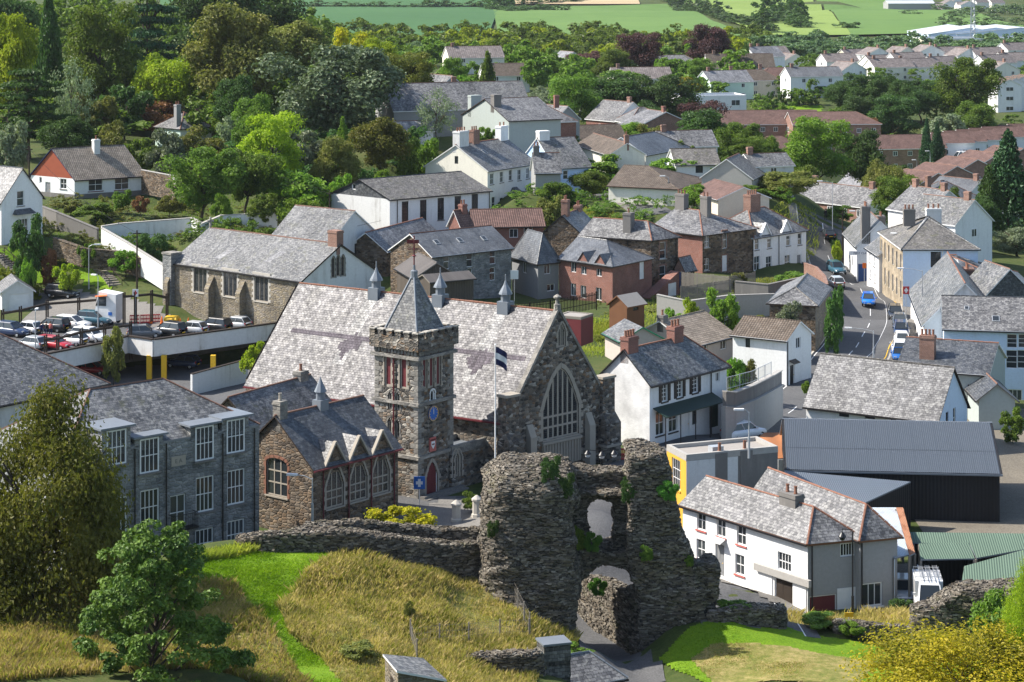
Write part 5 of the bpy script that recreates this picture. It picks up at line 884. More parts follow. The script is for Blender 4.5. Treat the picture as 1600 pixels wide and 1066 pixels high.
for a_ in ((60, 475, 283), (130, 462, 284), (40, 420, 290), (110, 425, 292), (170, 430, 291), (230, 450, 285), (200, 380, 303), (100, 360, 308), (150, 335, 316), (260, 325, 330), (350, 360, 300), (430, 345, 305), (330, 300, 345), (450, 320, 325), (560, 290, 350), (250, 250, 370), (60, 235, 385), (150, 215, 410), (350, 225, 400), (480, 240, 385), (600, 235, 380), (20, 150, 470), (150, 150, 480), (300, 140, 490), (450, 150, 470), (560, 150, 460), (650, 160, 430), (0, 60, 640), (200, 60, 640), (400, 60, 640), (520, 90, 700), (640, 105, 680), (780, 120, 640),
           (900, 140, 600), (1000, 160, 560), (900, 240, 400), (980, 300, 352), (1070, 330, 330), (880, 330, 345), (840, 345, 335), (1220, 330, 372), (1250, 280, 420), (1180, 240, 470), (1350, 290, 420), (1420, 300, 415), (1500, 270, 480), (1560, 330, 380), (1600, 400, 330), (1560, 460, 300), (1230, 180, 590), (1450, 190, 590), (1400, 130, 720), (1600, 160, 640), (1250, 160, 640)): cp_(*a_)
for px in range(-800, 2500, 150):
    for py, Y in ((62, 1060), (45, 1250), (22, 1500), (0, 1800), (-25, 2200), (-70, 3000), (-80, 5500)): cp_(px, py+(10 if px > 1400 and Y < 1200 else 0), Y)
for px in (-500, -900, 2100, 2500):
    for py, Y in ((900, 160), (500, 290), (200, 500), (120, 750)): cp_(px, py if px < 0 else py+20, Y)
for x in (-60, -20, 20, 60): CTRL.append((x, 95, 12.0)); CTRL.append((x*1.2, 60, 25.0))
CA = np.array(CTRL, float); cu, cv, cz = CA[:, 0]/CA[:, 1]*2.4, np.log(CA[:, 1])*2.4, CA[:, 2]
def ground_fn(X, Y):
    X = np.asarray(X, float).ravel(); Y = np.asarray(Y, float).ravel(); out = np.empty(len(X)); u = X/Y*2.4; v = np.log(Y)*2.4
    for i in range(0, len(X), 4000):
        d = (u[i:i+4000, None]-cu)**2+(v[i:i+4000, None]-cv)**2; w_ = 1/(d+.0009)**2.2; out[i:i+4000] = (w_*cz).sum(1)/w_.sum(1)
    return out
def spread(a, b, st, far, g=1.045):
    r = list(np.arange(a, b, st)); lo, hi = [], []
    x, s = r[0], st
    while x > far[0]: s *= g; x -= s; lo.append(x)
    x, s = r[-1], st
    while x < far[1]: s *= g; x += s; hi.append(x)
    return np.array(lo[::-1]+r+hi)
GX = spread(-62, 70, 1.3, (-2600, 2600), 1.07); GY = spread(110, 340, 1.3, (45, 6000), 1.03)
gx, gy = np.meshgrid(GX, GY); GZ = ground_fn(gx, gy).reshape(gx.shape)
def tz(x, y):
    i = min(max(int(np.searchsorted(GX, x))-1, 0), len(GX)-2); j = min(max(int(np.searchsorted(GY, y))-1, 0), len(GY)-2)
    a = (x-GX[i])/(GX[i+1]-GX[i]); b = (y-GY[j])/(GY[j+1]-GY[j]); Z = GZ
    return Z[j, i]*(1-a)*(1-b)+Z[j, i+1]*a*(1-b)+Z[j+1, i]*(1-a)*b+Z[j+1, i+1]*a*b
def gp(p, y0=100):
    Y = y0
    while Y < 5500:
        q = aty(p, Y)
        if tz(q.x, q.y) >= q.z:
            for _ in range(3):
                q2 = aty(p, Y-Y*.0015)
                if tz(q2.x, q2.y) < q2.z: break
                Y -= Y*.0015; q = q2
            return Vector((q.x, q.y, tz(q.x, q.y)))
        Y *= 1.003
    return aty(p, Y)
n_, m_ = len(GX), len(GY); ii = (np.arange(m_-1)[:, None]*n_+np.arange(n_-1)).ravel()
me = np_mesh('ground', np.stack([gx.ravel(), gy.ravel(), GZ.ravel()], 1), np.stack([ii, ii+1, ii+1+n_, ii+n_], 1), 'ground', True); tag(put('ground', me), kind='structure')
def resample(P_, st):
    out = []
    for i in range(len(P_)-1):
        a, b = Vector(P_[i][:2]), Vector(P_[i+1][:2]); k = max(1, int((b-a).length/st))
        for j in range(k): out.append(a.lerp(b, j/k))
    out.append(Vector(P_[-1][:2])); return out
def smooth(P_, it=3):
    for _ in range(it): P_ = [P_[0]]+[(P_[i-1]+P_[i]*2+P_[i+1])/4 for i in range(1, len(P_)-1)]+[P_[-1]]
    return P_
def strip(name, line, o0, o1, mat, dz=.05, nl=5, kind='structure', thick=0, label=None):
    """ribbon along a plan line between lateral offsets o0..o1 (right positive)"""
    vs, fs = [], []
    for i, p in enumerate(line):
        d = (line[min(i+1, len(line)-1)]-line[max(i-1, 0)]).normalized(); r = Vector((d.y, -d.x))
        for k in range(nl+1):
            q = p+r*(o0+(o1-o0)*k/nl); vs.append((q.x, q.y, tz(q.x, q.y)+dz))
    W_ = nl+1
    for i in range(len(line)-1):
        for k in range(nl): a = i*W_+k; fs.append((a, a+1, a+1+W_, a+W_))
    if thick:
        nb = len(vs)
        for i in range(len(line)):
            for k in (0, nl): x = vs[i*W_+k]; vs.append((x[0], x[1], x[2]-thick))
        for i in range(len(line)-1):
            for s, k in ((0, 0), (1, nl)): a, b2, c, d2 = i*W_+k, (i+1)*W_+k, nb+2*(i+1)+s, nb+2*i+s; fs.append((a, b2, c, d2))
    me = np_mesh(name, vs, fs, mat); o = put(name, me); tag(o, kind=kind); return o
def sheet(name, pts, mat, dz=.05, st=1.0, kind='structure', parent=None):
    """polygon draped over the ground"""
    P_ = [(p[0], p[1]) for p in pts]; xs = [p[0] for p in P_]; ys = [p[1] for p in P_]
    def inside(x, y):
        c = False
        for i in range(len(P_)):
            (x0, y0), (x1, y1) = P_[i], P_[i-1]
            if (y0 > y) != (y1 > y) and x < (x1-x0)*(y-y0)/(y1-y0)+x0: c = not c
        return c
    X = np.arange(min(xs), max(xs)+st, st); Y = np.arange(min(ys), max(ys)+st, st); idx = {}; vs, fs = [], []
    def vid(i, j):
        if (i, j) not in idx: idx[i, j] = len(vs); vs.append((X[i], Y[j], tz(X[i], Y[j])+dz))
        return idx[i, j]
    for i in range(len(X)-1):
        for j in range(len(Y)-1):
            if inside(X[i]+st/2, Y[j]+st/2): fs.append((vid(i, j), vid(i+1, j), vid(i+1, j+1), vid(i, j+1)))
    if not fs: print('EMPTY SHEET', name); return None
    o = put(name, np_mesh(name, vs, fs, mat, True), parent); tag(o, kind=kind); return o
# main road, its lines, kerbs and pavements
RD = smooth(resample([gp(p) for p in ((1190, 985), (1150, 940), (1105, 885), (1040, 825), (975, 775), (985, 735), (1060, 712), (1150, 692), (1225, 652), (1288, 600), (1330, 552), (1360, 507), (1360, 475), (1336, 446), (1308, 421), (1292, 395), (1285, 366), (1284, 340))], 1.5), 6)
strip('road', RD, -4.0, 4.0, 'tarmac', .06, 8)
far0 = next(i for i, p in enumerate(RD) if p.y > 212)
strip('pavement', RD[far0:], 4.05, 6.6, 'paving', .18, 3, thick=.3); strip('pavement', RD[far0:], -5.2, -4.05, 'paving', .18, 2, thick=.3)
strip('kerb', RD[far0:], 3.85, 4.05, 'stone_pale', .185, 1, thick=.3); strip('kerb', RD[far0:], -4.05, -3.85, 'stone_pale', .185, 1, thick=.3)
k = far0
while k+3 < len(RD): strip('centre_line', RD[k:k+3], -.05, .05, 'white_paint', .075, 1); k += 4
strip('edge_line', RD[far0:far0+60], 1.97, 2.03, 'white_paint', .074, 1); strip('edge_line', RD[far0:far0+60], 3.5, 3.6, 'yellow_paint', .074, 1); strip('edge_line', RD[far0:far0+60], -3.6, -3.5, 'white_paint', .074, 1)
near = [i for i, p in enumerate(RD) if p.y < 172][:30]
strip('edge_line', [RD[i] for i in near if RD[i].y < 168], 2.9, 3.0, 'white_paint', .074, 1)
sheet('pavement', [gp(p) for p in ((1100, 880), (1128, 912), (1255, 966), (1262, 960), (1075, 862))], 'paving', .13, .6)
sheet('plaza', [(-16, 158), (-10, 182), (-2, 182), (8, 186), (11, 176), (9, 165), (0, 158)], 'tarmac', .06, 1.2)
sheet('plaza_steps_paving', [gp(p) for p in ((655, 800), (700, 775), (760, 790), (760, 835), (690, 845))], 'paving', .1, .7)
LN = smooth(resample([gp(p) for p in ((925, 300), (950, 305), (985, 312), (1030, 335))], 1.5), 3); strip('lane', LN, -2.4, 2.4, 'tarmac', .05, 4); strip('pavement', LN, 2.4, 3.6, 'paving', .15, 1, thick=.2)
sheet('castle_path', [(5.0, 139), (9.4, 139), (9.6, 146), (8.4, 150), (8.0, 156), (4.6, 156), (4.4, 150), (4.6, 145)], 'tarmac', .05, .6)
sheet('yard', [(20, 163), (46, 163), (52, 185), (28, 172)], 'gravel', .05, 1.2); sheet('yard', [(26, 240), (38, 262), (30, 276), (20, 262), (17, 242)], 'gravel', .05, 1.2)
sheet('lower_car_park', [(-62, 228), (-22, 228), (-24, 262), (-40, 262), (-58, 258)], 'tarmac', .08, 1.2)
sheet('yard', [(33, 164), (49, 164), (52, 205), (58, 228), (40, 228), (33, 200)], 'gravel', .08, 1.2); sheet('castle_lane', [(2.5, 154.5), (11, 153.5), (16, 163), (12, 170), (2, 170)], 'tarmac', .055, .8)
sheet('driveway', [gp(p) for p in ((40, 500), (60, 455), (130, 455), (260, 480), (260, 520), (60, 520))], 'paving', .06, 1.2)
# green lawns
sheet('mown_lawn', [gp(p) for p in ((262, 893), (385, 861), (534, 862), (470, 905), (432, 950), (450, 990), (500, 1030), (540, 1075), (488, 1075), (440, 1010), (402, 960), (370, 918), (270, 912))], 'lawn_m', .07, .22)
sheet('mown_lawn', [gp(p) for p in ((1075, 985), (1130, 968), (1240, 985), (1330, 1003), (1450, 1022), (1600, 1030), (1600, 1075), (1110, 1075), (1030, 1030))], 'lawn_m', .06, .22)
sheet('rough_grass', [gp(p) for p in ((1110, 1010), (1230, 1012), (1370, 1036), (1340, 1075), (1120, 1075), (1080, 1030))], 'dry_m', .085, .22)
sheet('rough_grass', [gp(p) for p in ((250, 905), (370, 918), (402, 960), (440, 1010), (488, 1075), (-100, 1075), (-100, 940), (120, 925))], 'dry_m', .075, .4)
sheet('rough_grass', [gp(p) for p in ((534, 864), (780, 902), (905, 1000), (880, 1050), (800, 1085), (600, 1090), (540, 1075), (500, 1030), (450, 990), (432, 950), (470, 905))], 'dry_m', .075, .4)
sheet('garden_lawn', [gp(p) for p in ((30, 408), (60, 398), (100, 440), (60, 425))], 'lawn_m', .06, .7)
for q in (((0, 395), (30, 385), (90, 435), (60, 445)), ((118, 415), (150, 405), (165, 445), (130, 448)), ((150, 445), (160, 430), (178, 455), (165, 458)), ((215, 425), (255, 420), (256, 442), (218, 440)), ((915, 512), (985, 498), (985, 520), (930, 528)), ((1385, 250), (1460, 235), (1480, 262), (1400, 275)), ((1200, 170), (1285, 166), (1285, 176), (1200, 177)), ((1140, 505), (1175, 485), (1200, 490), (1180, 505))): sheet('garden_lawn', [gp(p) for p in q], 'lawn_m', .07, .8)
# far fields
def field(q, m): 
    P_ = [gp(p) for p in q]; n = 24; vs, fs = [], []
    for i in range(n+1):
        for j in range(n+1):
            a, b = P_[0].lerp(P_[1], i/n), P_[3].lerp(P_[2], i/n); c = a.lerp(b, j/n); vs.append((c.x, c.y, tz(c.x, c.y)+1.2))
    for i in range(n):
        for j in range(n): a = i*(n+1)+j; fs.append((a, a+n+1, a+n+2, a+1))
    tag(put('field', np_mesh('field', vs, fs, m)), kind='structure')
field(((300, 60), (760, 60), (780, 14), (300, 14)), 'field_teal'); field(((250, 12), (790, 12), (800, -18), (250, -18)), 'field_teal'); field(((780, 60), (1180, 60), (1060, 8), (770, 14)), 'field_green'); field(((790, 9), (1000, 9), (980, -16), (800, -12)), 'field_straw')
field(((1185, 58), (1330, 58), (1270, -4), (1055, -4)), 'field_lime'); field(((1330, 58), (1620, 50), (1420, -4), (1275, -4)), 'field_green')
# ---------------------------------------------------------------- ruined castle gate and walls (solid masonry from a distance field, with stones set into its faces)
_g = np.random.default_rng(3).random((32, 32, 32))
def vnoise(X, Y, Z, s):
    x, y, z = X*s, Y*s, Z*s; i, j, k = np.floor(x).astype(int), np.floor(y).astype(int), np.floor(z).astype(int)
    f, g, h_ = x-i, y-j, z-k; f, g, h_ = [t*t*(3-2*t) for t in (f, g, h_)]; q = lambda a, b, c: _g[(i+a) % 32, (j+b) % 32, (k+c) % 32]
    l = lambda a, b, t: a+(b-a)*t
    return l(l(l(q(0, 0, 0), q(1, 0, 0), f), l(q(0, 1, 0), q(1, 1, 0), f), g), l(l(q(0, 0, 1), q(1, 0, 1), f), l(q(0, 1, 1), q(1, 1, 1), f), g), h_)-.5
def surface_nets(fn, lo, hi, r):
    xs, ys, zs = [np.arange(a, b+r, r) for a, b in zip(lo, hi)]; X, Y, Z = np.meshgrid(xs, ys, zs, indexing='ij'); S = fn(X, Y, Z); nx, ny, nz = [s-1 for s in S.shape]
    acc = np.zeros((nx, ny, nz, 3)); cnt = np.zeros((nx, ny, nz)); cor = [(a, b, c) for a in (0, 1) for b in (0, 1) for c in (0, 1)]
    C_ = {c: S[c[0]:c[0]+nx, c[1]:c[1]+ny, c[2]:c[2]+nz] for c in cor}
    for a in cor:
        for ax in range(3):
            if a[ax]: continue
            b = tuple(1 if k == ax else a[k] for k in range(3)); s0, s1 = C_[a], C_[b]; m = (s0 < 0) != (s1 < 0); t = np.where(m, s0/np.where(m, s0-s1, 1), 0)
            for k in range(3): acc[..., k] += np.where(m, a[k]+(t if k == ax else 0), 0)
            cnt += m
    act = cnt > 0; idx = -np.ones(act.shape, int); idx[act] = np.arange(act.sum()); ijk = np.argwhere(act)
    V = (ijk+acc[act]/cnt[act][:, None])*r+np.array([xs[0], ys[0], zs[0]]); Fc = []
    for ax in range(3):
        o1, o2 = [(1, 2), (2, 0), (0, 1)][ax]
        sl0 = [slice(1, n) for n in (nx, ny, nz)]; sl0[ax] = slice(0, (nx, ny, nz)[ax]); s0 = S[tuple(sl0)]; s1l = list(sl0); s1l[ax] = slice(1, (nx, ny, nz)[ax]+1); s1 = S[tuple(s1l)]
        m = (s0 < 0) != (s1 < 0); p = np.argwhere(m)
        if not len(p): continue
        p = p+np.array([0 if k == ax else 1 for k in range(3)]); fl = (s0 < 0)[m]
        def at(d1, d2):
            q = p.copy(); q[:, o1] -= d1; q[:, o2] -= d2; return idx[q[:, 0], q[:, 1], q[:, 2]]
        f = np.stack([at(1, 1), at(0, 1), at(0, 0), at(1, 0)], 1); f[~fl] = f[~fl][:, ::-1]; Fc.append(f)
    return V, np.concatenate(Fc)
def stones_on(V, Fc, n, sx=(.14, .42), sz=(.05, .13), dp=.15, seed=1, up=True):
    g = np.random.default_rng(seed); A, B, C, D = [V[Fc[:, i]] for i in range(4)]; nr = np.cross(C-A, D-B); ar = np.linalg.norm(nr, axis=1); nr /= np.maximum(ar, 1e-9)[:, None]
    ar = ar*np.where(A[:, 2] < -.3, 0, 1); k = g.choice(len(Fc), n, p=ar/ar.sum()); u, v = g.random((2, n, 1)); P_ = (A[k]*(1-u)+B[k]*u)*(1-v)+(D[k]*(1-u)+C[k]*u)*v; N_ = nr[k]
    t = np.cross(np.array([0, 0, 1.]), N_); tl = np.linalg.norm(t, axis=1); t[tl < .3] = np.stack([np.cos(g.random(n)*6.3), np.sin(g.random(n)*6.3), np.zeros(n)], 1)[tl < .3]; t /= np.linalg.norm(t, axis=1)[:, None]
    w_ = np.cross(N_, t); t = t+w_*g.normal(0, .12, (n, 1)); a, b, c = g.uniform(*sx, (n, 1))/2, g.uniform(*sz, (n, 1))/2, g.uniform(.3, 1, (n, 1))*dp/2
    vs = np.concatenate([P_[:, None]+(t*a*i+w_*b*j+N_*c*(l*1.0+.3))[:, None]*1 for l in (-1, 1) for j in (-1, 1) for i in (-1, 1)], 1)
    vs += g.normal(0, .012, vs.shape); fb = np.array([(4, 5, 7, 6), (0, 1, 5, 4), (2, 6, 7, 3), (0, 4, 6, 2), (1, 3, 7, 5)])
    return vs.reshape(-1, 3), (fb[None]+np.arange(n)[:, None, None]*8).reshape(-1, 4)
def stonemat(name, cols):
    m, nt, b = newmat(name); ri = nd(nt, 'ShaderNodeNewGeometry').outputs['Random Per Island']; v = nd(nt, 'ShaderNodeTexCoord').outputs['Object']
    col = ramp(nt, ri, [((i+.5)/len(cols), c) for i, c in enumerate(cols)]); col = mixc(nt, 1.0, col, ramp(nt, noise(nt, v, 1.2, 5, .65), [(.3, .7), (.7, 1.25)]), 'MULTIPLY')
    mf = ramp(nt, noise(nt, v, .8, 5, .65), [(.56, 0.0), (.68, .45)]); col = mixc(nt, mf, col, (.075, .08, .03)); fin(nt, b, col, .92, .15, noise(nt, v, 12, 4), .5, .03)
stonemat('ruin_stone', [(.06, .052, .042), (.115, .10, .082), (.18, .158, .128), (.085, .074, .058), (.26, .235, .195), (.14, .115, .085)])
m, nt, b = newmat('ruin_core'); v_ = nd(nt, 'ShaderNodeTexCoord').outputs['Object']; v2_ = nd(nt, 'ShaderNodeMapping', {'Vector': v_, 'Scale': (2.2, 2.2, 7)}).outputs[0]
vo_ = nd(nt, 'ShaderNodeTexVoronoi', {'Vector': v2_, 'Scale': 1.2}); ve_ = nd(nt, 'ShaderNodeTexVoronoi', {'Vector': v2_, 'Scale': 1.2}, feature='DISTANCE_TO_EDGE')
c_ = ramp(nt, nd(nt, 'ShaderNodeSeparateColor', {0: vo_.outputs['Color']}).outputs[0], [(.1, (.07, .063, .055)), (.5, (.13, .118, .10)), (.9, (.21, .19, .165))]); c_ = mixc(nt, ramp(nt, ve_.outputs['Distance'], [(0, 1.0), (.1, 0.0)]), c_, (.035, .032, .028)); c_ = mixc(nt, ramp(nt, noise(nt, v_, .7, 5, .65), [(.55, 0.0), (.68, .5)]), c_, (.06, .07, .025)); fin(nt, b, c_, .95, .1, ramp(nt, ve_.outputs['Distance'], [(0, 0.0), (.25, 1.0)]), .9, .1)
def box_(X, Y, Z, c, h_, r=0):
    q = [np.abs(a-b)-(d-r) for a, b, d in zip((X, Y, Z), c, h_)]; o = np.sqrt(sum(np.maximum(t, 0)**2 for t in q)); return o+np.minimum(np.maximum(np.maximum(q[0], q[1]), q[2]), 0)-r
def ruin(name, label, cat, fn, lo, hi, r, ns, amp=(.55, .22), **kw):
    def g(X, Y, Z): return fn(X, Y, Z)+vnoise(X, Y, Z*1.6, .45)*amp[0]+vnoise(X, Y, Z*2.5, 1.5)*amp[1]
    V, Fc = surface_nets(g, lo, hi, r); o = empty(name, (float((lo[0]+hi[0])/2), float((lo[1]+hi[1])/2), float(lo[2]+1)), 0, label, cat); l = np.array(o.location)
    put('masonry', np_mesh('masonry', V-l, Fc, 'ruin_core'), o); sv, sf = stones_on(V, Fc, ns, seed=hash(name) % 1000 if False else len(name), **kw); s = put('facing_stones', np_mesh('facing_stones', sv-l, sf, 'ruin_stone'), o); s['kind'] = 'stuff'; return o
def gate(X, Y, Z):
    k = 1+.010*(13-Z); d = box_((X-1.2)/k, (Y-150.4)/k, Z, (0, 0, 6), (3.1, 3.5, 7.3+.35*0), 2.0)
    d = np.maximum(d, Z-(13.35-.12*(X+2)+0*X))
    mid = np.minimum(box_(X, Y, Z, (6.2, 153.0, 5.3), (2.9, .75, 6.7)), box_(X, Y, Z, (6.2, 151.9, 5.0), (2.9, 1.1, 5.9)))
    rt = np.maximum.reduce([7.9-X, X-(10.0+(13.8-Z)*.29), 149.8-Y, Y-153.6, Z-(13.7-.35*(X-9)**2*.25), -1.5-Z])
    sp = np.maximum.reduce([10.5-X, X-13.8, 150.3-Y, Y-152.2, Z-6.2, -1.5-Z])
    d = np.minimum.reduce([d, mid, rt, sp]); wi = np.maximum.reduce([5.0-X, X-(7.0), Z-(10.2-.5*(X-6)**2), 6.9-Z, np.abs(Y-152.5)-3.2]); wi2 = np.maximum.reduce([5.15-X, X-7.5, Z-(9.9), 6.9-Z, 151.9-Y+0, Y-151.8])
    aw = np.maximum(np.abs(X-6.4)-2.15, Z-3.7); ac = np.sqrt((X-6.4)**2+(np.maximum(Z, 3.7)-3.7)**2)-2.2; ar = np.minimum(aw, ac)
    rc = np.maximum.reduce([np.abs(X-5.9)-1.9, np.abs(Z-8.7)-1.9, Y-151.6])
    return np.maximum.reduce([d, -wi, -ar, -rc+.0])
ruin('castle_gatehouse', 'tall ruined castle gatehouse of dark slate rubble with archway and upper opening', 'ruin', gate, (-3.4, 145.6, -1.6), (14.8, 155.6, 15), .2, 26000, amp=(.6, .3))
def wallfn(line, wd, zt, zb_=-2.0):
    """line: plan points; zt(t): top height along 0..1"""
    L_ = [Vector(p) for p in line]; tot = sum((L_[i+1]-L_[i]).length for i in range(len(L_)-1))
    def fn(X, Y, Z):
        best = np.full(X.shape, 1e9); tt = np.zeros(X.shape); acc = 0
        for i in range(len(L_)-1):
            a, b = L_[i], L_[i+1]; e = b-a; l2 = e.length; t = np.clip(((X-a.x)*e.x+(Y-a.y)*e.y)/(l2*l2), 0, 1); dd = np.hypot(X-a.x-e.x*t, Y-a.y-e.y*t); m = dd < best; best = np.where(m, dd, best); tt = np.where(m, (acc+t*l2)/tot, tt); acc += l2
        return np.maximum.reduce([best-wd/2, Z-zt(tt), zb_-Z])
    return fn, (min(p.x for p in L_)-wd, min(p.y for p in L_)-wd), (max(p.x for p in L_)+wd, max(p.y for p in L_)+wd)
def rwall(name, label, pix, Ys, tops, wd, n, r=.16, amp=(.35, .2)):
    P_ = [aty(p, Y) for p, Y in zip(pix, Ys)]; ts = [zy(t, Y) for t, Y in zip(tops, Ys)]; zmin = min(p.z for p in P_)-1.2; k = np.linspace(0, 1, len(ts))
    seg = [0]; 
    for i in range(len(P_)-1): seg.append(seg[-1]+(P_[i+1].xy-P_[i].xy).length)
    seg = np.array(seg)/seg[-1]; fn, lo, hi = wallfn([p.xy for p in P_], wd, lambda t: np.interp(t, seg, ts), zmin)
    return ruin(name, label, 'wall', fn, (*lo, zmin-.3), (*hi, max(ts)+.6), r, n, amp)
rwall('ruined_castle_wall', 'long low ruined slate wall along the grassy mound left of the gate', [(386, 860), (430, 862), (500, 864), (570, 868), (650, 880), (720, 892), (775, 898)], [147.5, 147.2, 147.4, 148, 148.8, 149.6, 150.3], [836, 830, 826, 830, 842, 848, 846], 1.3, 7500)
rwall('ruined_wall_walk', 'higher back course of the ruined wall behind the mound', [(486, 850), (560, 850), (640, 852), (720, 860), (780, 862)], [150.2, 150.6, 151, 151.6, 152], [818, 812, 818, 826, 822], .7, 3600)
rwall('garden_ruin_stub', 'short overgrown stub of ruined wall right of the gatehouse', [(1118, 985), (1165, 985), (1215, 985)], [149.8, 150, 150.2], [952, 948, 950], 1.2, 1800)
rwall('lawn_boundary_wall', 'low tumbled slate wall at the far edge of the right lawn', [(1312, 995), (1370, 1003), (1450, 1010)], [151, 151, 151], [966, 974, 980], 1.0, 2200)
rwall('ruined_wall_block', 'tall ivy-topped block of ruined wall at the lower right edge', [(1452, 1030), (1500, 1035), (1560, 1035), (1640, 1035)], [149, 149, 148.5, 148], [945, 915, 912, 918], 2.2, 5000, .18)
rwall('passage_wall', 'sunlit rubble wall with stepped slate top seen through the archway', [(1006, 1022), (985, 1008), (950, 985), (908, 965)], [151.2, 153, 156, 160], [905, 922, 905, 900], 1.0, 3500, .14, (.2, .15))
rwall('hut_garden_wall', 'ruined garden wall behind the slate huts at the bottom edge', [(690, 1062), (745, 1062), (800, 1062), (835, 1055)], [135.5, 135.5, 135.5, 136], [1035, 1020, 1022, 1020], .9, 1800)
# low slate huts at the bottom edge
hu = H('slate_hut', 'small stone hut with slate lean-to roof on the grass bank', 'hut', (607, 1045), 131, None, 2.0, (697, 1072), ('x', 0, 0, .55), 'rubble_brown', rm='slate_grey', base=3.6, ground=False, ridge=None, gutter=None) if False else None
hb_ = [aty((598, 1022), 126), aty((661, 1028), 127.5), aty((698, 1062), 123.5), aty((620, 1048), 122.5)]
ho = empty('slate_hut', (hb_[3].x, hb_[3].y, 5.2), 0, 'small stone hut with a sloping slate roof at the bottom edge', 'hut'); rb = MB(); zs_ = [q.z for q in hb_]
prism(rb, [q-ho.location for q in hb_], .12); rb.build('roof', ['slate_grey', 'white_paint'], ho); wb = MB(); c = sum(hb_, Vector())/4; ins = [c+(q-c)*.92 for q in hb_]
wb.hexa([Vector((q.x, q.y, 3.5))-ho.location for q in ins[::-1]], [Vector((q.x, q.y, z-.1))-ho.location for q, z in zip(ins[::-1], zs_[::-1])]); wb.build('wall', 'rubble_warm', ho)
kb = MB(); kb.box(-.35, -.03, 0, .35, .06, 1.7); kb.build('door', 'wood_dark', ho, (Vector((ins[0].x, ins[0].y, 5.6)).lerp(Vector((ins[3].x, ins[3].y, 5.6)), .55)-ho.location), math.atan2(ins[3].y-ins[0].y, ins[3].x-ins[0].x))
kh = H('slate_lodge', 'low lodge with pale hipped slate roof and slate-clad chimney at the bottom edge', 'lodge', (800, 1085), 137, None, (745, 1068), (995, 1074), ('x', 0, 1, 1.2), 'rubble_brown', rm='slate_pale', base=-.4, ground=False, ridge='lead', ortho=True, fascia='white_paint')
cq = aty((865, 1000), 137.5); cb = MB(); cb.box(-.85, -.7, -4, .85, .7, -.12); cb.box(-.92, -.77, -.12, .92, .77, 0, 1)
for i in range(9): cb.box(-.85-.012*(i % 3), -.7-.012*(i % 3), -.45-i*.33, .85+.012*(i % 3), .7+.012*(i % 3), -.16-i*.33)
cb.build('chimney', ['slate_grey', 'lead'], kh.root, cq-kh.root.location, R(18))
# ---------------------------------------------------------------- trees: leaf-sized faces through the crown's volume
def leaves(P_, N_, size, g, sq=.6):
    n = len(P_); t = g.normal(size=(n, 3)); t -= N_*(t*N_).sum(1)[:, None]; t /= np.linalg.norm(t, axis=1)[:, None]+1e-9; b = np.cross(N_, t); s = size*g.uniform(.6, 1.4, (n, 1))
    dn = N_*s*.25
    V = np.stack([P_-t*s*.5-dn, P_+b*s*sq*.5, P_+t*s*.5-dn, P_-b*s*sq*.5], 1); return V.reshape(-1, 3), np.arange(n*4).reshape(-1, 4)
def crown(seed, nb, per, size, shape='round', fill=.35, up=.35):
    g = np.random.default_rng(seed); P_, N_ = [], []
    for i in range(nb):
        if shape == 'round':
            d_ = g.normal(size=3); d_ /= np.linalg.norm(d_); rr = (.62+.38*g.random()**.5)*(1+.16*math.sin(3*math.atan2(d_[1], d_[0])+seed)+.14*math.sin(4*d_[2]+seed*1.7)+.10*math.sin(5*d_[0]+seed*.6))
            c = d_*rr*np.array([.36, .36, .36])+np.array([0, 0, .52]); r = g.uniform(.09, .165)
            if c[2] < .3: r *= .85
            e = np.array([1, 1, .8])
        elif shape == 'cone':
            z = g.random()**.7*.97; a = g.uniform(0, 6.28); rr = (1-z)*.42*g.uniform(.4, 1); c = np.array([math.cos(a)*rr, math.sin(a)*rr, z*.95+.02]); r = .05+.10*(1-z); e = np.array([1, 1, 1.5])
        elif shape == 'cedar':
            k = i % 7; z = .25+k*.11; a = g.uniform(0, 6.28); rr = g.uniform(.1, .5)*(1.05-.09*k-.25*(k > 5)); c = np.array([math.cos(a)*rr, math.sin(a)*rr, z-.1*rr]); r = g.uniform(.07, .12); e = np.array([1.2, 1.2, .28])
        elif shape == 'pads':
            z = g.random()**.85; a = g.uniform(0, 6.28); rr = (.16+.36*(1-z)**.6)*g.uniform(.55, 1)*(1 if z < .85 else .7); c = np.array([math.cos(a)*rr, math.sin(a)*rr, .08+z*.84]); r = g.uniform(.042, .078); e = np.array([1.05, 1.05, .6])
        elif shape == 'box': c = np.array([g.uniform(-.46, .46), g.uniform(-.4, .4), g.uniform(.1, .88)]); r = .10; e = np.array([.6, 1, 1])
        d = g.normal(size=(per, 3)); d /= np.linalg.norm(d, axis=1)[:, None]; d[:, 2] = np.where((d[:, 2] < -.3) & (g.random(per) < .6), -d[:, 2], d[:, 2]); rad = r*(1-fill*g.random((per, 1))**2)*(1+.35*g.normal(size=(per, 1))*.5)
        P_.append(c+d*rad*e); nn = d+g.normal(0, .36, d.shape)+np.array([0, 0, up]); N_.append(nn/np.linalg.norm(nn, axis=1)[:, None])
    return leaves(np.concatenate(P_), np.concatenate(N_), size, g)
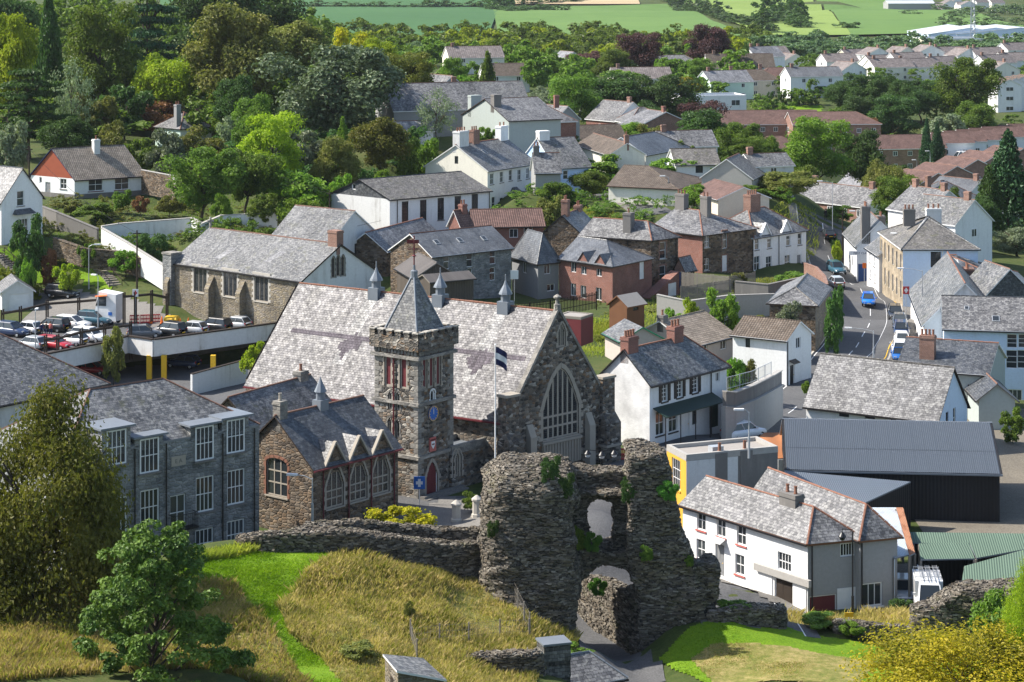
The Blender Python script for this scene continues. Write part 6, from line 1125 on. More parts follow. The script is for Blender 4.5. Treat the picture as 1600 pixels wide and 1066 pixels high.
def limbs(seed, n=7, rad=.03, top=.75, wob=.04, thin=False):
    g = random.Random(seed); mb = MB(); p = Vector((0, 0, -.05)); pts = [p]
    for i in range(1, 6): p = Vector((g.uniform(-wob, wob), g.uniform(-wob, wob), top*i/5)); pts.append(p)
    for i in range(5): mb.bar(pts[i], pts[i+1], rad*(1-.16*i)*(1.5 if i == 0 else 1), n=7, r2=rad*(1-.16*(i+1)))
    for k in range(n):
        a = k*2.4+g.uniform(-.4, .4); z = g.uniform(.22, .62)*top/.75; q = Vector((0, 0, z)); e = Vector((math.cos(a)*g.uniform(.2, .36), math.sin(a)*g.uniform(.2, .36), z+g.uniform(.12, .3))); m_ = q.lerp(e, .5)+Vector((0, 0, .03))
        mb.bar(q, m_, rad*.5, n=5, r2=rad*.36); mb.bar(m_, e, rad*.36, n=5, r2=rad*.12)
        f = e+Vector((g.uniform(-.1, .1), g.uniform(-.1, .1), .1)); mb.bar(m_, f, rad*.26, n=4, r2=rad*.08)
    return mb.mesh('trunk', 'bark')
KIND = {}
for i in range(4): KIND['oak%d' % i] = (np_mesh('crown', *crown(10+i, 44+4*i, 330, .036), 'leaf_mid'), limbs(20+i))
for i in range(3): KIND['bush%d' % i] = (np_mesh('crown', *crown(40+i, 28, 190, .066, fill=.5), 'leaf_mid'), limbs(50+i, 5, .022, .6))
KIND['far0'] = (np_mesh('crown', *crown(60, 30, 90, .085), 'leaf_far'), limbs(61, 4)); KIND['far1'] = (np_mesh('crown', *crown(62, 34, 90, .085), 'leaf_far'), limbs(63, 4))
KIND['cone'] = (np_mesh('crown', *crown(70, 80, 110, .05, 'cone', up=-.1), 'leaf_conifer'), limbs(71, 4, .025, .9, .01)); KIND['cedar'] = (np_mesh('crown', *crown(72, 70, 130, .05, 'cedar', up=.6), 'leaf_conifer'), limbs(73, 9, .03, .95, .02))
KIND['birch'] = (np_mesh('crown', *crown(74, 60, 45, .035, fill=.8, up=.1), 'leaf_grey'), limbs(75, 9, .02, .9)); KIND['hedge'] = (np_mesh('crown', *crown(76, 60, 80, .06, 'box', .4), 'leaf_hedge'), limbs(77, 4, .02, .5))
KIND['big'] = (np_mesh('crown', *crown(80, 170, 330, .018, fill=.5, up=.15), 'leaf_brown'), limbs(81, 14, .028, .85)); 
def cypress(seed=82, n=84):
    g = np.random.default_rng(seed); P_, N_ = [], []; mb = MB(); pts = [Vector((g.normal(0, .012), g.normal(0, .012), z)) for z in np.linspace(-.05, .93, 7)]
    for i in range(6): mb.bar(pts[i], pts[i+1], .022*(1-.14*i), n=7, r2=.022*(1-.14*(i+1)))
    for i in range(n):
        z = (i+.5)/n; a = i*2.39996; rr = (.06+.44*(1-z)**.75)*g.uniform(.45, 1.0); c = np.array([math.cos(a)*rr, math.sin(a)*rr, .06+z*.88+.03*rr]); r = g.uniform(.04, .072)
        k = max(0, min(5.99, (c[2]-.12+.05)/.98*6)); q = pts[int(k)].lerp(pts[int(k)+1], k-int(k)); mb.bar(q, Vector(c)-Vector((0, 0, .01)), .006, n=4, r2=.003)
        for m_ in range(5):
            cc = c+g.normal(0, 1, 3)*np.array([.5, .5, .28])*r; per = 90; d = g.normal(size=(per, 3)); d /= np.linalg.norm(d, axis=1)[:, None]; d[:, 2] = np.abs(d[:, 2])*np.where(g.random(per) < .8, 1, -1)
            P_.append(cc+d*r*.62*g.uniform(.7, 1.1, (per, 1))*np.array([1, 1, .62])); nn = d+g.normal(0, .35, d.shape)+np.array([0, 0, .5]); N_.append(nn/np.linalg.norm(nn, axis=1)[:, None])
    return np_mesh('crown', *leaves(np.concatenate(P_), np.concatenate(N_), .0145, g, .8), 'leaf_cypress'), mb.mesh('trunk', 'bark')
KIND['pads'] = cypress()
KIND['spray'] = (np_mesh('crown', *crown(84, 130, 420, .014, fill=.9, up=.3), 'leaf_gold'), limbs(85, 14, .012, .9))
def tree(p, yt, wpx, Y, kind, leaf, label, cat='tree', name=None, group=None, base=None, low=.0, sx=1):
    q = aty((p, 0), Y); x = q.x; zb = tz(x, Y) if base is None else base; zt = zy(yt, Y); h = zt-zb; wd = wpx*Y/F
    if h < 1.2 or h > 30: print('TREE?', label, 'h %.1f w %.1f' % (h, wd))
    h = max(h, .8)
    o = empty(name or ('shrub' if cat == 'shrub' else 'tree'), (x, Y, zb-.05), rnd.uniform(0, 6.28), label, cat, group); cr, tk = KIND[kind]
    cl = h*(low if low else (.18 if cat == 'tree' and kind[:3] in ('oak', 'far') and h > wd*.95 else .03)); tko = put('trunk', tk, o, scale=(wd*.85,)*2+(h*.92,)); c = put('crown', cr, o, (0, 0, cl*.8), mat=leaf, scale=(wd*1.12*sx, wd*1.12/sx**.5, (h-cl*.8)*1.05)); return o
TR = [  # centre px, top py, width px, distance, kind, leaf, where
 (76, -6, 70, 440, 'cone', 'leaf_dark', 'tall dark columnar conifer on the left skyline'), (155, 8, 120, 430, 'oak0', 'leaf_mid', 'broad green tree right of the tall dark conifer'), (230, -16, 110, 480, 'cedar', 'leaf_conifer', 'layered cedar above the hipped white house'), (14, 18, 95, 405, 'oak1', 'leaf_yellow', 'yellow-green tree at the upper left frame edge'), (10, -30, 110, 520, 'oak2', 'leaf_dark', 'dark tree in the upper left frame corner'),
 (45, 105, 125, 372, 'cedar', 'leaf_dark', 'dark spreading pine behind the bungalow'), (112, 93, 70, 388, 'birch', 'leaf_grey', 'feathery grey-green tree above the bungalow'), (258, 72, 105, 425, 'oak2', 'leaf_yellow', 'lime green tree above the hipped white house roof'), (372, 10, 165, 425, 'oak3', 'leaf_olive', 'large olive tree left of the evergreen oak'), (330, -30, 140, 540, 'oak0', 'leaf_dark', 'dark tall tree behind the large olive tree'), (410, -25, 150, 545, 'oak1', 'leaf_dark', 'dark tree on the skyline above the golden tree'),
 (530, 68, 200, 382, 'oak1', 'leaf_holm', 'huge grey-green evergreen oak on the slope'), (455, 22, 120, 480, 'oak2', 'leaf_olive', 'golden olive tree on the crest'), (545, 48, 70, 505, 'bush0', 'leaf_gold', 'golden shrub peeping above the evergreen oak'), (590, 62, 70, 450, 'oak3', 'leaf_yellow', 'yellow-green tree at the right shoulder of the evergreen oak'), (640, 82, 85, 428, 'oak0', 'leaf_brown', 'brownish tree above the broad slate roof'), (195, 118, 80, 410, 'bush1', 'leaf_dark', 'dark bush mass below the broad green tree'), (372, 120, 80, 398, 'oak3', 'leaf_dark', 'dark tree under the large olive tree'),
 (105, 172, 90, 352, 'oak2', 'leaf_dark', 'dark rounded tree right behind the bungalow roof'), (18, 192, 60, 348, 'bush0', 'leaf_grey', 'grey shrub behind the white gabled house'), (178, 186, 55, 352, 'bush2', 'leaf_olive', 'olive shrub behind the bungalow chimney'), (240, 146, 95, 418, 'bush1', 'leaf_rust', 'rust red shrub above the hipped house'), (150, 148, 70, 400, 'bush0', 'leaf_olive', 'brown-green shrub bank above the bungalow'), (222, 203, 50, 348, 'bush1', 'leaf_mid', 'green shrub at the right end of the bungalow'), (262, 198, 68, 345, 'bush2', 'leaf_grey', 'grey-green shrub hiding the hipped house wall'), (312, 203, 85, 348, 'bush0', 'leaf_olive', 'olive shrub below the hipped house'), (362, 170, 45, 380, 'bush1', 'leaf_grey', 'pale shrub right of the hipped house'),
 (318, 228, 115, 312, 'oak1', 'leaf_mid', 'leafy tree above the white retaining wall'), (385, 222, 95, 318, 'oak2', 'leaf_mid', 'tree with yellow top above the retaining wall'), (345, 300, 32, 303, 'bush2', 'leaf_bright', 'bright ivy mound on the white retaining wall'), (425, 178, 95, 335, 'oak0', 'leaf_yellow', 'yellowish tree behind the overhead wires'), (400, 150, 80, 360, 'oak3', 'leaf_mid', 'green tree under the evergreen oak'), (470, 190, 80, 352, 'bush1', 'leaf_grey', 'grey-green bush left of the white chapel gable'), (525, 215, 80, 335, 'oak3', 'leaf_olive', 'olive tree with dead branch above the chapel'), (592, 172, 95, 350, 'oak2', 'leaf_brown', 'brown-olive tree behind the white chapel'), (535, 188, 40, 358, 'cone', 'leaf_bright', 'small bright conifer below the evergreen oak'),
 (468, 262, 105, 318, 'bush2', 'leaf_bright', 'bright green bush left of the white chapel'), (532, 274, 42, 322, 'bush0', 'leaf_bright', 'small lime bush by the chapel gable'), (462, 298, 60, 303, 'bush1', 'leaf_bright', 'round bright bush behind the white meeting hall'), (412, 303, 50, 303, 'bush0', 'leaf_mid', 'ivy bush above the church ridge'), (600, 252, 52, 328, 'bush1', 'leaf_bright', 'bright creeper behind the chapel roof'), (668, 218, 45, 360, 'bush0', 'leaf_bright', 'bright shrub above the terrace gable'), (682, 138, 68, 372, 'birch', 'leaf_grey', 'airy birch in front of the broad slate roof'), (640, 212, 40, 355, 'bush2', 'leaf_mid', 'shrub below the birch'), (758, 192, 32, 375, 'bush1', 'leaf_mid', 'small tree between the terrace chimneys'),
 (730, 116, 50, 455, 'bush2', 'leaf_bright', 'bright round tree beyond the dark ridge house'), (708, 88, 48, 520, 'oak1', 'leaf_mid', 'tree below the valley lane house'), (762, 88, 55, 530, 'cone', 'leaf_mid', 'pointed tree by the valley lane'), (790, 118, 60, 480, 'bush1', 'leaf_mid', 'bush left of the brick villa'), (855, 128, 70, 500, 'oak2', 'leaf_grey', 'pale green tree above the brick villa'), (895, 120, 90, 478, 'oak0', 'leaf_mid', 'large round green tree right of the brick villa'), (960, 118, 120, 540, 'oak3', 'leaf_dark', 'broad dark tree above the white gabled villa'), (1045, 115, 110, 540, 'oak1', 'leaf_dark', 'dark tree in front of the brown roofed bungalow'), (1010, 150, 80, 520, 'oak2', 'leaf_dark', 'shadowed tree above the brick gabled cottage'),
 (1095, 160, 85, 500, 'oak0', 'leaf_copper', 'purple-leaved tree below the white flat block'), (1100, 172, 95, 430, 'oak3', 'leaf_dark', 'spreading dark oak in the valley'), (985, 185, 65, 440, 'oak2', 'leaf_bright', 'bright tree in front of the white gabled villa'), (1018, 195, 45, 430, 'bush0', 'leaf_olive', 'dense olive bush by the brick gabled cottage'), (1150, 190, 75, 420, 'oak1', 'leaf_mid', 'green tree right of the dark oak'), (1195, 205, 60, 430, 'oak2', 'leaf_mid', 'tree beside the small brick block'), (1170, 215, 60, 395, 'oak0', 'leaf_mid', 'leafy tree above the pale roadside house'), (1275, 186, 105, 400, 'oak0', 'leaf_bright', 'large bright tree in front of the brick flats'), (1345, 205, 85, 415, 'oak3', 'leaf_dark', 'dark tree right of the large bright tree'), (1225, 268, 105, 345, 'oak1', 'leaf_olive', 'olive tree behind the white semi-detached house'), (1250, 250, 80, 385, 'oak2', 'leaf_mid', 'tree behind the olive one at the road bend'), (1382, 240, 70, 380, 'oak2', 'leaf_olive', 'tree beside the far bend of the road'), (1400, 275, 75, 352, 'oak0', 'leaf_mid', 'round tree above the blue garage doors'),
 (1310, 320, 48, 345, 'bush2', 'leaf_mid', 'roadside bush by the utility poles'), (1308, 368, 18, 322, 'bush1', 'leaf_yellow', 'small lime bush by the roadside wall'), (1575, 215, 120, 345, 'cone', 'leaf_conifer', 'big dark conifer at the right frame edge'), (1545, 265, 75, 340, 'cone', 'leaf_dark', 'second dark conifer left of the big one'), (1530, 300, 70, 335, 'oak2', 'leaf_dark', 'dark tree below the conifers'), (1590, 355, 80, 325, 'oak1', 'leaf_grey', 'grey-green tree at the right edge above the slate roofs'), (1500, 320, 55, 345, 'oak3', 'leaf_dark', 'dark bush behind the sandstone corner building'), (1480, 290, 40, 365, 'bush0', 'leaf_mid', 'bush behind the corner building chimneys'),
 (1318, 122, 62, 610, 'oak2', 'leaf_dark', 'dark tree left of the shaded belt below the estate'), (1345, 116, 66, 605, 'oak0', 'leaf_dark', 'second dark tree of the shaded belt'), (1378, 120, 64, 598, 'oak3', 'leaf_dark', 'third dark tree of the shaded belt'), (1412, 124, 66, 592, 'oak1', 'leaf_dark', 'fourth dark tree of the shaded belt'), (1438, 130, 60, 588, 'oak2', 'leaf_dark', 'fifth dark tree of the shaded belt'), (1395, 150, 80, 575, 'oak0', 'leaf_dark', 'low dark tree in front of the shaded belt'), (1340, 152, 70, 580, 'oak3', 'leaf_dark', 'low dark tree above the reddish shrub'), (1290, 130, 70, 640, 'bush0', 'leaf_dark', 'dark clipped hedge tree by the lawn'), (1462, 125, 60, 600, 'oak0', 'leaf_dark', 'shaded tree left of the large estate oak'), (1508, 88, 100, 590, 'oak1', 'leaf_mid', 'large estate oak among the far houses'), (1360, 175, 36, 560, 'bush1', 'leaf_rust', 'reddish shrub beside the brick flats'), (1448, 190, 30, 520, 'cone', 'leaf_conifer', 'left of two dark pointed conifers on the bank'), (1464, 195, 34, 515, 'cone', 'leaf_conifer', 'right of two dark pointed conifers on the bank'), (1525, 160, 70, 570, 'oak3', 'leaf_mid', 'light green tree below the estate oak'), (1480, 175, 60, 560, 'bush2', 'leaf_grey', 'pale bush behind the pointed conifers'),
 (920, 75, 60, 700, 'oak2', 'leaf_copper', 'left copper beech in the far trees'), (1000, 52, 75, 690, 'oak0', 'leaf_copper', 'middle copper beech in the far trees'), (1110, 40, 75, 740, 'oak3', 'leaf_copper', 'tall copper beech above the villas'), (820, 73, 48, 740, 'bush0', 'leaf_bright', 'pale round willow in the far trees'), (860, 95, 60, 680, 'oak1', 'leaf_mid', 'green tree below the far willow'), (960, 78, 70, 660, 'oak3', 'leaf_mid', 'green tree between the copper beeches'), (1095, 90, 50, 650, 'oak1', 'leaf_mid', 'round tree right of the white villa'), (1070, 112, 45, 620, 'bush1', 'leaf_gold', 'golden bush in front of the white villa'), (1165, 68, 30, 730, 'cone', 'leaf_mid', 'small pointed tree by the dormer house'), (800, 110, 60, 620, 'oak0', 'leaf_mid', 'tree above the valley lane'), (640, 60, 60, 760, 'oak2', 'leaf_far', 'pale tree at the left end of the far wood'), (940, 130, 70, 600, 'oak1', 'leaf_dark', 'shaded tree left of the brown roofed bungalow'), (880, 80, 60, 760, 'oak3', 'leaf_far', 'grey-green tree left of the copper beech'),
 (930, 245, 90, 362, 'bush0', 'leaf_mid', 'rounded shrub bank left of the cream gable'), (895, 222, 35, 395, 'bush1', 'leaf_grey', 'grey bush beside the cottage'), (958, 245, 18, 362, 'cone', 'leaf_conifer', 'tiny dark fir in front of the cream gable'), (920, 262, 65, 345, 'oak2', 'leaf_mid', 'dense tree by the lane corner'), (868, 282, 55, 338, 'bush2', 'leaf_mid', 'shrub by the grey extension'), (860, 308, 45, 325, 'bush0', 'leaf_olive', 'bush above the brick sheds'), (1050, 242, 60, 362, 'bush1', 'leaf_bright', 'bright hedge bush by the slate long house'), (1085, 288, 50, 330, 'bush2', 'leaf_bright', 'lime shrub above the street houses'), (1170, 285, 50, 338, 'bush1', 'leaf_mid', 'shrub beside the stained barn'), (1140, 320, 40, 325, 'bush0', 'leaf_olive', 'shrub behind the brick corner house'),
 (45, 342, 55, 287, 'bush0', 'leaf_dark', 'round dark shrub below the white gabled house'), (105, 402, 35, 284, 'bush1', 'leaf_yellow', 'clipped yellow-green bush in the terraced garden'), (45, 395, 24, 285, 'bush2', 'leaf_bright', 'small round bush on the garden lawn'), (78, 390, 28, 287, 'bush0', 'leaf_rust', 'reddish bush in the terraced garden'), (138, 372, 30, 292, 'bush1', 'leaf_mid', 'garden bush beside the low stone wall'), (195, 388, 50, 290, 'bush2', 'leaf_bright', 'leafy bush by the utility pole'), (190, 298, 30, 318, 'bush0', 'leaf_mid', 'rounded shrub below the bungalow window'), (110, 310, 35, 316, 'bush1', 'leaf_olive', 'garden shrub left of the bungalow steps'), (150, 315, 60, 312, 'bush2', 'leaf_mid', 'garden shrubs below the bungalow'), (235, 365, 55, 292, 'bush0', 'leaf_dark', 'dark shrub against the white retaining wall'), (220, 300, 25, 316, 'bush1', 'leaf_rust', 'red shrub at the bungalow corner'), (265, 305, 40, 318, 'bush2', 'leaf_olive', 'dry shrub beside the bungalow garden'),
 (402, 530, 42, 248, 'bush2', 'leaf_yellow', 'autumn-tinted bush at the right end of the car park'), (178, 512, 38, 250, 'bush0', 'leaf_olive', 'brown creeper on the car park corner'), (620, 440, 34, 246, 'bush1', 'leaf_bright', 'green bush behind the hall ridge'), (1130, 455, 52, 252, 'bush0', 'leaf_bright', 'round bright bush by the blue parked car'), (1048, 470, 32, 255, 'bush1', 'leaf_bright', 'green bush beside the brown shed'), (1080, 463, 32, 256, 'bush2', 'leaf_yellow', 'yellow-green bush beside the brown shed'), (1232, 468, 50, 246, 'bush2', 'leaf_grey', 'grey shrub in front of the stone barn'), (1305, 450, 32, 245, 'bush0', 'leaf_hedge', 'tall ivy hedge on the road side of the barn'), (1152, 418, 36, 288, 'bush1', 'leaf_olive', 'bush on the wooden fence corner'), (1148, 556, 40, 222, 'bush2', 'leaf_bright', 'shrubs on the curved retaining wall'), (1170, 562, 30, 222, 'bush0', 'leaf_olive', 'olive shrub on the curved retaining wall'), (1260, 590, 16, 226, 'bush1', 'leaf_bright', 'small shrub by the white cottage'), (1582, 640, 40, 208, 'bush0', 'leaf_mid', 'glossy bush behind the black barn'), (1240, 422, 60, 300, 'bush1', 'leaf_mid', 'hedge in front of the white semi-detached house'),
 (630, 780, 90, 164, 'bush1', 'leaf_gold', 'bright yellow bush in front of the stone wing'), (735, 765, 30, 176, 'bush2', 'leaf_mid', 'flower shrub by the plaza posts'), (1150, 938, 60, 150.5, 'bush0', 'leaf_mid', 'green scrub on the ruined wall stub'), (1330, 966, 40, 150, 'bush1', 'leaf_bright', 'green scrub at the end of the boundary wall'), (1280, 956, 60, 152, 'bush2', 'leaf_mid', 'low scrub behind the right lawn'), (1405, 930, 30, 160, 'bush1', 'leaf_dark', 'dark creeper on the corner of the grey gable'), (640, 938, 16, 139, 'bush2', 'leaf_olive', 'dark thistle scrub on the dry bank'), (560, 1004, 60, 131, 'bush0', 'leaf_olive', 'dark bramble patch by the slate hut'), (1560, 905, 90, 145, 'bush1', 'leaf_mid', 'ivy on the ruined wall block'), (900, 1010, 60, 143, 'bush0', 'leaf_mid', 'weeds beside the arch path')]
for t in TR:
    small = t[4][:4] == 'bush' and t[2]*t[3]/F < 7
    tree(*t[:6], t[6], 'shrub' if small else 'tree')
tree(70, 650, 305, 137, 'big', 'leaf_brown', 'large olive-green tree filling the lower left corner', base=-1.0); tree(240, 828, 400, 124, 'pads', 'leaf_cypress', 'bright green cypress with open tufted branches at the lower left', base=-1.0, name='cypress_tree')
tree(1505, 985, 400, 118, 'spray', 'leaf_gold', 'golden yellow leafy shrub at the lower right corner', base=2.5, cat='tree'); tree(1612, 885, 100, 120, 'spray', 'leaf_yellow', 'green-gold branch at the right edge above the golden shrub', base=4.0, cat='tree')
# ivy patches on the gatehouse
for i, (x, y, wd, Y) in enumerate(((880, 770, 45, 147.5), (872, 800, 40, 149.5), (895, 850, 55, 150.5), (770, 830, 25, 147), (925, 850, 40, 150.5), (1010, 870, 30, 149.2), (985, 770, 40, 150), (1045, 770, 40, 149.5), (1075, 880, 25, 150), (860, 740, 40, 147.2), (935, 920, 35, 154))):
    q = aty((x, y), Y); o = empty('wall_plant', q, 0, ('dark ivy under the gatehouse top', 'ivy in the upper recess of the gatehouse', 'fern clump below the upper opening', 'plant on the left flank of the gatehouse', 'plants on the sill of the upper opening', 'moss tuft right of the archway', 'grass on the lintel ledge', 'plant on the upper right masonry', 'plant near the gatehouse spur', 'weeds on the gatehouse top edge', 'ivy hanging on the passage wall')[i], 'plant'); put('foliage', KIND['bush%d' % (i % 3)][0], o, (0, 0, -wd*Y/F*.5), mat=('leaf_dark', 'leaf_ivy', 'leaf_mid')[i % 3], scale=(wd*Y/F*.9, .8, wd*Y/F*1.2))
# hedges
def hedge(p0, p1, hgt, th, leaf, label, Y=None):
    a, b = gp(p0), gp(p1); n = max(1, round((b-a).length/max(hgt, 1.4))); o = empty('hedge', a, 0, label, 'hedge')
    for i in range(n):
        q = a.lerp(b, (i+.5)/n); c = put('hedge_section', KIND['hedge'][0], o, (q.x-a.x, q.y-a.y, tz(q.x, q.y)-a.z-.1), math.atan2(b.y-a.y, b.x-a.x), mat=leaf, scale=((b-a).length/n*1.15, th, hgt*1.1))
hedge((0, 440), (62, 470), 2.2, 1.6, 'leaf_yellow', 'yellow-green garden hedge above the white garage'); hedge((960, 295), (1010, 318), 2.6, 2.2, 'leaf_bright', 'clipped bright hedge along the lane'); hedge((1200, 168), (1280, 165), 4, 3, 'leaf_dark', 'dark clipped hedge above the bowling lawn'); hedge((1480, 250), (1560, 240), 3, 2.5, 'leaf_bright', 'row of rounded bushes below the upper terrace'); hedge((1300, 380), (1312, 410), 1.8, 1.2, 'leaf_hedge', 'roadside hedge by the far kerb')
# woods that read as one mass
def wood(name, label, spots, leaf, per=260, seed=5, sz=.12):
    g = np.random.default_rng(seed); Vs, Fs, nv = [], [], 0
    for (x, Y, wd, h) in spots:
        v, f = crown(int(g.integers(1e6)), 16, per//16, sz, fill=.3); a = g.uniform(0, 6.28); zb = tz(x, Y); r = v.copy(); r[:, 0] = v[:, 0]*math.cos(a)-v[:, 1]*math.sin(a); r[:, 1] = v[:, 0]*math.sin(a)+v[:, 1]*math.cos(a)
        r = r*np.array([wd, wd, h*1.05])+np.array([x, Y, zb-.05*h]); Vs.append(r); Fs.append(f+nv); nv += len(v)
    o = put(name, np_mesh(name, np.concatenate(Vs), np.concatenate(Fs), leaf)); tag(o, label, 'woodland', kind='stuff')
def band(pxs, yt, Y0, Y1, n, wd, seed, h=(10, 17)):
    g = np.random.default_rng(seed); out = []
    for i in range(n):
        px = g.uniform(*pxs); Y = g.uniform(Y0, Y1); out.append(((px-800)/F*Y, Y, g.uniform(*wd), g.uniform(*h)))
    return out
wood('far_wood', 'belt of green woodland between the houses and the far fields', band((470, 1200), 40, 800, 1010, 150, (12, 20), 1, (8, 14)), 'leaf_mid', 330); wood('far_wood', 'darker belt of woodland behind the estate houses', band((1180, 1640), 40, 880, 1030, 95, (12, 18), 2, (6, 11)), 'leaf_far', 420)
wood('far_wood', 'paler treetops mixed into the woodland belt', band((480, 1150), 40, 780, 960, 45, (11, 17), 3, (9, 14)), 'leaf_yellow', 400)
wood('valley_wood', 'shaded trees filling the valley between lane and villas', band((640, 1180), 110, 560, 740, 60, (9, 14), 4, (6, 11)), 'leaf_mid', 600); wood('hillside_thicket', 'undergrowth and trees covering the left hillside', band((-60, 640), 120, 400, 760, 260, (9, 16), 6, (5, 11)), 'leaf_mid', 370, sz=.115)
wood('hillside_thicket', 'trees along the crest at the upper left', band((-80, 500), 0, 620, 900, 120, (12, 20), 12, (9, 16)), 'leaf_mid', 300, sz=.115)
wood('hillside_thicket', 'darker thicket on the left slope', [((px-800)/F*Y, Y, wd, h) for px, Y, wd, h in zip(nrg.uniform(350, 660, 70), nrg.uniform(332, 400, 70), nrg.uniform(4, 8, 70), nrg.uniform(2.5, 5, 70))], 'leaf_dark', 500, sz=.1); wood('estate_shrubbery', 'garden shrubs and trees among the far estate houses', band((1180, 1620), 0, 560, 860, 110, (5, 9), 8, (3, 7)), 'leaf_mid', 320)
wood('valley_shrubbery', 'shrubs and small trees between the houses beyond the street', [((px-800)/F*Y, Y, wd, h) for px, Y, wd, h in zip(nrg.uniform(860, 1260, 80), nrg.uniform(345, 540, 80), nrg.uniform(3, 6, 80), nrg.uniform(2, 4.5, 80))], 'leaf_mid', 380, sz=.1); wood('roadside_shrubbery', 'shrubs below the brick terraces on the right', [((px-800)/F*Y, Y, wd, h) for px, Y, wd, h in zip(nrg.uniform(1290, 1620, 60), nrg.uniform(340, 540, 60), nrg.uniform(3, 7, 60), nrg.uniform(2, 5, 60))], 'leaf_dark', 420, sz=.1)
wood('garden_shrubbery', 'garden plants and shrubs on the terraced slope below the bungalow', [((px-800)/F*Y, Y, wd, h) for px, Y, wd, h in zip(nrg.uniform(60, 450, 90), nrg.uniform(294, 326, 90), nrg.uniform(1.2, 3.6, 90), nrg.uniform(.6, 2.0, 90))], 'leaf_olive', 200, sz=.12)
wood('garden_shrubbery', 'shrubs on the banks around the terrace and the lane', [((px-800)/F*Y, Y, wd, h) for px, Y, wd, h in zip(nrg.uniform(770, 1240, 110), nrg.uniform(318, 345, 110), nrg.uniform(2, 4.5, 110), nrg.uniform(1, 2.6, 110))], 'leaf_mid', 220, sz=.11)
wood('yard_weeds', 'weeds along the yards behind the hall and the street houses', [((px-800)/F*Y, Y, wd, h) for px, Y, wd, h in zip(nrg.uniform(930, 1260, 60), nrg.uniform(243, 292, 60), nrg.uniform(1, 2.6, 60), nrg.uniform(.4, 1.1, 60))], 'leaf_olive', 240, sz=.12)
wood('side_thicket', 'trees and shrubs beyond the right edge of the yards', [((px-800)/F*Y, Y, wd, h) for px, Y, wd, h in zip(nrg.uniform(1690, 2200, 90), nrg.uniform(165, 420, 90), nrg.uniform(4, 9, 90), nrg.uniform(3, 7, 90))], 'leaf_mid', 260, sz=.12)
wood('wall_creeper', 'creeper and shrubs growing over the white retaining wall', [((px-800)/F*Y, Y, wd, h) for px, Y, wd, h in zip(nrg.uniform(175, 440, 46), nrg.uniform(297, 301.5, 46), nrg.uniform(1.4, 3.4, 46), nrg.uniform(.9, 2.6, 46))], 'leaf_mid', 260, sz=.11)
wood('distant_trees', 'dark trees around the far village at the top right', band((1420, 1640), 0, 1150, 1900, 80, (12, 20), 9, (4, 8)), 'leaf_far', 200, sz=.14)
def hedgeline(pts, leaf='leaf_dark', h=5, st=9):
    P_ = [gp(p) for p in pts]; out = []
    for i in range(len(P_)-1):
        n = max(1, int((P_[i+1]-P_[i]).length/st))
        for j in range(n): q = P_[i].lerp(P_[i+1], j/n); k = rnd.random(); out.append((q.x+rnd.uniform(-3, 3), q.y+rnd.uniform(-3, 3), st*1.7*(1.5 if k > .9 else 1), h*(rnd.uniform(.7, 1.3) if k < .9 else 2.6)))
    wood('field_hedge', 'dark hedgerow between the far fields', out, leaf, 160, int(pts[0][0]), .16)
hedgeline([(480, 12), (650, 14), (780, 10), (900, 4), (1010, -2)]); hedgeline([(1000, -2), (1060, 12), (1120, 28), (1180, 42), (1200, 55)], h=5); hedgeline([(760, 14), (800, 20), (880, 18)]); hedgeline([(1195, 40), (1215, 25), (1235, 32), (1255, 48)], h=7); hedgeline([(1240, -3), (1420, 0)]); hedgeline([(1310, 46), (1345, 48)], h=6)
# ---------------------------------------------------------------- walls, fences, car park
def cwall(name, label, pix, Ys, ht, th, mat, cap=None, cat='wall'):
    P_ = [aty(p, Y) for p, Y in zip(pix, Ys)]; o = empty(name, (P_[0].x, P_[0].y, P_[0].z-ht), 0, label, cat); l = o.location; wb, cb = MB(), MB()
    for a, b in zip(P_, P_[1:]):
        d = (b-a).xy.normalized(); s = Vector((d.y, -d.x, 0))*th/2; e = Vector((d.x, d.y, 0))*th*.3; a2, b2 = a-e-l, b+e-l
        wb.hexa([a2-s-Z1*(ht+1.5), b2-s-Z1*(ht+1.5), b2+s-Z1*(ht+1.5), a2+s-Z1*(ht+1.5)][::-1], [a2-s, b2-s, b2+s, a2+s][::-1]); s = s*1.35
        cb.hexa([a2-s, b2-s, b2+s, a2+s][::-1], [x+Z1*.1 for x in (a2-s, b2-s, b2+s, a2+s)][::-1])
    wb.build('wall', mat, o, fix=False); cb.build('coping', cap or mat, o); return o
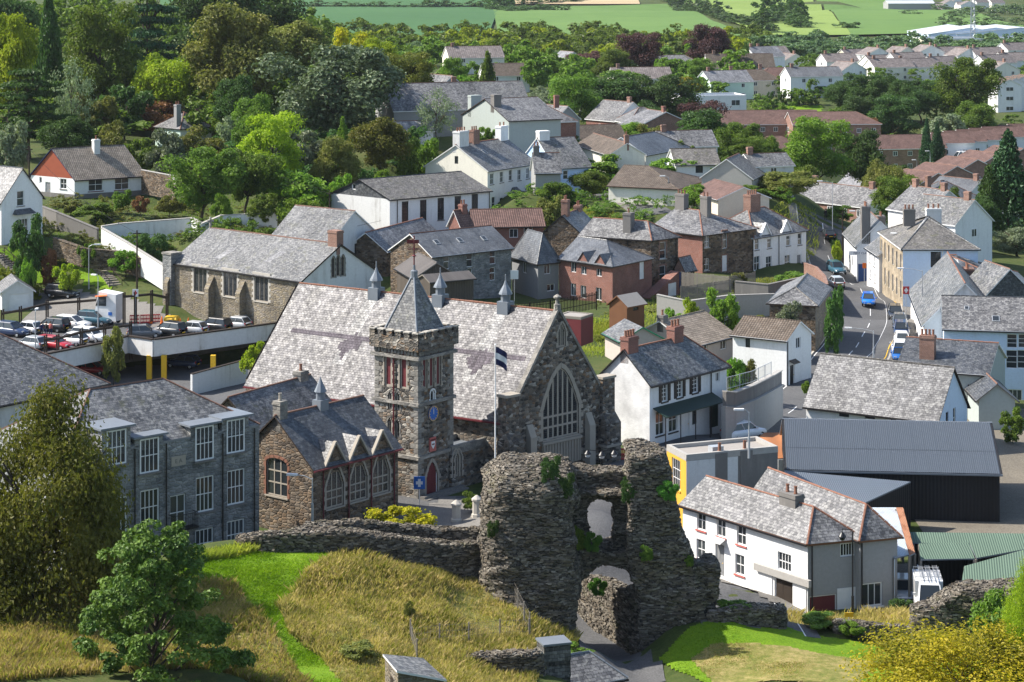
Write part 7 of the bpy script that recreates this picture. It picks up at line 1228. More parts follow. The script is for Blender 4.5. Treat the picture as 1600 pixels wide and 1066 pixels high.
def fence(name, label, pix, Ys, ht, mat='wood_grey', board=.14, gap=.05, cat='fence', rail=True):
    P_ = [aty(p, Y) for p, Y in zip(pix, Ys)]; o = empty(name, (P_[0].x, P_[0].y, P_[0].z-ht), 0, label, cat); l = o.location; bb = MB(); me_b = None
    for a, b in zip(P_, P_[1:]):
        ln = (b-a).length; n = max(1, int(ln/(board+gap)))
        for i in range(n): p = a.lerp(b, (i+.2)/n)-l; q = a.lerp(b, (i+.2)/n+board/ln)-l; j = rnd.uniform(-.05, .05); bb.beam((p+q)/2+Z1*(j/2-ht/2-.1), (p+q)/2+Z1*(j/2-ht/2-.1)+(q-p)*.001+Z1*1e-4, .01, .01) if False else bb.hexa([p-Z1*(ht+.3), q-Z1*(ht+.3), q-Z1*(ht+.3)+Vector((0, .03, 0)), p-Z1*(ht+.3)+Vector((0, .03, 0))], [p+Z1*j, q+Z1*j, q+Z1*j+Vector((0, .03, 0)), p+Z1*j+Vector((0, .03, 0))])
        for i in range(max(2, int(ln/2)+1)): k = max(1, int(ln/2)); p = a.lerp(b, min(1, i/k))-l; pb = MB(); pb.box(p.x-.06, p.y+.03, p.z-ht-.5, p.x+.06, p.y+.15, p.z+.05); pb.build('post', mat, o)
        rb = MB()
        for z in (.25, .8): rb.beam(a-l-Z1*ht*(1-z)+Vector((0, .06, 0)), b-l-Z1*ht*(1-z)+Vector((0, .06, 0)), .05, .08)
        rb.build('rail', mat, o)
    f = bb.build('boards', mat, o); f['kind'] = 'stuff'; return o
def railing(name, label, pix, Ys, ht, mat='steel', sp=.15, r=.014, cat='railing', zoff=None):
    P_ = [aty(p, Y) for p, Y in zip(pix, Ys)]; o = empty(name, (P_[0].x, P_[0].y, P_[0].z-ht), 0, label, cat); l = o.location; bb, rb = MB(), MB()
    for a, b in zip(P_, P_[1:]):
        a, b = a-l, b-l; n = max(1, int((b-a).length/sp)); rb.beam(a, b, .05, .04); rb.beam(a-Z1*(ht-.1), b-Z1*(ht-.1), .04, .03)
        for i in range(n): p = a.lerp(b, i/n); bb.bar(p, p-Z1*ht, r, n=4)
        k = max(1, int((b-a).length/1.8))
        for i in range(k+1): p = a.lerp(b, i/k); pb = MB(); pb.bar(p+Z1*.06, p-Z1*(ht+.3), .035, n=6); pb.build('post', mat, o)
    rb.build('rail', mat, o); f = bb.build('bars', mat, o); f['kind'] = 'stuff'; return o
cwall('white_retaining_wall', 'stained white retaining wall below the hillside trees', [(160, 354), (185, 350), (300, 341), (315, 350), (345, 337), (432, 333)], [302, 303, 305, 300, 302, 303], 3.2, .4, 'white_stain', 'concrete')
cwall('sloping_white_wall', 'white wall sloping down the garden toward the church', [(160, 357), (200, 380), (256, 415)], [301, 293, 283], 1.6, .3, 'white_stain', 'concrete'); cwall('garden_grey_wall', 'grey garden wall below the bungalow', [(66, 323), (90, 332), (152, 358)], [312, 308, 303], 2.0, .35, 'dark_concrete'); cwall('garden_terrace_wall', 'low stone terrace wall in the sloping garden', [(86, 372), (130, 388), (190, 394), (225, 405)], [296, 292, 291, 289], 1.0, .5, 'rubble_brown', 'rubble_brown'); cwall('bungalow_side_wall', 'brown garden wall right of the bungalow', [(222, 266), (270, 275), (275, 290)], [336, 330, 325], 2.0, .3, 'rubble_brown', 'concrete')
cwall('curved_retaining_wall', 'dark stained concrete retaining wall curving beside the road', [(1133, 612), (1146, 614), (1175, 603), (1205, 588), (1218, 580)], [203, 204, 208, 214, 217], 4.0, .4, 'dark_concrete', 'concrete'); cwall('curved_wall_base', 'lighter lower course of the curved retaining wall', [(1132, 636), (1146, 638), (1176, 626), (1206, 610), (1219, 602)], [202.6, 203.6, 207.6, 213.6, 216.6], 2.2, .5, 'concrete', 'concrete')
railing('garden_railing', 'metal railing on top of the curved retaining wall', [(1136, 590), (1175, 580), (1205, 566)], [204, 208.5, 214], 1.1, 'steel', .35); cwall('yard_wall', 'long concrete garden wall below the wooden fence', [(1028, 461), (1075, 471), (1140, 462), (1210, 460)], [268, 266, 272, 276], 2.0, .3, 'concrete'); cwall('street_garden_wall', 'dark wall in front of the white semi-detached house', [(1150, 440), (1200, 445), (1262, 432)], [284, 282, 300], 1.8, .35, 'dark_concrete'); cwall('brick_boundary_wall', 'red-brown boundary wall curving along the road bend', [(1258, 412), (1275, 418), (1288, 432), (1292, 445)], [306, 300, 288, 278], 1.6, .3, 'brick_old')
fence('timber_fence', 'grey close-boarded fence below the outhouse with the blue door', [(1064, 448), (1142, 437)], [276, 280], 1.7); fence('picket_fence', 'dark picket fence behind the hall gable', [(795, 476), (860, 470), (932, 456)], [250, 252, 254], 1.6, 'wood_dark', .1, .08); fence('garden_fence', 'brown fence panels beside the white semi-detached house', [(1065, 425), (1140, 432), (1180, 425)], [290, 286, 290], 1.5, 'wood_grey'); fence('hillside_fence', 'weathered fence at the left edge above the bungalow', [(0, 240), (45, 243)], [352, 350], 1.8, 'wood_grey')
sd_ = H('brown_timber_shed', 'brown timber shed with pale felt roof on the grass terrace', 'shed', B4(235, 305), 243, 501, B4(125, 290), B4(345, 285), ('x', 0, 0, .9), 'wood_brown', rm='asphalt_roof', fascia='wood_brown', ridge=None, gutter=None, ground=False, ortho=True, wins=W('R', [B4(290, 320)], .9, .6, 'd-2x1')); H('maroon_flat_shed', 'maroon flat-roofed shed behind the hall gable', 'shed', B3(1215, 265), 238, 512, 3.0, B3(1290, 240), ('f', 0, 0, 0), 'maroon', rm='asphalt_roof', fascia='wood_grey', parapet=.06, ground=False)
# car park deck
DZ = 1.9; dk = [(-51, 244.6), (-45.9, 251.6), (-43.9, 256), (-40.6, 253.6), (-27.6, 264.9), (-30, 270), (-45, 268), (-68, 266), (-66, 246)]
do = empty('car_park_deck', (-45, 256, -1.5), 0, 'two-level car park with white parapet and yellow pillars', 'car park'); l = Vector(do.location)
db = MB(); db.face([Vector((x, y, DZ))-l for x, y in dk]); db.face([Vector((x, y, 1.2))-l for x, y in dk[::-1]])
for a, b in zip(dk, dk[1:]+dk[:1]): db.face([Vector((*a, 1.2))-l, Vector((*b, 1.2))-l, Vector((*b, DZ))-l, Vector((*a, DZ))-l])
db.build('deck_slab', 'tarmac', do)
for a, b in zip(dk[:4], dk[1:5]):
    pb = MB(); p, q = Vector((*a, 2.05))-l, Vector((*b, 2.05))-l; pb.beam(p, q, .3, 1.9); po = pb.build('parapet', 'white_stain', do); pb = MB(); pb.beam(p+Z1*1.0, q+Z1*1.0, .5, .16); pb.build('coping', 'wood_dark', po)
for px, py in ((232, 560), (332, 548), (255, 560)): q = atz((px, 558), 1.1); q = Vector((q.x, q.y+.6, 0)); pb = MB(); pb.box(q.x-.28-l.x, q.y-.28-l.y, -.1, q.x+.28-l.x, q.y+.28-l.y, 2.7); pb.build('pillar', 'yellow_paint', do)
pb = MB(); pb.face([Vector(p)-l for p in ((-60, 240, -1.52), (-26, 240, -1.52), (-24, 272, -1.52), (-60, 266, -1.52))]); pb.build('lower_floor', 'tarmac', do)
pb = MB(); pb.beam(Vector((-47, 262, 0))-l, Vector((-28, 268, 0))-l, .2, 3.2); pb.build('back_wall', 'dark_concrete', do)
cwall('car_park_low_wall', 'low pinkish wall below the car park opening', [(300, 585), (385, 562)], [245, 252], 1.0, .3, 'white_stain', 'wood_dark')
def pergola(label, pix, Ys, ht):
    P_ = [aty(p, Y) for p, Y in zip(pix, Ys)]; o = empty('timber_pergola', (P_[0].x, P_[0].y, P_[0].z-ht), 0, label, 'pergola'); l = o.location
    for dy in (0, .5): bb = MB(); [bb.beam(a-l+Vector((0, dy, 0)), b-l+Vector((0, dy, 0)), .12, .22) for a, b in zip(P_, P_[1:])]; bb.build('beam', 'wood_dark', o)
    for p in P_:
        for dy, dx in ((0, 0), (.5, .12)): pb = MB(); pb.bar(p-l+Vector((dx, dy, .5)), p-l+Vector((dx, dy, -ht-.5)), .1); pb.build('post', 'wood_dark', o)
pergola('dark timber pergola along the front of the car park', [B1(275, 400), B1(350, 395), B1(495, 355), B1(640, 330), B1(800, 312)], [248, 249, 252, 255, 258], 3.4); pergola('dark timber pergola behind the parked cars', [B1(10, 240), B1(120, 220), B1(285, 180), B1(480, 165), B1(600, 155)], [266, 267, 269, 271, 272], 2.6); pergola('dark timber pergola beside the stone church corner', [B1(760, 135), B1(830, 130), B1(930, 120), B1(1025, 140)], [268, 268, 269, 270], 2.8)
# ---------------------------------------------------------------- cars
def car_proto(kind):
    Lg, ht, wd = {'hatch': (4.05, 1.5, 1.76), 'suv': (4.5, 1.68, 1.86), 'estate': (4.6, 1.48, 1.8), 'van': (5.2, 2.3, 2.0)}[kind]; root = empty('parked_car', (0, 0, -500)); k = Lg/4.2
    st = [(-2.08, .72, .80, .42), (-2.0, .80, .92, .34), (-1.6, .86, .95, .3), (-.6, .88, .93, .28), (.6, .88, .91, .28), (1.2, .87, .86, .3), (1.75, .82, .76, .34), (2.02, .70, .66, .38), (2.1, .58, .58, .44)]
    hz = ht/1.5; mb = MB(); n = 8; vs = []
    for x, hw, zt, zb in st:
        hw *= wd/1.76; zt *= (hz if kind != 'van' else 1.25)
        vs += [(x*k, -hw*.9, zb), (x*k, -hw, zb+.16), (x*k, -hw*.99, zt-.14), (x*k, -hw*.86, zt), (x*k, hw*.86, zt), (x*k, hw*.99, zt-.14), (x*k, hw, zb+.16), (x*k, hw*.9, zb)]
    fs = [(i*n+j, (i+1)*n+j, (i+1)*n+(j+1) % n, i*n+(j+1) % n) for i in range(len(st)-1) for j in range(n)]+[tuple(range(n))[::-1], tuple((len(st)-1)*n+j for j in range(n))]
    mb.add(vs, [f[::-1] for f in fs]); body = mb.build('body', 'car_white', root, smooth=True)
    x0, x1, r0, r1 = {'hatch': (-1.98, .95, -1.5, .2), 'suv': (-2.0, .95, -1.75, .25), 'estate': (-2.02, .95, -1.75, .15), 'van': (.2, 1.65, .3, .95)}[kind]; zb_, zr = (.92*hz if kind != 'van' else 1.1), ht; bw, rw = .74*wd/1.76, .60*wd/1.76; x0, x1, r0, r1 = [q*k for q in (x0, x1, r0, r1)]
    B = [(x0, -bw, zb_), (x1, -bw, zb_), (x1, bw, zb_), (x0, bw, zb_)]; T = [(r0, -rw, zr-.06), (r1, -rw, zr-.06), (r1, rw, zr-.06), (r0, rw, zr-.06)]
    for nm, f in (('windscreen', (B[1], B[2], T[2], T[1])), ('rear_window', (B[3], B[0], T[0], T[3])), ('side_window', (B[0], B[1], T[1], T[0])), ('side_window', (B[2], B[3], T[3], T[2]))): g = MB(); g.face(f); g.build(nm, 'glass', root)
    pm = MB(); rz = [(r0-.04, -rw-.02), (r1+.04, -rw-.02), (r1+.04, rw+.02), (r0-.04, rw+.02)]; pm.hexa([(x, y, zr-.08) for x, y in rz], [(x*.96, y*.92, zr) for x, y in rz])
    for a, b in zip(B, T): pm.beam(a, b, .07, .07)
    for sy in (-1, 1): xm = (x0+x1)/2; pm.beam((xm, sy*bw, zb_), ((r0+r1)/2, sy*rw, zr-.06), .08, .05)
    pm.build('roof_frame', 'car_white', root)
    if kind == 'van':
        vb = MB(); vb.box(-2.55, -.98, .55, .35*k, .98, ht); vb.build('cargo_box', 'car_white', root)
    tm = MB(); tm.lathe([(.2, -.1), (.31, -.1), (.33, -.06), (.33, .06), (.31, .1), (.2, .1)], 16); tme = tm.mesh('wheel', 'rubber', True); rm_ = MB(); rm_.lathe([(0, .09), (.06, .1), (.2, .07), (.21, .03), (.21, -.03), (.2, -.07), (0, -.09)], 12); rme = rm_.mesh('rim', 'alloy')
    for x in (-1.3*k, 1.32*k):
        for y in (-1, 1): wo = put('wheel', tme, root, (x, y*(wd/2-.12), .33), (R(90), 0, 0)); put('rim', rme, wo)
    for y in (-1, 1):
        lm = MB(); lm.box(-.08, -.17, -.07, .09, .17, .07); lm.build('headlight', 'steel', root, (1.93*k, y*.55, .66*hz)); lm = MB(); lm.box(-.05, -.1, -.14, .06, .1, .14); lm.build('tail_light', 'red_paint', root, (-2.02*k, y*.66, .78*hz)); lm = MB(); lm.box(-.08, -.1, -.06, .06, .1, .07); lm.build('mirror', 'car_white', root, (.75*k, y*(wd/2+.06), .98*hz))
    pl = MB(); pl.box(2.08*k, -.26, .4, 2.13*k, .26, .51); pl.build('number_plate', 'white_paint', root); pl = MB(); pl.box(-2.13*k, -.26, .5, -2.07*k, .26, .61); pl.build('number_plate', 'yellow_paint', root); return root
PROTO = {k: car_proto(k) for k in ('hatch', 'suv', 'estate', 'van')}; USED = set()
def car(p, z, head, kind, colr, label, group=None, name='parked_car', cat='car'):
    q = gp(p) if z is None else atz(p, z)
    if z is None: q.z += .08
    o = copy_tree(PROTO[kind]); o.name = name; o.location = q; o.rotation_euler = (0, 0, R(head)); tag(o, label, cat, group)
    for c in o.children:
        if c.name.split('.')[0] in ('body', 'roof_frame', 'mirror', 'cargo_box'): c.material_slots[0].link = 'OBJECT'; c.material_slots[0].material = M[colr]
    return o
gK = 'cars in the car park'
for p, z, hd, k, c, lb in ((B1(75, 375), DZ, -28, 'suv', 'car_navy', 'dark blue car leftmost on the car park deck'), (B1(165, 360), DZ, 150, 'hatch', 'car_white', 'white hatchback next to the people on the deck'), (B1(320, 345), DZ, 155, 'suv', 'car_black', 'black car with yellow plate behind the people'), (B1(450, 325), DZ, -24, 'estate', 'car_white', 'white car facing right behind the pergola'), (B1(585, 305), DZ, -20, 'suv', 'car_teal', 'dark teal car left of the white van box'), (B1(190, 455), DZ, 150, 'hatch', 'car_silver', 'silver car half hidden by the lower slate roof'), (B1(335, 455), DZ, -25, 'estate', 'car_red', 'red car behind the front pergola'), (B1(440, 430), DZ, 155, 'hatch', 'car_white', 'white car beside the red car'), (B1(555, 410), DZ, -25, 'suv', 'car_white', 'white four-by-four at the front of the deck'),
    (B1(890, 385), DZ, 10, 'hatch', 'car_grey', 'dark green hatchback at the deck corner'), (B1(1040, 372), DZ, 150, 'suv', 'car_black', 'black car behind the parapet corner'), (B1(1180, 360), DZ, 155, 'hatch', 'car_silver', 'silver-green car in the middle of the parapet'), (B1(1320, 345), DZ, 150, 'suv', 'car_black', 'black four-by-four right of the parapet middle'), (B1(1450, 330), DZ, 150, 'hatch', 'car_silver', 'pale car near the church end of the deck'), (B1(1560, 315), DZ, 20, 'estate', 'car_grey', 'grey car at the church end of the deck'), (B1(570, 610), -1.5, -15, 'hatch', 'car_red', 'red car on the lower level below the deck'), (B1(1130, 570), -1.5, 160, 'hatch', 'car_navy', 'dark car in the shade under the deck')): car(p, z, hd, k, c, lb, gK)
car(B1(385, 145), None, -24, 'suv', 'car_black', 'shiny black car on the drive by the white garage'); gS = 'cars parked at the kerb'
for p, hd, k, c, lb in ((B5(785, 395), -97, 'suv', 'car_black', 'dark grey car at the top of the kerbside row'), (B5(812, 445), -98, 'hatch', 'car_grey', 'grey-green car second in the kerbside row'), (B5(822, 500), -97, 'suv', 'car_navy', 'navy car third in the kerbside row'), (B5(828, 560), -95, 'hatch', 'car_white', 'white car fourth in the kerbside row'), (B5(812, 610), 83, 'suv', 'car_white', 'white car with red tail lights in the kerbside row'), (B5(808, 650), -95, 'hatch', 'car_blue', 'blue car last in the kerbside row by the slate roof')): car(p, None, hd, k, c, lb, gS)
car(B5(620, 305), None, -98, 'hatch', 'car_bright', 'bright blue car driving down the main road', name='moving_car'); car(B5(422, 112), None, -80, 'suv', 'car_teal', 'blue car coming round the upper bend', name='moving_car'); car(B5(418, 195), None, 97, 'hatch', 'car_silver', 'silver car on the left side of the road', name='moving_car'); car(B8(640, 345), None, 35, 'suv', 'car_white', 'white car behind the flat roofed shop'); car(B4(985, 355), None, -25, 'estate', 'car_navy', 'dark blue car in the gravel yard by the round bush'); car(C6(840, 560), None, -95, 'hatch', 'car_silver', 'silver car beside the grey gable in the yard')
car(A8(1200, 205), None, -160, 'van', 'car_white', 'white van by the brick terraces', cat='van', name='parked_van'); car(A8(1090, 240), None, -160, 'hatch', 'car_silver', 'silver car near the lawn bank'); car(A4(1520, 650), None, -20, 'hatch', 'car_navy', 'blue car by the far town houses'); car(A8(370, 690), None, 95, 'hatch', 'car_black', 'dark car far up the road'); car(A3(480, 745), None, 0, 'van', 'car_white', 'white van half hidden by trees in the valley', cat='van', name='parked_van')
vn = car(C6(990, 640), None, -96, 'van', 'car_white', 'white glazing van with a roof rack beside the ruined wall', cat='van', name='parked_van'); rk = MB()
for x in (-2.4, -1.2, 0): rk.beam((x, -.9, 2.5), (x, .9, 2.5), .05, .05); [rk.bar((x, y, 2.25), (x, y, 2.55), .03) for y in (-.9, .9)]
rk.build('roof_rack', 'alloy', vn)
for y in (-.6, -.1, .45):
    ld = MB(); [ld.beam((-2.6, y+d, 2.58), (.9, y+d, 2.58), .03, .07) for d in (0, .32)]; [ld.beam((-2.5+i*.28, y, 2.58), (-2.5+i*.28, y+.32, 2.58), .03, .03) for i in range(12)]; ld.build('ladder', 'alloy', vn)
for k in PROTO.values():
    for c in list(k.children):
        for g_ in list(c.children): bpy.data.objects.remove(g_)
        bpy.data.objects.remove(c)
    bpy.data.objects.remove(k)
q = atz(B1(670, 300), DZ); bv = empty('box_trailer', q, R(-18), 'tall white box trailer with open dark hatch on the car park', 'trailer'); mb = MB(); mb.hexa([(-1.5, -1, .5), (1.5, -1, .5), (1.5, 1, .5), (-1.5, 1, .5)], [(-.9, -1, 4.0), (1.5, -1, 3.7), (1.5, 1, 3.7), (-.9, 1, 4.0)]); mb.build('body', 'white_paint', bv); mb = MB(); mb.hexa([(-1.2, -1.06, 2.3), (.2, -1.06, 2.3), (.2, -.98, 2.3), (-1.2, -.98, 2.3)], [(-.8, -1.06, 3.4), (.2, -1.06, 3.4), (.2, -.98, 3.4), (-.8, -.98, 3.4)]); mb.build('hatch', 'glass', bv); mb = MB(); mb.beam((-.9, -1.7, 3.5), (.3, -1.0, 3.6), .9, .05); mb.build('flap', 'orange', bv); mb = MB(); mb.box(.5, -1.04, 1.2, 1.0, -.99, 1.6); mb.build('emblem', 'clock_blue', bv)
for x in (-.8, .8):
    for y in (-1, 1): mb = MB(); mb.lathe([(0, -.1), (.32, -.1), (.35, 0), (.32, .1), (0, .1)], 14); mb.build('wheel', 'rubber', bv, (x, y*.9, .35), (R(90), 0, 0))
# ---------------------------------------------------------------- people, cones, barriers
def person(p, z, head, top, legs, label):
    q = atz(p, z) if z is not None else gp(p); o = empty('person', q, R(head), label, 'person'); me = bpy.data.meshes.new('body')
    V = [(0, 0, .95), (0, 0, 1.2), (0, 0, 1.42), (0, 0, 1.52), (0, .01, 1.66), (.1, 0, .9), (.12, .03, .5), (.12, .0, .08), (.13, -.14, .04), (-.1, 0, .9), (-.12, -.05, .5), (-.12, .08, .08), (-.13, -.06, .04), (.19, 0, 1.4), (.24, .03, 1.12), (.22, -.1, .88), (-.19, 0, 1.4), (-.24, .03, 1.12), (-.22, -.1, .88)]
    E = [(0, 1), (1, 2), (2, 3), (3, 4), (0, 5), (5, 6), (6, 7), (7, 8), (0, 9), (9, 10), (10, 11), (11, 12), (2, 13), (13, 14), (14, 15), (2, 16), (16, 17), (17, 18)]
    me.from_pydata(V, E, []); ob = bpy.data.objects.new('body', me); COL.objects.link(ob); ob.parent = o; sk = ob.modifiers.new('skin', 'SKIN'); rr = [.15, .14, .16, .06, .11, .09, .07, .05, .045, .09, .07, .05, .045, .07, .05, .035, .07, .05, .035]
    for v, r_ in zip(me.skin_vertices[0].data, rr): v.radius = (r_, r_*.85); v.use_root = False
    me.skin_vertices[0].data[0].use_root = True; ob.modifiers.new('sub', 'SUBSURF').levels = 1
    dg = bpy.context.evaluated_depsgraph_get(); m2 = bpy.data.meshes.new_from_object(ob.evaluated_get(dg)); ob.modifiers.clear(); ob.data = m2; m2.materials.clear()
    for m_ in (top, legs, 'skin', 'wood_dark'): m2.materials.append(M[m_])
    for pl in m2.polygons:
        c = pl.center; pl.material_index = 0 if c.z > .93 and c.z < 1.5 else (1 if c.z <= .93 and abs(c.x) < .2 else 2); pl.use_smooth = True
    hr = MB(); hr.lathe([(.0, .13), (.07, .11), (.115, .04), (.12, -.02), (.1, -.06)], 10, (0, .03, 1.68)); hr.build('hair', 'wood_dark', o, smooth=True)
person(B1(255, 385), DZ, 20, 'navy', 'rubber', 'person in a dark jacket standing behind the white hatchback'); person(B1(285, 380), DZ, -40, 'rubber', 'navy', 'person in black clothes beside the black car'); person(B1(312, 378), DZ, 160, 'pink_trim', 'navy', 'person in a pink top by the parked cars'); person(A8(355, 575), None, 0, 'rubber', 'rubber', 'dark clothed person walking far up the road')
for i, p in enumerate((B1(932, 300), B1(998, 302), B1(1113, 318), B1(1162, 312))): q = atz(p, DZ); o = empty('traffic_cone', q, 0, ('traffic cone nearest the red barrier', 'second traffic cone from the red barrier', 'traffic cone right of the yellow crate', 'traffic cone farthest from the red barrier')[i], 'cone', 'cones on the car park'); mb = MB(); mb.box(-.25, -.25, 0, .25, .25, .06); mb.build('base', 'rubber', o); mb = MB(); mb.lathe([(.2, .06), (.05, .95), (0, .96)], 12); c = mb.build('cone', 'orange', o); mb = MB(); mb.lathe([(.155, .3), (.115, .5)], 12); mb.build('band', 'white_paint', c)
q = atz(B1(1060, 310), DZ); o = empty('grit_bin', q, R(-15), 'yellow grit bin between the traffic cones', 'bin'); mb = MB(); mb.hexa([(-.75, -.45, 0), (.75, -.45, 0), (.75, .45, 0), (-.75, .45, 0)], [(-.85, -.5, .8), (.85, -.5, .8), (.85, .5, .8), (-.85, .5, .8)]); mb.build('tub', 'yellow_paint', o); mb = MB(); mb.hexa([(-.9, -.55, .8), (.9, -.55, .8), (.9, .55, .8), (-.9, .55, .8)], [(-.7, -.3, 1.1), (.7, -.3, 1.1), (.7, .4, 1.15), (-.7, .4, 1.15)]); mb.build('lid', 'yellow_paint', o)
def barrier(p, z, head, label, n=3):
    q = atz(p, z) if z is not None else gp(p); o = empty('plastic_barrier', q, R(head), label, 'barrier')
    for i in range(n):
        mb = MB(); x = i*1.25
        for zz in (.15, .55, 1.0): mb.box(x-.58, -.05, zz-.07, x+.58, .05, zz+.07)
        for k in range(7): mb.box(x-.58+k*.18, -.035, .1, x-.5+k*.18, .035, 1.05)
        for k in (-.45, .45): mb.box(x+k-.06, -.3, 0, x+k+.06, .3, .08)
        mb.build('barrier_panel', 'red_paint', o)
barrier(B1(830, 300), DZ, 12, 'red plastic barriers on the car park deck'); barrier(C3(890, 150), None, 15, 'red plastic barriers behind the gatehouse', 3)
# ---------------------------------------------------------------- lamps, poles, wires, flag, signs
def lamp(p, ytop, label, Y=None, z=None, arm=(1.2, 0), head='flat', mat='steel', r=.06, cat='street lamp'):
    q = (atz(p, z) if z is not None else gp(p)) if Y is None else aty(p, Y); zt = zy(ytop, q.y); o = empty('street_lamp', q, 0, label, cat); h = zt-q.z; mb = MB(); mb.bar((0, 0, -.5), (0, 0, 1.2), r*1.6, n=8); mb.bar((0, 0, 1.2), (0, 0, h-.2), r, n=8, r2=r*.7); mb.build('pole', mat, o); a = Vector((arm[0], arm[1], 0))
    if head == 'flat': mb = MB(); mb.bar((0, 0, h-.3), (a.x*.5, a.y*.5, h-.05), r*.6); mb.bar((a.x*.5, a.y*.5, h-.05), (a.x, a.y, h), r*.6); mb.build('arm', mat, o); mb = MB(); d = a.normalized(); mb.beam(Vector((a.x, a.y, h))-d*.1, Vector((a.x, a.y, h))+d*.7, .3, .14); mb.build('lamp_head', 'white_paint', o)
    else:
        mb = MB(); mb.bar((0, 0, h-.1), (a.x, a.y, h), .035); mb.bar((a.x, a.y, h), (a.x, a.y, h-.25), .03); mb.build('arm', mat, o); mb = MB(); mb.lathe([(.02, 0), (.1, -.05), (.28, -.3), (.3, -.36), (.26, -.36), (.05, -.1)], 12, (a.x, a.y, h-.2)); mb.build('lamp_shade', mat, o); mb = MB(); mb.lathe([(.22, -.36), (.2, -.5), (.1, -.6), (0, -.62)], 12, (a.x, a.y, h-.2)); mb.build('lamp_glass', 'glass', o)
lamp(B7(545, 840), 743, 'grey street lamp in front of the stone wing', Y=163, arm=(-1.2, .2)); lamp(B1(218, 480), 484, 'white lamp column at the front of the car park', z=DZ, arm=(.01, .3)); lamp(B1(605, 325), 430, 'slim white pole beside the box trailer', z=DZ, arm=(-.3, .2)); lamp(A5(548, 1000), 382, 'street lamp by the garden steps', arm=(.8, 0)); lamp(B4(480, 1120), 620, 'street lamp in front of the shuttered house', arm=(-2.4, .3)); lamp(B5(650, 640), 514, 'street lamp at the near bend of the road', arm=(-2.4, .6)); lamp(A8(600, 945), 330, 'tall pole by the blue garage doors', arm=(-1.5, .2)); lamp(A8(820, 1060), 365, 'street lamp on the sandstone corner', arm=(-.6, .3)); lamp(B5(952, 480), 420, 'lamp column along the white pavement terrace', arm=(-2.2, .3)); lamp(A8(398, 690), 283, 'tall lamp at the upper road bend', arm=(-1.6, 0)); lamp(B8(672, 420), 640, 'thin pole on the flat shop roof', Y=179, arm=(-.5, 0)); lamp(A7(965, 470), 275, 'street lamp on the lane', arm=(-.6, 0)); lamp(A3(562, 770), 160, 'lamp beside the white villa in the valley', arm=(-.8, 0)); lamp(A4(918, 1065), 250, 'left lamp on the lawn bank', arm=(-.3, 0), Y=470); lamp(A4(1000, 1030), 236, 'right lamp on the lawn bank', arm=(-.3, 0), Y=480); lamp(B6(1800, 0), 600, 'lamp', Y=300) if False else None
lamp(C6(522, 640), 826, 'black heritage lamp with glass lantern by the grey gable', arm=(-.75, -.1), head='her', mat='black_paint', Y=157.5)
q = gp((940, 760), 165); hl = empty('heritage_lamp', q, 0, 'black heritage lamp with three lanterns behind the gatehouse', 'street lamp'); hz = zy(705, q.y)-q.z; mb = MB(); mb.bar((0, 0, 0), (0, 0, hz), .07); mb.build('pole', 'black_paint', hl)
for x, d in ((-1.15, 0), (0, -.5), (1.05, 0)):
    mb = MB(); mb.bar((0, 0, hz), (x, d, hz+.1), .03); mb.build('arm', 'black_paint', hl); mb = MB(); mb.lathe([(.02, .1), (.1, .05), (.3, -.2), (.32, -.25), (.05, -.05)], 12, (x, d, hz)); mb.build('lamp_shade', 'black_paint', hl); mb = MB(); mb.lathe([(.24, -.25), (.2, -.45), (0, -.55)], 10, (x, d, hz)); mb.build('lamp_glass', 'white_paint', hl)
def pole(p, ytop, label, Y=None):
    q = gp(p) if Y is None else aty(p, Y); zt = zy(ytop, q.y); o = empty('utility_pole', q, 0, label, 'pole'); mb = MB(); mb.bar((0, 0, -.5), (0, 0, zt-q.z), .13, n=8, r2=.09); mb.build('post', 'wood_dark', o); mb = MB(); mb.box(-.5, -.06, zt-q.z-.5, .5, .06, zt-q.z-.36); mb.build('crossarm', 'wood_dark', o); return q+Z1*(zt-q.z-.3)
u1_ = pole(A5(845, 1010), 360, 'utility pole left of the stone church'); u2_ = pole(A5(180, 300), 229, 'utility pole behind the white gabled house', 318); u3_ = pole(A6(455, 500), 298, 'utility pole at the chapel gable', 306); u4_ = aty((350, 232), 330); u5_ = aty((-40, 222), 322); pole(A8(460, 840), 330, 'utility pole by the roadside bush')
def wire(a, b, label, sag=1.0):
    o = MB(); n = 14; P_ = [a.lerp(b, i/n)-Z1*sag*4*(i/n)*(1-i/n)-a for i in range(n+1)]
    for p, q in zip(P_, P_[1:]): o.bar(p, q, .022, n=4)
    tag(o.build('overhead_wire', 'rubber', loc=a), label, 'wire')
wire(u3_, u4_, 'lower overhead wire from the chapel pole to the hillside trees'); wire(u3_+Z1*.3, u4_+Vector((-3, 0, 1.5)), 'upper overhead wire from the chapel pole to the hillside trees'); wire(u2_, u5_, 'overhead wire at the left edge above the bungalow', .5); wire(u1_, u2_, 'overhead wire from the church pole across the garden', 1.2); wire(u1_, aty((595, 345), 295), 'overhead wire from the church pole over the church roof', 1.5)
q = gp((775, 780), 165); q = Vector((q.x, 172.0, tz(q.x, 172.0))); zt = zy(540, q.y); fp = empty('flagpole', q, 0, 'tall white flagpole with a blue and white flag before the hall', 'flagpole'); mb = MB(); mb.bar((0, 0, -.3), (0, 0, zt-q.z), .07, n=8, r2=.04); mb.lathe([(0, 0), (.09, .08), (0, .16)], 8, (0, 0, zt-q.z)); mb.build('pole', 'white_paint', fp)
fl = MB(); nn = 8
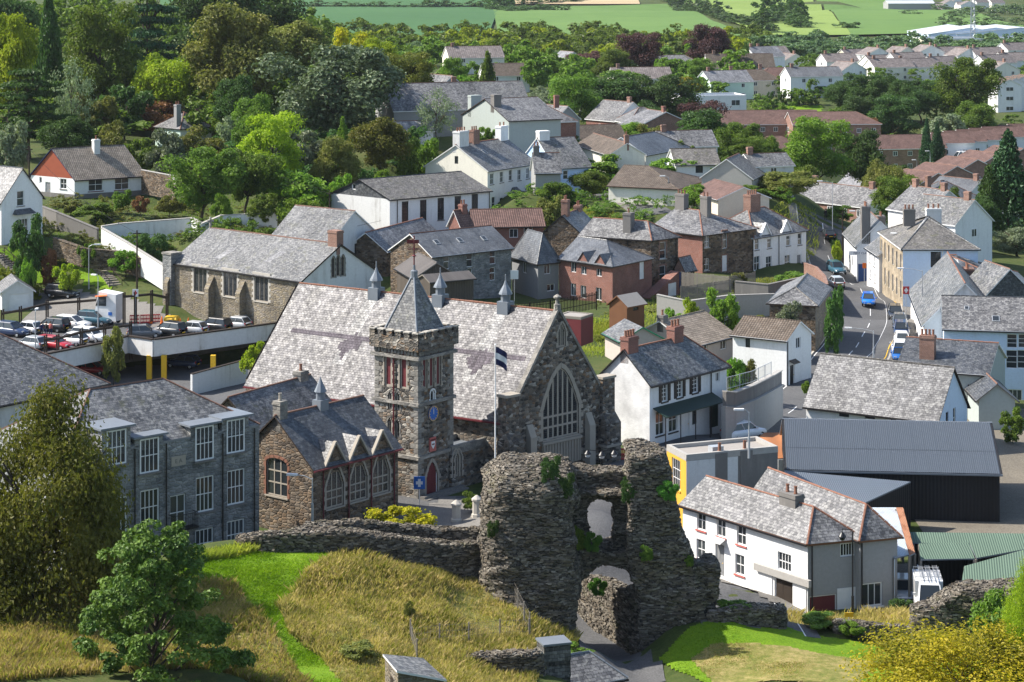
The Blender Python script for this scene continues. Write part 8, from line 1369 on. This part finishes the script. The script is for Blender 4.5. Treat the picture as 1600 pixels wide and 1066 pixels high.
for i in range(nn):
    for j in range(6):
        f_ = lambda a, b: (.05+a/nn*.85, .18*math.sin(a*1.1+b*.5)*a/nn, zt-q.z-.1-b*.23-.5*(a/nn)**1.5); fl.face([f_(i, j+1), f_(i+1, j+1), f_(i+1, j), f_(i, j)], 1 if j in (2, 3) else 0)
fl.build('flag', ['navy', 'white_paint'], fp, smooth=True)
def sign(p, Y, wd, ht, mat, label, post=2.2, mark=None):
    q = aty(p, Y); o = empty('sign', (q.x, q.y, q.z-post), 0, label, 'sign'); mb = MB(); mb.bar((0, .05, -.3), (0, .05, post+ht/2), .04); mb.build('post', 'steel', o); mb = MB(); mb.box(-wd/2, -.03, post-ht/2, wd/2, .02, post+ht/2); b_ = mb.build('panel', mat, o)
    if mark: mb = MB(); mb.box(-wd*.3, -.045, post-ht*.12, wd*.3, -.03, post+ht*.12); mb.box(-wd*.12, -.05, post-ht*.32, wd*.12, -.045, post+ht*.32); mb.build('emblem', mark, b_)
sign(B5(852, 212), 262, .75, .9, 'red_paint', 'small red hanging sign on the pavement terrace', 4, 'white_paint'); sign(B5(595, 60), 296, .5, .7, 'orange', 'orange sign at the roadside above the bend', 2.4); sign(B7(1205, 610), 179, .9, 1.0, 'clock_blue', 'blue notice board beside the tower door', 1.5, 'white_paint'); sign(B1(835, 110), 268, .7, .9, 'white_paint', 'white parking sign with red band by the pergola', 2.8, 'red_paint'); sign(A7(15, 905), 280, 1.0, 1.1, 'white_paint', 'white sign boards beside the grey new house', 3.0); sign(C6(500, 650), 155, .6, .3, 'yellow_paint', 'small yellow panel at the foot of the heritage lamp', .4)
# stone posts and steps on the plaza
for i, (p, Y) in enumerate((((713, 803), 173.5), ((745, 797), 174.5), ((790, 790), 176))): q = aty(p, Y); q.z = tz(q.x, q.y); o = empty('stone_post', q, 0, ('granite post left of the plaza steps', 'granite post right of the plaza steps', 'granite post nearest the hall wall')[i], 'post', 'plaza posts'); mb = MB(); mb.lathe([(.42, -.2), (.42, .3), (.34, .36), (.34, 1.3), (.42, 1.36), (.42, 1.5), (.1, 1.75), (0, 1.78)], 8); mb.build('shaft', 'stone_pale', o)
so_ = tw.P(0, 0, 0)+tw.root.location; ps = empty('plaza_steps', tw.root.location+tw.b*2.6+tw.nR*.2-Z1*.3, tw.rR, 'broad stone steps up to the tower door', 'steps')
for i in range(6): mb = MB(); mb.box(-2.6-i*.12, -.5-i*.4, -1.2, 2.6+i*.12, -.02 if i == 0 else -.5-(i-1)*.4, .55-i*.17); mb.build('step', 'paving', ps)
for lb, a, b, n, wd in (('wooden garden steps at the left edge below the white house', A5(0, 800), A5(115, 890), 9, 1.6), ('dark garden steps by the utility pole', A5(610, 880), A5(715, 985), 10, 1.6)):
    a, b = gp(a), gp(b); so_ = empty('garden_steps', a, 0, lb, 'steps'); d = (b-a).xy.normalized(); an = math.atan2(d.y, d.x)
    for i in range(n): q = a.lerp(b, i/n); mb = MB(); mb.box(-.2, -wd/2, -.3, .35, wd/2, .12); mb.build('step', 'wood_grey', so_, (q.x-a.x, q.y-a.y, tz(q.x, q.y)-a.z), an)
    for s in (-1, 1): mb = MB(); sd = Vector((-d.y, d.x, 0))*s*wd/2; e = b-a; mb.beam(sd+Z1*.95, Vector((e.x, e.y, tz(b.x, b.y)-a.z))+sd+Z1*.95, .07, .09); [mb.bar(Vector((e.x, e.y, e.z))*t+sd-Z1*.2, Vector((e.x, e.y, e.z))*t+sd+Z1*.95, .05) for t in (0, .5, 1)]; mb.build('handrail', 'wood_dark', so_)
# wire mesh fences on the mound
def mesh_fence(name, label, pix, ht):
    P_ = [gp(p) for p in pix]; o = empty(name, P_[0], 0, label, 'fence'); l = P_[0]; mm = MB()
    for a, b in zip(P_, P_[1:]):
        n = max(1, int((b-a).length/.22))
        for i in range(n+1): q = a.lerp(b, i/n)-l; q.z = tz(q.x+l.x, q.y+l.y)-l.z; mm.bar(q, q+Z1*ht, .006, n=3)
        for z in (.1, .4, .7, 1.0): mm.beam(a-l+Z1*ht*z, b-l+Z1*ht*z, .008, .012)
    for p in P_: pb = MB(); pb.bar(p-l-Z1*.3, p-l+Z1*(ht+.1), .05); pb.build('post', 'wood_grey', o)
    f = mm.build('mesh', 'wood_grey', o); f['kind'] = 'stuff'
mesh_fence('wire_fence', 'green wire fence descending the bank beside the gatehouse', [C4(345, 440), C4(385, 540), C4(430, 640), C4(470, 730), C4(505, 800)], 1.5); mesh_fence('wire_fence', 'low wire fence across the dry grass bank', [C2(1160, 860), C2(1330, 840), C2(1510, 830), C4(320, 810), C4(500, 800)], 1.2); mesh_fence('wire_fence', 'short wire fence beside the slate hut', [C2(1150, 820), C2(1190, 950)], 1.3)
ms = empty('radio_mast', (aty((1520, 45), 1020).x, 1020, tz(210, 1020)), 0, 'slim lattice radio mast above the factory roofs', 'mast'); mb = MB()
for i in range(16):
    z0, z1 = i*3, i*3+3; w0, w1 = 2.2-i*.1, 2.1-i*.1
    for sx, sy in ((-1, -1), (1, -1), (1, 1), (-1, 1)): mb.bar((sx*w0/2, sy*w0/2, z0), (sx*w1/2, sy*w1/2, z1), .14, n=4)
    for sx in (-1, 1): mb.bar((-w0/2, sx*w0/2, z0), (w1/2, sx*w1/2, z1), .08, n=3); mb.bar((w0/2, sx*w0/2, z0), (-w1/2, sx*w1/2, z1), .08, n=3)
mb.build('lattice', 'steel', ms)
# ---------------------------------------------------------------- grass
def grass(name, label, poly, n, hgt, wid, leaf, seed, lean=.35):
    g = np.random.default_rng(seed); P_ = np.array([(p.x, p.y) for p in (gp(q) for q in poly)]); lo, hi = P_.min(0), P_.max(0); pts = np.empty((0, 2))
    while len(pts) < n:
        c = g.uniform(lo, hi, (n, 2)); ins = np.zeros(n, bool)
        for i in range(len(P_)):
            (x0, y0), (x1, y1) = P_[i], P_[i-1]; cr = ((y0 > c[:, 1]) != (y1 > c[:, 1])) & (c[:, 0] < (x1-x0)*(c[:, 1]-y0)/(y1-y0+1e-12)+x0); ins ^= cr
        c = c[ins]; k = vnoise(c[:, 0], c[:, 1], c[:, 1]*0+seed, .5)+vnoise(c[:, 0], c[:, 1], c[:, 1]*0, 1.6)*.6; c = c[g.random(len(c)) < np.clip(.75+1.2*k, .12, 1)]; pts = np.concatenate([pts, c])
    pts = pts[:n]; z = np.array([tz(x, y) for x, y in pts]); a = g.uniform(0, 6.28, n); k = vnoise(pts[:, 0], pts[:, 1], z*0, .35); h = g.uniform(.5, 1.2, n)*hgt*(1+1.1*k); ln = g.normal(0, lean, (n, 2))*h[:, None]+np.array([.12, -.08])*h[:, None]; b = np.stack([np.cos(a), np.sin(a)], 1)*wid*g.uniform(.6, 1.5, (n, 1))
    B0, B1_ = np.c_[pts-b, z], np.c_[pts+b, z]; Md = np.c_[pts+ln*.35, z+h*.6]; T_ = np.c_[pts+ln, z+h]; Mr = Md+np.c_[b*.7, z*0]
    V = np.stack([B0, B1_, Mr, T_], 1).reshape(-1, 3); f = np.arange(n*4).reshape(-1, 4); o = put(name, np_mesh(name, V, f, leaf)); tag(o, label, 'grass', kind='stuff')
DRY1 = ((534, 864), (780, 902), (905, 1000), (880, 1050), (800, 1085), (600, 1090), (540, 1075), (500, 1030), (450, 990), (432, 950), (470, 905)); DRY2 = ((250, 905), (370, 918), (402, 960), (440, 1010), (488, 1075), (-60, 1075), (-60, 945), (120, 925)); LAWN = ((262, 893), (385, 861), (534, 862), (470, 905), (432, 950), (450, 990), (500, 1030), (540, 1075), (488, 1075), (440, 1010), (402, 960), (370, 918), (270, 912))
grass('long_grass', 'long dry yellow grass on the bank below the ruined wall', DRY1, 46000, .45, .023, 'grass_dry', 1); grass('long_grass', 'greener grass mixed through the dry bank', DRY1, 20000, .42, .02, 'grass_mix', 2); grass('long_grass', 'long brown grass on the near slope', DRY2, 24000, .5, .02, 'grass_dry', 3); grass('long_grass', 'green blades in the near brown slope', DRY2, 12000, .45, .02, 'grass_mix', 4)
grass('short_grass', 'short bright green grass of the mown path and mound', LAWN, 32000, .15, .02, 'grass_green', 5, .5); grass('short_grass', 'short mown grass of the right lawn', ((1075, 985), (1130, 968), (1240, 985), (1330, 1003), (1450, 1022), (1600, 1030), (1600, 1075), (1110, 1075), (1030, 1030)), 30000, .11, .02, 'grass_green', 6, .5); grass('dead_grass', 'straw-coloured cuttings on the right lawn', ((1110, 1010), (1230, 1012), (1370, 1036), (1340, 1075), (1120, 1075), (1080, 1030)), 22000, .12, .025, 'grass_dry', 7, .7); grass('verge_grass', 'tall seeding grass along the road edge of the right lawn', ((1215, 965), (1420, 965), (1440, 985), (1300, 985)), 5000, .7, .02, 'grass_dry', 8); grass('verge_grass', 'rough grass along the top edge of the mound', ((240, 890), (385, 855), (400, 866), (255, 900)), 3500, .5, .02, 'grass_mix', 9)
grass('verge_grass', 'unmown grass on the terrace behind the hall gable', ((915, 512), (1000, 495), (1000, 525), (930, 535)), 5000, .4, .03, 'grass_mix', 11)
for i_, (pl_, n_, h_, lb_) in enumerate((( ((60, 330), (160, 310), (450, 310), (450, 345), (260, 415), (100, 440), (0, 440), (0, 400)), 8000, .22, 'rough grass on the terraced garden slope'), (((770, 340), (900, 325), (1000, 340), (900, 372), (780, 372)), 6000, .4, 'rough grass around the white terrace'), (((900, 560), (915, 500), (1020, 470), (1075, 480), (1030, 505), (960, 560)), 6000, .35, 'rough grass behind the shuttered house'), (((1140, 450), (1260, 430), (1290, 445), (1210, 470)), 3000, .35, 'rough grass in front of the white semi-detached house'), (((1200, 345), (1270, 330), (1280, 380), (1262, 410)), 2500, .5, 'rough grass beside the upper road'))):
    grass('verge_grass', lb_, pl_, n_, h_, .035, 'grass_green' if i_ == 0 else 'grass_mix', 30+i_)
# ---------------------------------------------------------------- air
hz_ = MB(); hz_.box(-2700, -60, -70, 2700, 6100, 75); m, nt, b = newmat('haze_air'); nt.nodes.remove(b); pv = nd(nt, 'ShaderNodeVolumePrincipled', {'Color': (.86, .92, 1, 1), 'Density': .00003, 'Anisotropy': .2}); nt.links.new(pv.outputs[0], nt.nodes['Material Output'].inputs['Volume'])
ho_ = hz_.build('haze', 'haze_air'); tag(ho_, 'thin pale summer haze over the valley', 'haze', kind='stuff')
